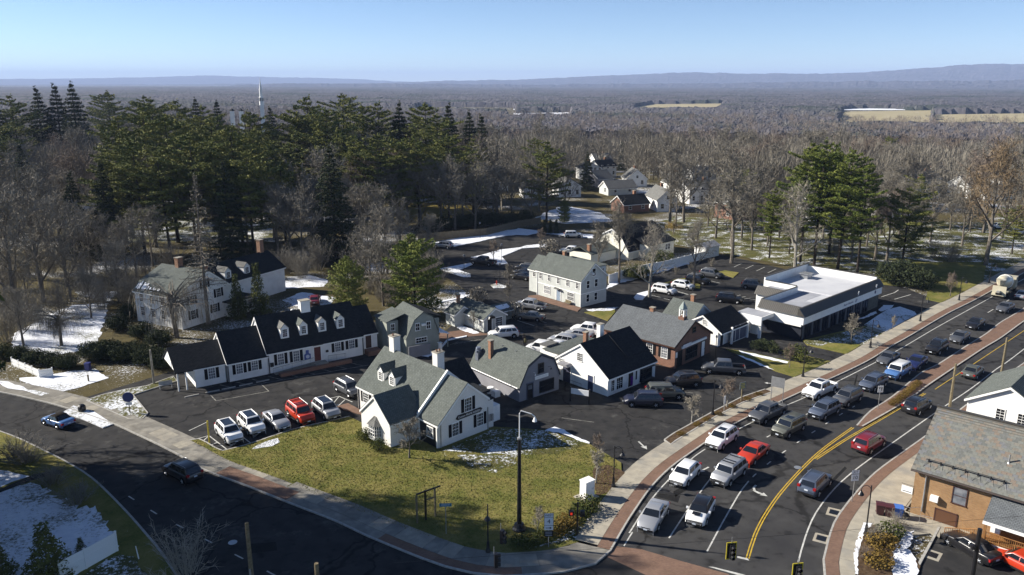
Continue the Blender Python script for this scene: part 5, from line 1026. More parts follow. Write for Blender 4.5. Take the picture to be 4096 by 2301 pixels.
def bare(seed, h=16.0, fork=.3, spread=.5, limbs=7, vase=.35, fine=6, sw=.034, dens=1.0):
    rg = random.Random(seed); T = MB(); K = Twigs(); top = Vector((0, 0, 0)); r0 = h*.021
    pts, rs_, d = limb(T, rg, Vector((0, 0, -.2)), Vector((0, 0, 1)), h*.82, r0, 7, 7, .02, .05, .12)
    for k in range(limbs):
        f = fork + (.95-fork)*(k+.5*rg.random())/limbs; i = min(6, int(f*7)); p = pts[i].lerp(pts[i+1], f*7-i) if i < 7 else pts[-1]
        az_ = k*2.4+rg.uniform(-.5, .5); el = R(rg.uniform(28, 55)) + f*.35
        d = Vector((math.cos(az_)*math.cos(el), math.sin(az_)*math.cos(el), math.sin(el))); L_ = h*spread*(1.05-.62*f)*rg.uniform(.8, 1.15)
        P, RR, dd = limb(T, rg, p, d, L_, r0*(.55-.3*f), 5, 4, vase*.35, .16, .2)
        for j in range(int(8*dens)):
            t = .2+.8*j/(8*dens); i2 = min(3, int(t*4)); q = P[i2].lerp(P[min(4, i2+1)], t*4-i2); base = (P[min(4, i2+1)]-P[i2]).normalized()
            e = (base*.7 + rvec(rg)*.75 + Vector((0, 0, .22))).normalized(); L2 = L_*.55*(1.15-.6*t)*rg.uniform(.7, 1.2)
            P2, R2, d2 = limb(T if j < 3 else K_TUBE(K), rg, q, e, L2, r0*.17*(1.2-.5*t), 3, 3, .06, .2, .3)
            for m_ in range(7):
                t2 = .15+.85*m_/7; i3 = min(2, int(t2*3)); q2 = P2[i3].lerp(P2[i3+1], t2*3-i3); e2 = (d2*.55+rvec(rg)*.85+Vector((0, 0, .15))).normalized(); L3 = h*.085*rg.uniform(.6, 1.2)
                b2 = q2+e2*L3; K.sliver(q2, b2, sw*1.4, rg)
                for _ in range(fine):
                    t3 = rg.uniform(.15, 1); a3 = q2.lerp(b2, t3); K.sliver(a3, a3+(e2*.6+rvec(rg)).normalized()*h*.048*rg.uniform(.6, 1.3), sw, rg)
    return T, K
class K_TUBE:
    def __init__(s, K): s.K = K
    def tube(s, pts, rs_, n, cap=False):
        o = MB(); o.tube(pts, rs_, 3, cap=False); k = len(s.K.v); s.K.v += o.v; s.K.f += [tuple(i+k for i in f) for f in o.f]
def pine(seed, h=22.0, lo=.30, width=.20, whorls=15, leaf=.55, up=.15, dens=1.0, cone=.0, droop=0.0, flat=.5, irregular=.6, nl=5):
    rg = random.Random(seed); T = MB(); K = Twigs()
    pts, rs_, d = limb(T, rg, Vector((0, 0, -.2)), Vector((0, 0, 1)), h*.99, h*.015, 7, 6, .02, .02, .12)
    for w in range(whorls):
        f = lo+(1-lo)*(w/(whorls-.3)); z = f*h; i = min(5, int(f*6)); c = pts[i].lerp(pts[i+1], min(1, f*6-i)); nb = 5 if w < whorls-3 else 4
        t = (f-lo)/(1-lo); shape = (1-t)**.75 if cone else (math.sin(math.pi*min(1, .22+.78*t))**.6*.9+.12)*(1 if t < .8 else (1-t)*4+.2)
        a0 = rg.uniform(0, 6.28)
        for k in range(nb):
            if rg.random() < irregular*.35: continue
            az_ = a0+k*6.283/nb+rg.uniform(-.35, .35); L_ = h*width*shape*rg.uniform(1-irregular, 1+irregular*.6)
            if L_ < .3: L_ = .3
            el = up*(1.6*t+.4)-droop*(1-t); d = Vector((math.cos(az_), math.sin(az_), el))
            P, RR, dd = limb(T, rg, c, d, L_, h*.0034*(1.2-t), 3, 3, .04-droop*.1, .08, .3)
            m_ = max(3, int(L_*3.0*dens))
            for j in range(m_):
                tt = .22+.78*(j+.5)/m_; i3 = min(2, int(tt*3)); q = P[i3].lerp(P[i3+1], tt*3-i3)
                side = Vector((-math.sin(az_), math.cos(az_), 0)); sp = L_*.28*(1-.55*tt)+.25
                for _ in range(nl):
                    cc = q+side*rg.uniform(-sp, sp)+Vector((0, 0, rg.uniform(-.12, .32)-(.25 if droop else 0)*rg.random())); K.leaf(cc, leaf*rg.uniform(.7, 1.5), rg, flat, .3)
    for _ in range(20): K.leaf(Vector((rg.uniform(-.25, .25), rg.uniform(-.25, .25), h*rg.uniform(.95, 1.0))), leaf*.7, rg, 1)
    return T, K
def bush(seed, rx=1.0, ry=1.0, h=1.2, n=700, leaf=.16, boxy=.0):
    rg = random.Random(seed); K = Twigs()
    for _ in range(n):
        v = rvec(rg); r_ = rg.random()**.35; lump = 1+.16*math.sin(v.x*5+seed)*math.sin(v.y*5+seed*2)+.1*math.sin(v.z*7+v.x*4)
        c = Vector((v.x*rx*r_*lump, v.y*ry*r_*lump, h*.5+v.z*h*.5*r_*lump)); K.leaf(c, leaf*rg.uniform(.6, 1.3), rg)
    T = MB()
    for k in range(4): a = k*1.6; T.tube([(0, 0, -.05), (rx*.4*math.cos(a), ry*.4*math.sin(a), h*.6)], [.04, .015], 4)
    return T, K
def brush(seed, r_=2.0, h=2.5, stems=40, sw=.012, weep=False):
    rg = random.Random(seed); T = MB(); K = Twigs()
    for k in range(stems):
        a = rg.uniform(0, 6.28); e = rg.uniform(.0, 1.0); d = Vector((math.cos(a)*e*r_/h, math.sin(a)*e*r_/h, 1)).normalized(); L_ = h*rg.uniform(.6, 1.1)
        P, RR, dd = limb(T if k < 12 else K_TUBE(K), rg, Vector((math.cos(a)*.25*r_*e, math.sin(a)*.25*r_*e, 0)), d, L_, .022, 3, 3, .05, .15, .3)
        for j in range(9):
            t = .25+.75*j/9; i3 = min(2, int(t*3)); q = P[i3].lerp(P[i3+1], t*3-i3); e2 = (dd+rvec(rg)*.8).normalized(); b2 = q+e2*h*.22; K.sliver(q, b2, sw, rg)
            for _ in range(3): a3 = q.lerp(b2, rg.random()); K.sliver(a3, a3+(e2+rvec(rg)).normalized()*h*.13, sw*.8, rg)
    return T, K
def weeping(seed, h=9.0):
    rg = random.Random(seed); T = MB(); K = Twigs(); limb(T, rg, Vector((0, 0, 0)), Vector((0, 0, 1)), h*.6, .28, 7, 4, .02, .08, .6)
    for k in range(26):
        a = rg.uniform(0, 6.28); el = rg.uniform(.4, 1.4); d = Vector((math.cos(a), math.sin(a), el)); P, RR, dd = limb(T, rg, Vector((0, 0, h*rg.uniform(.35, .6))), d, h*.45, .07, 4, 4, -.18, .12, .3)
        for j in range(30):
            t = rg.random(); i3 = min(3, int(t*4)); q = P[i3].lerp(P[i3+1], t*4-i3); p0 = q
            dr = (dd*.4+rvec(rg)*.5); 
            for s_ in range(4):
                p1 = p0+dr*h*.045+Vector((0, 0, -h*.05*(s_+1)*.55)); K.sliver(p0, p1, .022, rg); p0 = p1; dr *= .7
    return T, K
TPL = {}
def tpl(key, TK, bm_, lm_):
    T, K = TK; TPL[key] = (T.mesh('trunk', uv=False, fix=False), K.mesh('crown')); TPL[key][0].materials.append(bm_); TPL[key][1].materials.append(lm_)
for i in range(5): tpl('bare%d' % i, bare(100+i, 16, .22+.05*(i % 3), .60+.05*(i % 2), 8+i % 2, .22+.08*(i % 3), dens=1.15), BARK, [TWIG, TWIG, TWIGR, TWIG, TWIG][i])
tpl('tall0', bare(120, 18, .40, .42, 8, .35), BARK, TWIG); tpl('tall1', bare(121, 18, .36, .46, 8, .4), BARK, TWIG)
tpl('oak', bare(130, 17, .26, .62, 9, .1, 6, .03, 1.2), BARK, TWIGB)
tpl('pale', bare(131, 17, .22, .40, 9, .55, 4, .022), BARKP, TWIGP)
tpl('small0', bare(140, 5, .3, .55, 7, .3, 5, .024), BARK, TWIG); tpl('small1', bare(141, 5, .28, .5, 7, .4, 5, .022), BARK, TWIGR); tpl('young', bare(142, 3.5, .35, .42, 6, .5, 4, .015), BARKP, TWIGP)
for i in range(4): tpl('pine%d' % i, pine(200+i, 22, .22+.06*(i % 2), .26+.02*i, 17, .50, dens=1.5, nl=10), BARKD, PINE)
tpl('pineb0', pine(210, 24, .34, .20, 18, .46, dens=1.6, nl=13), BARKD, PINEB); tpl('pineb1', pine(211, 24, .28, .24, 18, .46, dens=1.6, nl=13), BARKD, PINEB)
for i in range(2): tpl('spruce%d' % i, pine(220+i, 20, .06, .25, 24, .44, .0, 1.4, 1, .25, .6, .2, nl=11), BARKD, SPRUCE)
tpl('cedar', pine(230, 10, .04, .30, 18, .30, .35, 2.4, 0, 0, 1, .3, nl=8), BARKD, CEDAR); tpl('pinew', pine(212, 14, .05, .34, 17, .42, .3, 1.8, 0, 0, .7, .35, nl=9), BARKD, PINEB)
tpl('dead', pine(231, 22, .28, .17, 26, .26, -.05, 1.0, 1, .1, .5, .3, nl=4), BARK, TWIG)
tpl('arb', pine(232, 3.2, .02, .20, 16, .22, .6, 3.0, 1, 0, 1, .1), BARKD, SPRUCE)
tpl('cone', pine(233, 4.5, .02, .30, 18, .22, .3, 2.6, 1, 0, 1, .2), BARKD, YEW)
tpl('bush', bush(300), BARKD, YEW); tpl('ball', bush(301, .8, .8, 1.3, 1500, .10), BARKD, YEW); tpl('bigbush', bush(302, 4, 4, 4.2, 5200, .34), BARKD, SPRUCE); tpl('rust', bush(303, 1.1, .9, 1.2, 900, .15), BARKD, RUST)
tpl('brush', brush(310), BARK, TWIG); tpl('brushp', brush(311, 1.6, 2.6, 30, .012), BARKP, TWIGP); tpl('thicket', brush(312, 3.5, 5, 60, .02), BARK, TWIG); tpl('weep', weeping(320), BARK, TWIGP)
def tree(key, name, label, cat, xy, h=None, rz=None, group=None, crown_m=None, sx=None, z=None, base_h=None):
    T, K = TPL[key]; bh = {'b': 16, 't': 18, 'o': 17, 'p': 22, 's': 20}.get(key[0], 10); bh = {'pale': 17, 'small0': 5, 'small1': 5, 'young': 3.5, 'pineb0': 24, 'pineb1': 24, 'cedar': 10, 'pinew': 14, 'dead': 22, 'arb': 3.2, 'cone': 4.5, 'bush': 1.2, 'ball': 1.3, 'bigbush': 4.2, 'rust': 1.2, 'brush': 2.5, 'brushp': 2.6, 'thicket': 5, 'weep': 9, 'thicket': 5}.get(key, bh)
    s = (h/bh) if h else 1.0; o = thing(name, label, cat, (xy[0], xy[1], terrain(*xy) if z is None else z), random.uniform(0, 6.28) if rz is None else rz, group); o.scale = (s*(sx or 1), s*(sx or 1), s)
    low = key in ('bush', 'ball', 'bigbush', 'rust', 'brush', 'brushp', 'thicket')
    obj('stems' if low else 'trunk', T, None, o); obj('foliage' if low else 'crown', K, crown_m, o); return o
def vtree(key, name, label, ub, vb, vt, cat='tree', w='V', group=None, crown_m=None, sx=None, ut=None, z=None):
    X, Y = g(w, ub, vb); h = hgt(w, ub if ut is None else ut, vt, Y); return tree(key, name, label, cat, (X, Y), h, None, group, crown_m, sx, z)
# conifers of the left wood: (column, base row, top row, kind)
con = [(25, 470, 245, 'spruce0'), (62, 460, 228, 'pine1'), (120, 450, 206, 'spruce0'), (165, 450, 200, 'spruce1'), (212, 455, 197, 'spruce0'), (290, 400, 203, 'pine2'), (378, 400, 216, 'pine0'), (20, 520, 300, 'pine3'), (80, 560, 360, 'spruce1'),
       (640, 640, 380, 'pine3'), (585, 650, 400, 'spruce1'), (430, 650, 380, 'pine1'), (365, 640, 350, 'pine3'), (720, 620, 400, 'pine1'), (335, 600, 285, 'pine0'), (392, 560, 262, 'pine1'), (448, 610, 285, 'pine2'), (505, 640, 335, 'pine3'), (560, 600, 300, 'pine0'), (612, 620, 312, 'pine1'), (660, 570, 318, 'pine2'), (405, 500, 244, 'pine3'), (575, 540, 290, 'pine1'), (300, 640, 400, 'pine2'), (680, 500, 310, 'pine3'),
       (205, 640, 430, 'spruce0'), (280, 650, 405, 'spruce1'), (795, 520, 238, 'pine1'), (762, 520, 262, 'pine0'), (832, 530, 268, 'pine2'), (872, 470, 234, 'pine3'), (920, 500, 262, 'pine0'), (965, 500, 254, 'pine1'), (1013, 500, 252, 'spruce0'), (1075, 500, 256, 'pine2'), (1135, 500, 258, 'spruce1'), (1182, 505, 276, 'spruce0'), (1210, 510, 286, 'spruce1'), (1105, 520, 285, 'pine3'),
       (722, 560, 340, 'pine0'), (905, 570, 335, 'pine1'), (962, 575, 335, 'pine3'), (1055, 570, 328, 'pine0'), (1130, 560, 335, 'pine2'), (1000, 560, 345, 'pine2'), (860, 545, 320, 'pine0'), (1190, 540, 345, 'pine1'), (640, 520, 275, 'pine2'), (530, 520, 262, 'pine0'), (470, 480, 248, 'pine1'), (690, 450, 262, 'spruce0'), (560, 430, 240, 'spruce1'), (505, 420, 230, 'spruce0')]
for i, (u, vb, vt, k) in enumerate(con):
    sp = k.startswith('spruce'); vtree(k, 'spruce_tree' if sp else 'pine_tree', 'dark conical spruce standing in the wood on the left' if sp else 'broad green white pine standing in the wood on the left', u, vb, vt, 'spruce' if sp else 'pine', group='spruces of the left wood' if sp else 'white pines of the left wood')
vtree('spruce0', 'spruce_tree', 'largest dark spruce, wide skirted, centre left behind the long building', 848, 655, 365, 'spruce', sx=1.15)
vtree('cedar', 'cedar_tree', 'yellow green cedar just behind the long white building', 880, 790, 642, 'cedar', sx=1.15)
vtree('pinew', 'pine_tree', 'bushy green pine between the cedar and the back parking lot', 1045, 795, 585, 'pine', sx=1.1)
vtree('cone', 'cypress_tree', 'dark narrow evergreen right of the white residence', 655, 790, 662, 'cypress', sx=.8); vtree('cone', 'cypress_tree', 'dark evergreen with thin top beside the white residence porch', 600, 800, 690, 'cypress', sx=.9)
vtree('dead', 'larch_tree', 'tall bare larch with straight trunk in front of the white residence', 525, 815, 432, 'larch', sx=.9)
vtree('weep', 'weeping_tree', 'drooping bare weeping tree in front of the white residence', 445, 850, 665, 'weeping tree', sx=1.1)
vtree('weep', 'weeping_tree', 'drooping bare tree on the snowy yard at far left', 155, 870, 740, 'weeping tree', crown_m=TWIG)
for u, vb, vt, k, lb in ((2012, 660, 352, 'pineb1', 'leftmost of the tall bright green pines behind the bank'), (2048, 668, 345, 'pineb0', 'tallest bright green pine behind the bank'), (2107, 678, 368, 'pineb1', 'bright green pine behind the bank, third of the cluster'), (2156, 690, 410, 'pineb0', 'rightmost of the bright green pines behind the bank'), (1935, 650, 470, 'pineb0', 'thin sparse pine left of the bright pine cluster'), (2085, 640, 356, 'pineb1', 'bright green pine at the back of the bank cluster')):
    vtree(k, 'pine_tree', lb, u, vb, vt, 'pine', sx=.86)
for u, vb, vt, k, lb in ((1293, 410, 328, 'cedar', 'round topped dark cedar above the maple row'), (1375, 560, 352, 'pine1', 'lone dark pine with leaning top above the maple row'), (1345, 470, 345, 'pine2', 'smaller dark pine left of the lone leaning pine'), (2455, 415, 330, 'spruce1', 'dark spruce right of the tan house'), (2500, 430, 345, 'pine2', 'green pine at the right edge beyond the tan house'), (2560, 440, 350, 'pine0', 'green pine cut by the right edge'), (2330, 420, 345, 'spruce0', 'dark spruce left of the tan house'), (1590, 330, 290, 'pine2', 'far dark pine, left one standing over the town woods'), (1640, 350, 298, 'spruce1', 'far dark pine, right one standing over the town woods'), (1475, 480, 380, 'spruce0', 'dark ivy clad evergreen left of the tall dormered house'), (2265, 690, 470, 'pine3', 'dark pine with reddish undergrowth behind the yew mound'), (1420, 560, 500, 'cedar', 'round evergreen beside the grey bungalow')):
    vtree(k, 'evergreen_tree', lb, u, vb, vt, 'evergreen')
for i, u in enumerate((1369, 1384, 1400)): vtree('arb', 'arborvitae', ('leftmost', 'middle', 'rightmost')[i] + ' of three small dark arborvitae at the back lot edge', u, 588, 553, 'arborvitae')
# notable bare trees
for k, u, vb, vt, lb, s in (('pale', 1633, 748, 548, 'pale twin stemmed bare tree beside the white cars', 1.0), ('tall1', 1746, 722, 545, 'bare tree behind the parked black car by the white fence', .9), ('tall0', 1557, 712, 500, 'slender bare tree at the corner of the white fence', .8), ('pale', 1999, 690, 445, 'pale straight trunked bare tree behind the bank roof', 1.0), ('oak', 2480, 668, 372, 'big spreading oak with brown leaves at right', 1.0), ('tall1', 1840, 662, 420, 'tall bare tree at the edge of the bank lot', 1.0), ('bare1', 1720, 560, 395, 'wide crowned bare tree above the white back houses', 1.2), ('tall0', 1505, 700, 555, 'bare twin tree in front of the white barn', .9), ('bare2', 2230, 655, 480, 'bare tree leaning over the snowy lawn right of the pines', 1.0), ('weep', 1695, 590, 545, 'yellow weeping willow in front of the narrow white house', 1.2)):
    vtree(k, 'bare_tree' if k != 'weep' else 'willow_tree', lb, u, vb, vt, 'tree', sx=s, crown_m=TWIGY if k == 'weep' else None)
for k, u, vb, vt in (('bare0', 1060, 572, 408), ('bare1', 1112, 575, 405), ('bare3', 1145, 580, 412), ('bare4', 1195, 580, 415), ('bare0', 1240, 565, 412), ('bare1', 1288, 562, 408), ('bare3', 1335, 560, 415), ('bare4', 1420, 555, 425), ('bare0', 990, 575, 420), ('bare3', 1000, 545, 400)):
    vtree(k, 'maple_tree', 'bare maple of the row along the dry lawn', u, vb, vt, 'tree', group='maples along the dry lawn')
for k, u, vb, vt in (('bare0', 40, 790, 470), ('bare3', 110, 760, 480), ('bare1', 170, 720, 500), ('bare4', 0, 700, 440), ('thicket', 60, 830, 740), ('thicket', 250, 760, 680), ('bare0', 230, 690, 520), ('thicket', 20, 860, 770), ('bare4', 90, 650, 420), ('thicket', 300, 720, 650), ('bare3', 320, 700, 560), ('thicket', 150, 790, 700)):
    vtree(k, 'bare_tree', 'grey bare tree of the thicket at the left edge', u, vb, vt, 'tree', group='bare thicket trees at the left edge')
rg = random.Random(12)
for k, u, vb, vt in (('tall0', 700, 640, 455), ('bare1', 735, 650, 470), ('bare3', 765, 660, 480), ('tall1', 690, 600, 440), ('bare0', 905, 640, 460), ('bare4', 945, 650, 470), ('bare1', 975, 690, 520), ('thicket', 905, 700, 620), ('bare3', 930, 720, 560), ('thicket', 960, 745, 680), ('thicket', 985, 770, 710), ('bare0', 965, 770, 600), ('thicket', 720, 690, 620), ('thicket', 760, 700, 630), ('tall0', 625, 640, 470), ('bare4', 790, 620, 450), ('tall1', 880, 610, 440), ('thicket', 800, 680, 600), ('bare0', 555, 640, 500), ('thicket', 370, 700, 640), ('thicket', 430, 680, 610), ('thicket', 330, 740, 670), ('tall1', 345, 700, 540), ('bare1', 385, 670, 520), ('thicket', 660, 700, 640), ('thicket', 1000, 690, 630), ('bare3', 1010, 650, 520), ('bare4', 1080, 650, 540), ('thicket', 1075, 690, 620), ('thicket', 1040, 650, 590), ('thicket', 1095, 730, 670), ('bare1', 1085, 760, 640)):
    vtree(k, 'bare_tree', 'bare tree of the dark belt behind the long white building', u, vb, vt, 'tree', group='bare trees behind the long building')
for i, (u, v) in enumerate(((1865, 600), (1900, 575), (1890, 630), (1960, 600), (1985, 640), (2070, 600), (2130, 580), (2180, 620), (2215, 590), (2200, 655), (2260, 600), (2300, 570), (2340, 610), (2350, 650), (2390, 580), (2420, 620), (2440, 585), (2520, 600), (2545, 640), (2560, 580), (2100, 640), (1930, 620), (1800, 600), (1780, 570), (1700, 575), (1850, 570), (2290, 640), (2390, 660), (2140, 660), (2240, 560))):
    X, Y = g('V', u, v); tree(('bare3', 'bare0', 'tall1', 'bare1', 'pine3', 'bare4', 'thicket')[i % 7], 'bare_tree' if i % 7 != 4 else 'pine_tree', 'tree of the loose wood on the lawn behind the bank', 'tree', (X, Y), rg.uniform(11, 17) if i % 7 != 6 else 4.5, None, 'trees on the lawn behind the bank')
for i, (u, v) in enumerate(((20, 800), (70, 780), (95, 810), (230, 800), (260, 780), (300, 760), (40, 730), (180, 760), (10, 690), (285, 710), (330, 770), (60, 870), (210, 700), (120, 660))):
    X, Y = g('V', u, v); tree(('thicket', 'bare4', 'thicket', 'bare0')[i % 4], 'bare_tree', 'grey bare tree of the thicket at the left edge', 'tree', (X, Y), rg.uniform(8, 11) if i % 2 else 5.5, None, 'bare thicket trees at the left edge')
for i, (u, v) in enumerate(((25, 640), (75, 700), (130, 690), (190, 660), (15, 760), (110, 740), (215, 740), (60, 600), (155, 620), (270, 690), (250, 640), (5, 560), (100, 570))):
    X, Y = g('V', u, v); tree(('bare0', 'bare3', 'thicket', 'bare4')[i % 4], 'bare_tree', 'grey bare tree of the thicket at the left edge', 'tree', (X, Y), rg.uniform(9, 14) if i % 4 != 2 else 6, None, 'bare thicket trees at the left edge')
# scattered bare trees of the woods and back yards
foot = [(o.location.x, o.location.y, o.name) for o in C.objects if o.parent is None and o.get('category') in ('house', 'garage', 'bungalow', 'outbuilding', 'mansion', 'barn', 'building', 'house end', 'church')]
rg = random.Random(77); placed = []; cnt = 0
def hides(x, y): return any(6 < math.hypot(a, b_)-math.hypot(x, y) < 55 and abs(math.atan2(x, y)-math.atan2(a, b_)) < 9/math.hypot(a, b_) for a, b_, n_ in foot)
def clear(x, y, d=7.0): return all((x-a)**2+(y-b_)**2 > (11 if 'barn' not in n_ else 20)**2 for a, b_, n_ in foot) and all((x-a)**2+(y-b_)**2 > d*d for a, b_ in placed)
def vis(X, Y): # column and row of a ground point
    c_, s_ = math.cos(R(14.5)), math.sin(R(14.5)); dz = terrain(X, Y)-38; f = Y*c_-dz*s_; u = Y*s_+dz*c_; return (2048+3180*X/f)/1.59, (1150.5-3180*u/f)/1.59
def ok_bare(u, v):
    if u < 900 and rg.random() < .55: return False
    if v > 640: return False
    if 1090 < u < 1520 and v > 568: return False
    if 1480 < u < 1800 and v > 535: return rg.random() < .25 and v < 590
    if u > 1880 and v > 560: return rg.random() < .65
    if u < 330 and 640 < v: return False
    if 300 < u < 760 and v > 560: return rg.random() < .5
    return True
tries = 0
while cnt < 192 and tries < 30000:
    tries += 1; Y = 175+rg.random()**1.15*300; X = rg.uniform(-.72, .72)*Y; u, v = vis(X, Y)
    if u < -60 or u > 2640 or not ok_bare(u, v) or not clear(X, Y, 6.4+Y*.006) or (hides(X, Y) and rg.random() < .7): continue
    placed.append((X, Y)); cnt += 1; k = rg.choice(['bare0', 'bare1', 'bare2', 'bare3', 'bare4', 'tall0', 'tall1', 'bare2' if rg.random() < .3 else 'bare0'])
    o = tree(k, 'bare_tree', 'grey bare deciduous tree in the woods beyond the car parks', 'tree', (X, Y), rg.uniform(16, 24), None, 'bare trees of the woods')
# the woods further out, too many to count: simplified crowns in one mesh
def simple(seed, h, n_=95, w0=.11):
    rg_ = random.Random(seed); K = Twigs()
    K.sliver(Vector((0, 0, 0)), Vector((0, 0, h*.8)), .3, rg_); K.sliver(Vector((0, 0, 0)), Vector((.2, 0, h*.8)), .3, rg_)
    for _ in range(n_):
        a = rg_.uniform(0, 6.28); r_ = rg_.random()**.6; z = rg_.uniform(.22, 1); w_ = math.sin(math.pi*min(1, z*.8+.14))**.6; b_ = Vector((math.cos(a)*r_*w_*h*.42, math.sin(a)*r_*w_*h*.42, h*z)); st_ = b_*.78+Vector((0, 0, h*.05)); K.sliver(st_, b_+rvec(rg_)*1.0, w0, rg_)
    return np.array(K.v), np.array(K.f)
sims = [simple(i, 16, 120, .10) for i in range(6)]; sims2 = [simple(i+50, 17, 380, .06) for i in range(6)]
def mass(name, n, r0, r1, m, label, seed, big=False, dens_pow=1.0):
    rs_ = np.random.RandomState(seed); V_ = []; F_ = []; o_ = 0; k = 0
    while k < n:
        r_ = r0+(r1-r0)*rs_.rand()**dens_pow; t = rs_.uniform(-.66, .66); x, y = r_*math.sin(t), r_*math.cos(t)
        if any((x-a)**2+(y-b_)**2 < 15**2 for a, b_, _n in foot): k += 1; continue
        if any(inside((x*f, y*f), q) for q in fpoly for f in (1.0, 1.02, 1.05, 1.08)): k += 1; continue
        if big:
            u_, v_ = vis(x, y)
            if not ok_bare(u_, v_) or v_ > 535 or (hides(x, y) and rs_.rand() < .75): k += 1; continue
        v, f = (sims2 if big else sims)[rs_.randint(6)]; a = rs_.uniform(0, 6.28); s = rs_.uniform(.75, 1.2); c_, sn = math.cos(a)*s, math.sin(a)*s
        q = np.stack([v[:, 0]*c_-v[:, 1]*sn+x, v[:, 0]*sn+v[:, 1]*c_+y, v[:, 2]*s+terrain(x, y)], 1); V_.append(q); F_.append(f+o_); o_ += len(v); k += 1
    V_ = np.concatenate(V_); F_ = np.concatenate(F_); me = bpy.data.meshes.new(name); me.vertices.add(len(V_)); me.vertices.foreach_set('co', V_.ravel()); me.loops.add(F_.size); me.loops.foreach_set('vertex_index', F_.ravel().astype(np.int32)); me.polygons.add(len(F_)); me.polygons.foreach_set('loop_start', np.arange(0, F_.size, 3, dtype=np.int32)); me.polygons.foreach_set('loop_total', np.full(len(F_), 3, dtype=np.int32)); me.update(calc_edges=True)
    o = obj(name, me, m); tag(o, label, 'woods', kind='stuff'); return o
mass('back_woods', 1700, 215, 350, TWIG, 'tangle of bare trees between the houses and the town woods', 30, big=True)
mass('town_woods', 3000, 330, 620, TWIG, 'mass of grey bare trees covering the town beyond the houses', 31)
mass('valley_woods', 3600, 560, 1250, TWIGR, 'distant bare woods along the fields of the valley', 32)
mass('field_edge_trees', 700, 900, 1500, TWIGP, 'pale bare trees lining the far fields', 33)
# evergreens far out
rg = random.Random(5)
for i in range(26):
    Y = rg.uniform(330, 620); X = rg.uniform(-.62, .62)*Y
    if X/Y > -.25 and rg.random() < .45: continue
    tree(rg.choice(['pine0', 'pine2', 'spruce0', 'spruce1']), 'evergreen_tree', 'small dark evergreen standing among the far bare woods', 'evergreen', (X, Y), rg.uniform(15, 21), None, 'far evergreens')
# trees across the side street, left of the view, whose shade lies on the street
for i, (x, y, h, k) in enumerate(((-55, 69.6, 35, 'pine0'), (-57, 72, 35, 'bare1'), (-55, 67, 36, 'pine3'), (-59, 70.6, 37, 'pine1'), (-60, 69.5, 34, 'pine2'), (-56, 63, 33, 'pine3'), (-63, 66, 35, 'pine0'), (-58, 59, 32, 'pine1'), (-54.5, 66, 25, 'bare1'), (-57, 70, 24, 'pine3'), (-55, 61.5, 27, 'bare3'), (-60, 66, 29, 'pine1'), (-53.5, 58, 27, 'bare4'), (-64, 70, 26, 'pine0'), (-58, 61, 30, 'pine1'), (-66, 64, 29, 'pine2'), (-52, 53, 24, 'pine1'), (-56, 55, 28, 'pine0'), (-62, 58, 28, 'pine3'), (-56, 75, 17, 'bare1'), (-62, 77, 20, 'bare3'), (-49, 49, 22, 'pine2'), (-68, 74, 24, 'pine1'), (-72, 68, 28, 'pine3'))):
    tree(k, 'street_side_tree', 'tree beside the side street just left of the view', 'tree', (x, y), h, None, 'trees left of the side street', sx=.62 if h > 31 else .85)
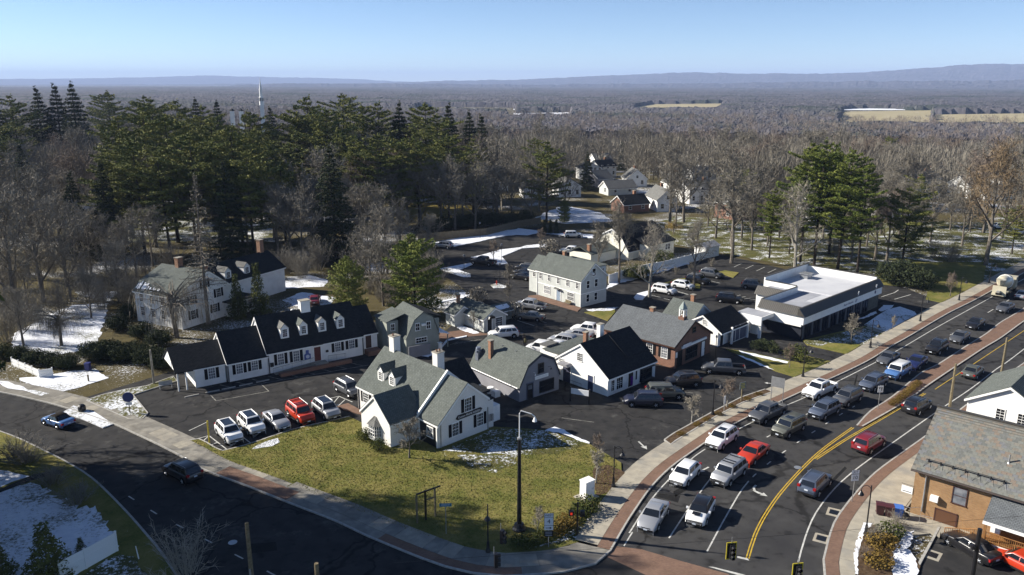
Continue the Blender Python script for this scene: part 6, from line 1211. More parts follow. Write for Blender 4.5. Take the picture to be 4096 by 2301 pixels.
# shrubs
for k, w, x, y, h, lb, s, m in (('ball', 'D', 290, 1215, 1.45, 'clipped round bush beside the bay window, the left one', 1.1, None), ('ball', 'D', 435, 1325, 1.4, 'clipped round bush beside the bay window, the right one', 1.1, None), ('small0', 'D', 755, 1410, 4.6, 'small bare ornamental tree at the shop entrance on the lawn', 1.25, None), ('bush', 'L', 1170, 1180, 1.1, 'low dark hedge bush nearest the tall lamp mast', 1.2, None), ('bush', 'L', 1270, 1170, 1.1, 'low dark hedge bush behind the slim young tree', 1.1, None), ('rust', 'L', 1530, 1040, 1.2, 'rusty brown hedge bush behind the route sign', 1.1, None), ('rust', 'L', 1620, 980, 1.2, 'rusty brown hedge bush left of the pedestrian signal', 1.1, None), ('bush', 'L', 1390, 1110, 1.0, 'dark hedge bush left of the route sign post', 1.1, None), ('bush', 'L', 1800, 830, 1.4, 'green bush in front of the white utility cabinet', 1.2, None), ('bush', 'L', 1720, 900, 1.2, 'green bush beside the pedestrian signal post', 1.1, None),
        ('young', 'L', 1325, 1060, 3.1, 'slim young bare tree in the corner hedge', 1.0, None), ('young', 'L', 1885, 570, 4.0, 'slim young bare tree beside the white cabinet', 1.0, None), ('small1', 'L', 1900, 300, 2.6, 'twiggy reddish shrub at the driveway corner of the lawn', 1.0, None), ('young', 'R', 175, 770, 3.6, 'multi stemmed pale young tree in the planting strip', 1.6, None), ('young', 'R', 545, 610, 4.2, 'reddish young tree in the planting strip by the small sign', 1.2, TWIGR),
        ('small0', 'H', 1622, 1215, 4.6, 'small bare tree on the bank front lawn', 1.0, None), ('small1', 'H', 2150, 1030, 2.4, 'tiny bare sapling on the snowy bank lawn', 1.0, TWIGP), ('small1', 'I', 1315, 360, 4.6, 'reddish bare tree on the lawn beyond the bank', 1.0, None), ('bush', 'S', 2480, 1110, 2.2, 'round evergreen shrub near the bank entrance drive', 1.0, None), ('small1', 'S', 2375, 1240, 3.4, 'twiggy bare shrub tree near the bank entrance drive', 1.0, None),
        ('bigbush', 'V', 2255, 715, 4.6, 'large dark yew mound beyond the bank, left half', .95, None), ('bigbush', 'V', 2310, 725, 3.8, 'large dark yew mound beyond the bank, right half', .9, None), ('bigbush', 'V', 1600, 700, 2.6, 'dark green rhododendron hedge behind the white fence, near end', 1.2, YEW), ('bigbush', 'V', 1660, 660, 2.6, 'dark green rhododendron hedge behind the white fence, far end', 1.2, YEW),
        ('small0', 'E', 630, 1090, 3.2, 'small crooked bare tree in front of the little grey cottage', .85, None), ('small0', 'E', 995, 640, 4.4, 'round crowned bare tree by the dark parked cars', 1.0, None), ('small1', 'E', 835, 375, 4.8, 'bare tree on the long snowy island', 1.0, None), ('small1', 'E', 1320, 215, 4.4, 'bare tree at the tip of the long snowy island', 1.0, None), ('bush', 'E', 660, 790, 2.6, 'twiggy round shrub behind the little grey cottage', 1.0, TWIG), ('bush', 'E', 1020, 950, 2.6, 'twiggy round shrub beside the silver pickup', 1.1, TWIG), ('small0', 'E', 990, 800, 3.6, 'dark twiggy tree above the snowy shed', 1.0, None), ('bush', 'E', 1410, 290, 3.2, 'round twiggy shrub behind the grey colonial house', 1.0, TWIG),
        ('cone', 'V', 125, 1462, 5.0, 'bushy conical arborvitae at lower left beside white fence', 1.5, YEWL), ('cone', 'V', 8, 1460, 3.2, 'conical arborvitae cut by the lower left corner', 1.6, YEWL), ('cone', 'V', 205, 1400, 1.7, 'small conical evergreen behind the white vinyl fence', 1.3, YEWL), ('brushp', 'V', 470, 1455, 4.0, 'pale leafless shrub at the bottom edge beside the side street', 1.5, None),
        ('brush', 'V', 190, 1270, 2.2, 'dark brown hedge by the side street kerb, nearer part', 1.9, None), ('brush', 'V', 130, 1220, 2.0, 'dark brown hedge by the side street kerb, middle part', 1.9, None), ('brush', 'V', 40, 1150, 2.2, 'dark brown hedge by the side street kerb, farther part', 2.2, None), ('brush', 'V', 70, 1165, 2.0, 'dark brown hedge by the side street kerb, second from the left', 2.0, None),
        ('rust', 'K', 530, 1230, 1.25, 'rusty green juniper in the bed below the waste bins', 1.3, None), ('bush', 'K', 600, 1150, 1.2, 'dark green juniper nearest the waste bins', 1.3, None), ('rust', 'K', 510, 1370, 1.2, 'rusty juniper at the lower end of the corner bed', 1.3, None), ('brush', 'K', 460, 1180, 1.6, 'bare twiggy shrub beside the corner lamp post', 1.0, None), ('brush', 'K', 640, 1080, 1.5, 'bare twiggy shrub below the metal handrail', 1.1, TWIGP), ('brush', 'K', 390, 1320, 1.2, 'low brown twiggy shrub at the bed edge by the pavement', 1.1, TWIGR)):
    X, Y = g(w, x, y); tree(k, 'ornamental_tree' if k in ('small0', 'small1', 'young') else 'evergreen_shrub' if k == 'cone' else 'shrub', lb, 'tree' if k in ('small0', 'small1', 'young') else 'shrub', (X, Y), h, None, None, m, s)
hg = 0
for (w, pts, h, k, lb) in (('V', [(235, 905), (270, 900), (305, 905), (340, 905), (375, 915), (410, 925)], 2.6, 'bigbush', 'dark clipped evergreen hedge in front of the long building left end'), ('V', [(10, 900), (50, 905), (90, 915), (130, 920), (170, 925)], 2.0, 'bigbush', 'dark evergreen hedge behind the white picket fence'), ('V', [(1085, 580), (1120, 578), (1160, 575), (1200, 570), (1240, 568), (1280, 566), (1320, 562)], 3.6, 'bigbush', 'dark evergreen hedge behind the back lot board fence'), ('V', [(770, 690), (740, 660), (800, 640), (700, 700), (960, 760), (930, 740), (1000, 700), (900, 690)], 2.8, 'thicket', 'dark brushy undergrowth behind the long building'), ('V', [(330, 800), (300, 830), (360, 850), (400, 870)], 2.4, 'bigbush', 'dark evergreen shrubs beside the white residence'), ('V', [(1700, 690), (1740, 680), (1790, 670)], 1.8, 'brush', 'low brown thicket in front of the white fence'), ('S', [(1800, 930), (1950, 950), (2100, 990), (1900, 900), (2050, 930)], 1.4, 'bush', 'low dark hedge below the bank drive through'), ('R', [(60, 900), (230, 800), (330, 745), (460, 690), (600, 610), (760, 530), (880, 480)], .5, 'rust', 'low brown ground shrub of the planting strip')):
    for (x, y) in pts: X, Y = g(w, x, y); tree(k, 'hedge_shrub', lb, 'hedge', (X, Y), h, None, lb, {'rust': None, 'bush': SPRUCE}.get(k), .85 if k != 'rust' else 1.3)
for x in range(10):
    q, a = at(mk, cum(mk), 9+x*1.05); tree('rust', 'median_shrub', 'low brown shrub in the planted part of the road median', 'shrub', (q[0]+.8, q[1]-.8), .6, None, 'median shrubs', None, 1.1, z=.1)

# short turf of the front lawn: blades too many to count
rs_ = np.random.RandomState(8); fx = [q[0] for q in front]; fy = [q[1] for q in front]; pts = []
while len(pts) < 42000:
    x, y = rs_.uniform(min(fx), max(fx)), rs_.uniform(min(fy), max(fy))
    if inside((x, y), front) and inside((x-.3, y-.45), front) and inside((x+.4, y-.3), front): pts.append((x, y))
P_ = np.array(pts); n_ = len(P_); a_ = rs_.uniform(0, 6.28, n_); hh = rs_.uniform(.03, .10, n_); ww = rs_.uniform(.03, .07, n_); lean = rs_.uniform(-.1, .1, (n_, 2))
V_ = np.zeros((n_, 3, 3)); V_[:, 0, 0] = P_[:, 0]-np.cos(a_)*ww; V_[:, 0, 1] = P_[:, 1]-np.sin(a_)*ww; V_[:, 1, 0] = P_[:, 0]+np.cos(a_)*ww; V_[:, 1, 1] = P_[:, 1]+np.sin(a_)*ww; V_[:, :2, 2] = .105; V_[:, 2, 0] = P_[:, 0]+lean[:, 0]; V_[:, 2, 1] = P_[:, 1]+lean[:, 1]; V_[:, 2, 2] = .11+hh
me = bpy.data.meshes.new('grass'); me.from_pydata(V_.reshape(-1, 3).tolist(), [], np.arange(n_*3).reshape(-1, 3).tolist()); me.update()
tag(obj('grass', me, LAWN), 'short yellow green winter grass of the front lawn', 'grass', kind='stuff')
# ---------------------------------------------------------------- cars
CARS = {  # L, W, H, clearance, hood z, belt z, tail z, x of: windscreen base, roof front, roof rear, rear-glass base, wheel radius
 'sedan': (4.75, 1.82, 1.45, .20, .92, .98, 1.02, 1.05, .35, -.95, -1.65, .33),
 'suv': (4.7, 1.88, 1.72, .24, 1.08, 1.12, 1.16, 1.15, .62, -1.85, -2.2, .37),
 'boxy': (4.8, 1.90, 1.80, .26, 1.12, 1.16, 1.2, 1.2, .80, -2.05, -2.28, .38),
 'hatch': (4.35, 1.80, 1.58, .20, .98, 1.04, 1.08, 1.1, .55, -1.45, -2.0, .34),
 'pickup': (5.7, 1.98, 1.88, .30, 1.18, 1.22, 1.1, 1.35, .85, -.95, -1.1, .40),
 'van': (5.1, 1.98, 1.85, .22, 1.05, 1.12, 1.15, 1.65, .95, -2.25, -2.5, .35),
 'soft': (4.1, 1.78, 1.42, .18, .90, .95, .98, .75, .25, -.75, -1.35, .33)}
CC = {}
def loft(mb, rings):
    n = len(rings[0]); o = len(mb.v); mb.v += [q for r_ in rings for q in r_]
    for i in range(len(rings)-1):
        for j in range(n): mb.f.append((o+i*n+j, o+i*n+(j+1) % n, o+(i+1)*n+(j+1) % n, o+(i+1)*n+j))
    mb.f.append(tuple(o+j for j in range(n-1, -1, -1))); mb.f.append(tuple(o+(len(rings)-1)*n+j for j in range(n)))
def car_parts(kind):
    if kind in CC: return CC[kind]
    L_, W, H, cl, hz, bz, tz, xw, xrf, xrr, xrb, wr = CARS[kind]; w = W/2; xf, xr = L_/2, -L_/2; P = []
    def ring(x, zt, ww, zb): return [(x, -ww*.90, zb), (x, -ww, zb+.16), (x, -ww, zt-.20), (x, -ww*.965, zt-.06), (x, -ww*.80, zt), (x, ww*.80, zt), (x, ww*.965, zt-.06), (x, ww, zt-.20), (x, ww, zb+.16), (x, ww*.90, zb)]
    st = [(xr, tz-.30, .80, cl+.16), (xr+.08, tz-.06, .93, cl+.06), (xr+.35, tz, .985, cl), (xrb, bz+.01, 1.0, cl), (-.3, bz, 1.0, cl), (xw, bz-.0, 1.0, cl), (xw+.25, hz+.02, .99, cl), ((xw+xf)/2+.1, hz-.015, .975, cl), (xf-.42, hz-.10, .95, cl+.02), (xf-.12, hz-.26, .88, cl+.06), (xf, hz-.42, .76, cl+.14)]
    bedz = .80
    if kind == 'pickup': st = [(xr, 1.08, .93, cl+.14), (xr+.06, 1.12, .97, cl+.1), (xr+.1, bedz, .98, cl+.1), (-1.22, bedz, 1.0, cl), (-1.16, bz, 1.0, cl)] + st[4:]
    if kind == 'van': st[6:8] = [(xw+.3, hz-.02, .98, cl), (xw+.55, hz-.12, .95, cl)]
    body = MB(); loft(body, [ring(x, zt, w*f, zb) for x, zt, f, zb in st])
    if kind == 'pickup':
        for s in (-1, 1): body.box(xr+.05, -1.15, s*w*.98-(.09 if s > 0 else 0), s*w*.98+(.09 if s < 0 else 0), bedz-.1, 1.14)
    P.append(('body', body, 'P'))
    bw, tw = w*.93, w*(.80 if kind in ('boxy', 'van') else .74); rz_ = H
    cb = [[(xrb, -bw, bz-.05), (xw, -bw, bz-.05), (xw, bw, bz-.05), (xrb, bw, bz-.05)], [(xrr, -tw, rz_-.07), (xrf, -tw, rz_-.07), (xrf, tw, rz_-.07), (xrr, tw, rz_-.07)], [(xrr+.12, -tw*.86, rz_), (xrf-.12, -tw*.86, rz_+.005), (xrf-.12, tw*.86, rz_+.005), (xrr+.12, tw*.86, rz_)]]
    cab = MB(); loft(cab, cb); P.append(('cabin', cab, 'P' if kind != 'soft' else 'SOFT'))
    def panel(q, u0, u1, v0, v1, off=.014):
        A, B, C_, D_ = [Vector(t) for t in q]; f = lambda u, v: (A*(1-u)+B*u)*(1-v)+(D_*(1-u)+C_*u)*v
        c = [f(u0, v0), f(u1, v0), f(u1, v1), f(u0, v1)]; n = (c[1]-c[0]).cross(c[3]-c[0]).normalized()*off; mb = MB(); mb.add([tuple(x+n) for x in c]+[tuple(x-n*.6) for x in c], [(0, 1, 2, 3), (0, 4, 5, 1), (1, 5, 6, 2), (2, 6, 7, 3), (3, 7, 4, 0)]); return mb
    b0, t0 = cb[0], cb[1]
    P.append(('windscreen', panel([b0[1], b0[2], t0[2], t0[1]], .05, .95, .12, .95), 'GL')); P.append(('rear_window', panel([b0[3], b0[0], t0[0], t0[3]], .10, .90, .14, .88), 'GL'))
    cuts = [(.07, .47), (.51, .93)] if kind != 'pickup' else [(.06, .40), (.45, .92)]
    if kind in ('suv', 'boxy', 'van'): cuts = [(.05, .28), (.31, .60), (.63, .93)]
    for u0, u1 in cuts:
        P.append(('side_window', panel([b0[0], b0[1], t0[1], t0[0]], u0, u1, .16, .90), 'GL')); P.append(('side_window', panel([b0[2], b0[3], t0[3], t0[2]], 1-u1, 1-u0, .16, .90), 'GL'))
    for s in (-1, 1):
        a = xf-.30; P.append(('headlight', MB().add([(a, s*w*.56, hz-.36), (xf-.04, s*w*.52, hz-.42), (a-.12, s*w*.945, hz-.36), (a, s*w*.56, hz-.22), (xf-.10, s*w*.52, hz-.29), (a-.12, s*w*.945, hz-.2), (a-.25, s*w*.93, hz-.22)], [(0, 1, 4, 3), (1, 2, 5, 4), (3, 4, 5, 6), (0, 2, 1)]), 'HL'))
        z1 = tz-.14 if kind not in ('suv', 'boxy', 'van', 'hatch') else tz+.05; P.append(('tail_light', MB().box(xr-.005, xr+.22, s*w*.80-.13, s*w*.80+.13, z1-.24, z1-.02), 'TL'))
        P.append(('mirror', MB().box(xw-.38, xw-.22, s*(w+.10)-.09, s*(w+.10)+.09, bz-.02, bz+.14), 'P'))
        for xx in (xf-.92, xr+.88):
            arch = MB(); arch.tube([(xx, s*(w*.93), wr+.02), (xx, s*(w+.006), wr+.02)], [wr+.075]*2, 16); P.append(('wheel_arch', arch, 'BK'))
            wh = MB(); wh.tube([(xx, s*(w-.20), wr), (xx, s*(w+.008), wr), (xx, s*(w+.022), wr)], [wr, wr, wr-.05], 16); ri = MB(); ri.tube([(xx, s*(w+.0), wr), (xx, s*(w+.027), wr)], [wr*.64, wr*.62], 12)
            hub = MB(); 
            for k in range(5): a_ = k*1.2566; hub.tube([(xx, s*(w+.028), wr), (xx+wr*.6*math.cos(a_), s*(w+.030), wr+wr*.6*math.sin(a_))], [.035, .03], 4)
            P.append(('wheel', wh, 'TY', [('rim', ri, 'BK'), ('spokes', hub, 'RI')]))
    P.append(('grille', MB().box(xf-.16, xf-.015, -w*.46, w*.46, hz-.56, hz-.34), 'BK')); P.append(('front_bumper', MB().box(xf-.25, xf+.03, -w*.72, w*.72, cl+.08, cl+.24), 'BK')); P.append(('rear_bumper', MB().box(xr-.05, xr+.2, -w*.80, w*.80, cl+.12, cl+.30), 'BK' if kind != 'pickup' else 'CH'))
    P.append(('number_plate', MB().box(xf+.031, xf+.045, -.17, .17, cl+.18, cl+.30), 'PL')); zz = (tz-.32 if kind not in ('sedan', 'soft') else tz-.34); P.append(('number_plate', MB().box(xr-.03, xr+.1, -.17, .17, zz-.07, zz+.06), 'PL'))
    if kind in ('suv', 'boxy'):
        for s in (-1, 1): P.append(('roof_rail', MB().tube([(xrr+.15, s*tw*.88, rz_+.0), (xrr+.25, s*tw*.88, rz_+.06), (xrf-.3, s*tw*.88, rz_+.06), (xrf-.15, s*tw*.88, rz_-.01)], [.022]*4, 4), 'RA'))
    if kind == 'pickup': P.append(('bed_liner', MB().box(xr+.12, -1.2, -w*.85, w*.85, bedz+.002, bedz+.02), 'BK'))
    P.append(('sill', MB().box(xr+1.35, xf-1.4, -w*1.004, w*1.004, cl+.02, cl+.2), 'BK'))
    out = []
    for e in P:
        sm = e[0] in ('body', 'cabin'); me = e[1].mesh(e[0], uv=False)
        if sm:
            bm = bmesh.new(); bm.from_mesh(me); bmesh.ops.bevel(bm, geom=[x for x in bm.edges if x.calc_face_angle(0) > .6], offset=.045, segments=2, affect='EDGES', profile=.6); bm.to_mesh(me); bm.free(); me.polygons.foreach_set('use_smooth', [True]*len(me.polygons))
            try: me.set_sharp_from_angle(angle=R(50))
            except Exception: pass
        out.append((e[0], me, e[2], [(n_, m_.mesh(n_, uv=False), k_) for n_, m_, k_ in (e[3] if len(e) > 3 else [])]))
    CC[kind] = out; return out
SOFT = mat('soft_top', (.018, .016, .014), rough=.9)
def car(kind, pm, label, w, x, y, az, cat='car', roof=None, rails=None, group=None, extra=None):
    X, Y = g(w, x, y) if isinstance(w, str) else w; z = .02
    o = thing({'pickup': 'pickup_truck', 'van': 'van'}.get(kind, 'car'), label, cat, (X, Y, z), R(az), group)
    MM = {'P': pm, 'GL': CGLASS, 'BK': CPLAST, 'TY': TYRE, 'RI': RIM, 'HL': HLIGHT, 'TL': TLIGHT, 'PL': PLATE, 'CH': CHROME, 'SOFT': SOFT, 'RA': rails or STEEL}
    for n_, me, k_, sub in car_parts(kind):
        m = MM[k_]
        if roof is not None and n_ == 'cabin': m = roof
        if not me.materials: me.materials.append(CPLAST)
        p_ = obj(n_, me, m, o)
        for n2, me2, k2 in sub:
            if not me2.materials: me2.materials.append(CPLAST)
            obj(n2, me2, MM[k2], p_)
    if extra:
        L_, W, H = CARS[kind][:3]
        if extra == 'sunroof': obj('sunroof', MB().box(-.45, .3, -.42, .42, H+.002, H+.014), CGLASS, o)
        if extra == 'panorama': obj('sunroof', MB().box(-1.5, .4, -.5, .5, H+.002, H+.014), CGLASS, o)
        if extra == 'rack': obj('roof_rack', MB().box(-1.4, -1.3, -.6, .6, H+.06, H+.12).box(-.3, -.2, -.6, .6, H+.06, H+.12).box(.2, .3, -.6, .6, H+.06, H+.12), BLACK, o)
        if extra == 'stripe': obj('hood_stripe', MB().box(1.2, 1.75, -.35, .35, 1.09, 1.105), BLACK, o)
    return o
road_az = lambda w, x, y, d=1: math.degrees(at(LK, cum(LK), min(cum(LK)[-1]-1, min((math.hypot(g(w, x, y)[0]-q[0], g(w, x, y)[1]-q[1]), s) for q, s in zip(LK, cum(LK)))[1]))[1]) + (180 if d > 0 else 0)
for k, pm, lb, w, x, y, ex, rf in (
  ('sedan', PS, 'silver sedan waiting first at the stop line, left lane', 'J', 335, 1000, None, None), ('hatch', PW, 'white hatchback with black roof and bonnet stripe at the stop line', 'J', 722, 965, 'stripe', PK),
  ('hatch', PW, 'white crossover second in the left lane, behind the silver sedan', 'J', 595, 655, None, None), ('boxy', PS, 'silver off roader with black roof rack in the middle lane', 'J', 955, 650, 'rack', None),
  ('suv', PW, 'white sport utility car with sunroof beside the planting strip', 'J', 898, 362, 'sunroof', None), ('sedan', PR, 'bright red sedan in the middle lane', 'J', 1155, 480, None, None),
  ('pickup', PG, 'dark grey pickup truck beside the pavement', 'J', 1275, 148, None, None), ('boxy', PGR, 'boxy grey green sport utility car behind the red sedan', 'J', 1450, 268, 'sunroof', None),
  ('suv', PB, 'slate blue crossover behind the boxy grey green one', 'R', 1565, 685, None, None), ('pickup', PW, 'white pickup truck in the left lane by the wide sign', 'R', 1515, 470, 'sunroof', None), ('suv', PG, 'dark grey crossover right of the white pickup', 'R', 1805, 552, None, None),
  ('suv', PB, 'blue grey crossover beside the road median tip', 'I', 500, 1318, None, None), ('boxy', PBL, 'light blue boxy car with white roof', 'I', 758, 1195, None, PW), ('sedan', PG, 'dark sedan by the bank driveway kerb', 'I', 660, 1048, None, None), ('sedan', PN, 'deep navy blue sedan beside the planted median', 'I', 955, 1088, None, None),
  ('suv', PK, 'black sport utility car ahead of the navy sedan up the road', 'I', 1170, 938, None, None), ('sedan', PG, 'dark grey sedan beside the brick median, up the road', 'I', 1412, 822, None, None), ('sedan', PK, 'black sedan far up the road before the bare branches', 'I', 1575, 678, None, None), ('sedan', PG, 'dark car half hidden behind bare branches up the road', 'I', 1890, 508, None, None)):
    car(k, pm, lb, w, x, y, road_az(w, x, y), extra=ex, roof=rf, cat='pickup' if k == 'pickup' else 'car')
for k, pm, lb, w, x, y in (('suv', PB, 'pale blue grey car driving away near the bottom of the road', 'J', 1668, 735), ('suv', PM, 'dark red crossover driving away past the slate roof', 'K', 432, 468), ('suv', PK, 'black crossover driving away beside the wooden pole', 'K', 802, 178), ('sedan', PGR, 'dark grey sedan driving away near the right edge', 'I', 1548, 1188), ('sedan', PS, 'silver car at the right edge beside the mixer truck', 'I', 2080, 375)):
    car(k, pm, lb, w, x, y, road_az(w, x, y, -1))
car('soft', PBL, 'blue convertible with dark soft top on the side street', 'B', 398, 425, 152); car('suv', PK, 'black sport utility car on the side street in tree shade', 'B', 1245, 780, 143)
for k, pm, lb, x, y, ex in (('suv', PW, 'white sport utility car nearest the yellow post, first in its row', 578, 1102, 'panorama'), ('suv', PW, 'white car with dark glass roof, second in the front lot row', 634, 1080, 'panorama'), ('sedan', PS, 'pale silver sedan third in the front lot row', 697, 1068, None), ('boxy', PR, 'red sport utility car with roof rack in the front lot row', 757, 1053, 'rack'), ('suv', PS, 'silver crossover last in the front lot row, near the brick path', 822, 1043, 'panorama')):
    car(k, pm, lb, 'V', x, y, -53, extra=ex)
car('suv', PG, 'dark grey crossover behind the white corner house', 'C', 2050, 1222, -48)
car('suv', paint('night_blue', (.014, .016, .034)), 'dark blue sport utility car parked side on before the shops', 'T', 1100, 455, 178); car('boxy', PGR, 'old silver green jeep parked behind the dark blue one', 'T', 1440, 345, 2); car('suv', PK, 'black car in deep shade before the dark roofed shop', 'T', 1700, 160, 190); car('pickup', PG, 'dark truck in shade before the brick cupola shop', 'F', 2170, 880, 170, 'pickup')
for k, pm, lb, x, y, az_, c_ in (('suv', PW, 'white sport utility car above the grey gambrel roof', 935, 1162, 195, 'car'), ('pickup', PS, 'silver pickup truck parked before the grey colonial house', 1210, 868, 155, 'pickup'), ('sedan', PGO, 'champagne sedan parked beside the silver pickup', 1215, 978, 160, 'car'), ('pickup', PW, 'white jeep pickup behind the dark roofed shop', 1815, 1128, 155, 'pickup'), ('sedan', PS, 'silver coupe partly hidden behind the dark roofed shop', 1705, 1165, 155, 'car'), ('suv', PS, 'silver crossover in the inner lot behind the shops', 1548, 1235, 150, 'car'), ('sedan', PW, 'white sedan between the silver crossover and the white van', 1475, 1290, 150, 'car'), ('van', PW, 'white station van behind the grey gambrel roof', 1335, 1320, 155, 'van')):
    car(k, pm, lb, 'E', x, y, az_, c_)
for k, pm, lb, w, x, y, az_ in (('suv', PW, 'white sport utility car under the pale twin stemmed tree', 'X', 1250, 1330, -38), ('hatch', PW, 'white crossover next to the one under the pale tree', 'X', 1590, 1240, -38), ('suv', PK, 'black car third in the row by the white fence lot', 'X', 1860, 1145, -38), ('suv', PG, 'black and silver car last in the row by the white fence lot', 'X', 2110, 1040, -38), ('suv', PK, 'black crossover alone in the bank lot', 'F', 2235, 155, -20), ('suv', PG, 'grey car parked against the bank back corner', 'H', 375, 500, -25), ('suv', PW, 'white car at the far right corner of the back lot', 'E', 1655, 130, 0), ('suv', PS, 'pale car at the left end of the back lot', 'E', 315, 240, 160), ('pickup', PK, 'dark pickup beside the long snowy island', 'E', 730, 410, 150), ('sedan', PK, 'black sedan nearest the round bare tree in the back lot', 'E', 1120, 560, 150), ('sedan', PK, 'black car middle of the three beside the grey colonial', 'E', 1140, 520, 150), ('suv', PK, 'black car farthest of the three beside the grey colonial', 'E', 1160, 480, 150), ('pickup', PW, 'white pickup behind the grey colonial roof', 'E', 1640, 300, 160), ('sedan', PM, 'dark red car behind the long white building', 'C', 1700, 290, 100), ('suv', PW, 'white car on the drive at the right edge, left one', 'Q', 1692, 1135, 170), ('sedan', PS, 'silver car on the drive at the right edge, right one', 'Q', 1810, 1172, 170), ('sedan', PK, 'black sedan parked below the timber porch', 'K', 1215, 1270, 112), ('sedan', PR, 'red car cut by the lower right corner', 'K', 1590, 1390, 118)):
    car(k, pm, lb, w, x, y, az_, 'pickup' if k == 'pickup' else 'car')
# ---- concrete mixer truck
X, Y = g('I', 1880, 335); t = thing('concrete_mixer_truck', 'cream concrete mixer truck at the far right end of the road', 'truck', (X, Y, .02), R(47))
obj('chassis', MB().box(-4.5, 4.2, -.5, .5, .75, 1.05), CPLAST, t); cb_ = obj('cab', MB().prism([(2.4, -1.2), (4.3, -1.15), (4.3, 1.15), (2.4, 1.2)], .8, 2.9), PT, t)
obj('windscreen', MB().box(4.31, 4.34, -1.0, 1.0, 1.8, 2.7), CGLASS, t)
dr = MB(); dr.tube([(2.0, 0, 2.2), (1.4, 0, 2.25), (-.6, 0, 2.5), (-2.6, 0, 2.75), (-3.6, 0, 2.85)], [.7, 1.15, 1.3, .95, .55], 18); obj('drum', dr, PT, t, smooth=True)
obj('drum_stripe', MB().tube([(-.35, 0, 2.47), (-.85, 0, 2.53)], [1.315, 1.315], 18), TRIM, t)
obj('hopper', MB().tube([(-3.9, 0, 2.5), (-3.9, 0, 3.5)], [.35, .85], 8), PT, t); obj('chute', MB().box(-5.2, -4.0, -.25, .25, 1.3, 1.5), STEEL, t); obj('rear_frame', MB().box(-4.3, -4.1, -1.1, 1.1, .7, 2.3).box(-4.4, -4.3, -1.15, 1.15, .55, .9), PT, t)
for x in (3.2, -1.9, -3.2):
    for s in (-1, 1): obj('wheel', MB().tube([(x, s*.8, .52), (x, s*1.2, .52)], [.52]*2, 16), TYRE, t); obj('fender', MB().box(x-.7, x+.7, s*1.0-.2, s*1.0+.2, 1.08, 1.14), PT, t)

# ---------------------------------------------------------------- street furniture
def lamp(w, x, y, h, label, ang, parent_m=BLACK):
    X, Y = g(w, x, y); t = thing('street_lamp', label, 'street lamp', (X, Y, .12), R(ang)); 
    obj('lamp_base', MB().lathe([(.22, 0), (.22, .1), (.14, .35), (.11, .9), (.09, 1.0)], 8), BLACK, t); obj('lamp_post', MB().cyl(0, 0, .9, h, .065, .05, 8), BLACK, t)
    pts = [(.0, 0, h-.55)] + [(.38-.38*math.cos(a), 0, h-.5+.45*math.sin(a)) for a in np.linspace(.2, math.pi*.98, 9)]; obj('lamp_arm', MB().tube(pts, [.03]*10, 6), BLACK, t)
    hd = obj('lamp_head', MB().lathe([(.04, .0), (.07, -.12), (.14, -.22), (.27, -.42), (.27, -.47), (.2, -.48)], 10, (.76, 0, h-.5)), BLACK, t); obj('lamp_lens', MB().lathe([(.19, -.48), (.15, -.56), (.05, -.6)], 10, (.76, 0, h-.5)), GLASSL, t)
lamp('R', 395, 690, 4.4, 'black curved arm street lamp in the planting strip', -20); lamp('K', 408, 1145, 4.7, 'black curved arm street lamp above the juniper bed', 165)
lamp('L', 2055, 605, 4.3, 'black curved arm street lamp at the driveway corner of the lawn', -10); lamp('L', 848, 1235, 4.4, 'black street lamp on the shaded corner pavement', -90)
lamp('R', 1345, 290, 4.4, 'black street lamp by the white porch office drive', -15); lamp('I', 475, 905, 4.3, 'black street lamp at the near corner of the bank lawn', -30); lamp('I', 1000, 625, 4.3, 'black street lamp at the snowy bank lawn', -30); lamp('I', 1408, 405, 4.3, 'black street lamp beyond the bank driveway', -30); lamp('I', 1725, 225, 4.3, 'black street lamp farthest up the road before the mixer truck', -30)
for x, y, lb in ((533, 515, 'black lamp on the small snowy island of the back lot'), (918, 390, 'black lamp on the long snowy island of the back lot'), (900, 610, 'black lamp by the hydrant island of the back lot'), (1515, 290, 'black lamp behind the grey colonial house'), (697, 140, 'black lamp by the back lot snow bank')):
    X, Y = g('E', x, y); t = thing('lot_lamp', lb, 'lamp', (X, Y, .1)); obj('lamp_post', MB().cyl(0, 0, 0, 3.6, .05, n=6), BLACK, t); obj('lamp_globe', MB().lathe([(.05, 3.6), (.2, 3.7), (.24, 4.0), (.1, 4.15)], 8), GLASSL, t)
X, Y = g('S', 1110, 1100); t = thing('shop_lamp_post', 'thin dark lamp post before the brick cupola shop', 'lamp', (X, Y, 0)); obj('lamp_post', MB().cyl(0, 0, 0, 3.2, .05, n=6), BLACK, t); obj('lamp_globe', MB().lathe([(.05, 3.2), (.16, 3.3), (.1, 3.6)], 8), GLASSL, t)
# tall mast with the long arm
X, Y = g('L', 1148, 1015); t = thing('signal_mast', 'tall black mast with pale curved lamp arm on the front lawn', 'mast', (X, Y, .11))
obj('mast_base', MB().lathe([(.62, 0), (.62, .12), (.5, .3), (.42, .55), (.24, .6)], 14), BLACK, t); obj('mast_pole', MB().cyl(0, 0, .5, 8.6, .21, .14, 12), BLACK, t); obj('mast_extension', MB().tube([(0, 0, 8.6), (0, 0, 10.9), (.12, 0, 11.15), (1.0, -.2, 10.95), (1.25, -.25, 10.75)], [.06, .05, .05, .045, .045], 6), TRIM, t); obj('lamp_head', MB().lathe([(.05, 0), (.12, -.2), (.2, -.45)], 8, (1.28, -.25, 10.75)), TRIM, t); obj('mast_cap', MB().lathe([(.2, 8.55), (.2, 8.7), (.05, 8.75)], 10), STEEL, t)
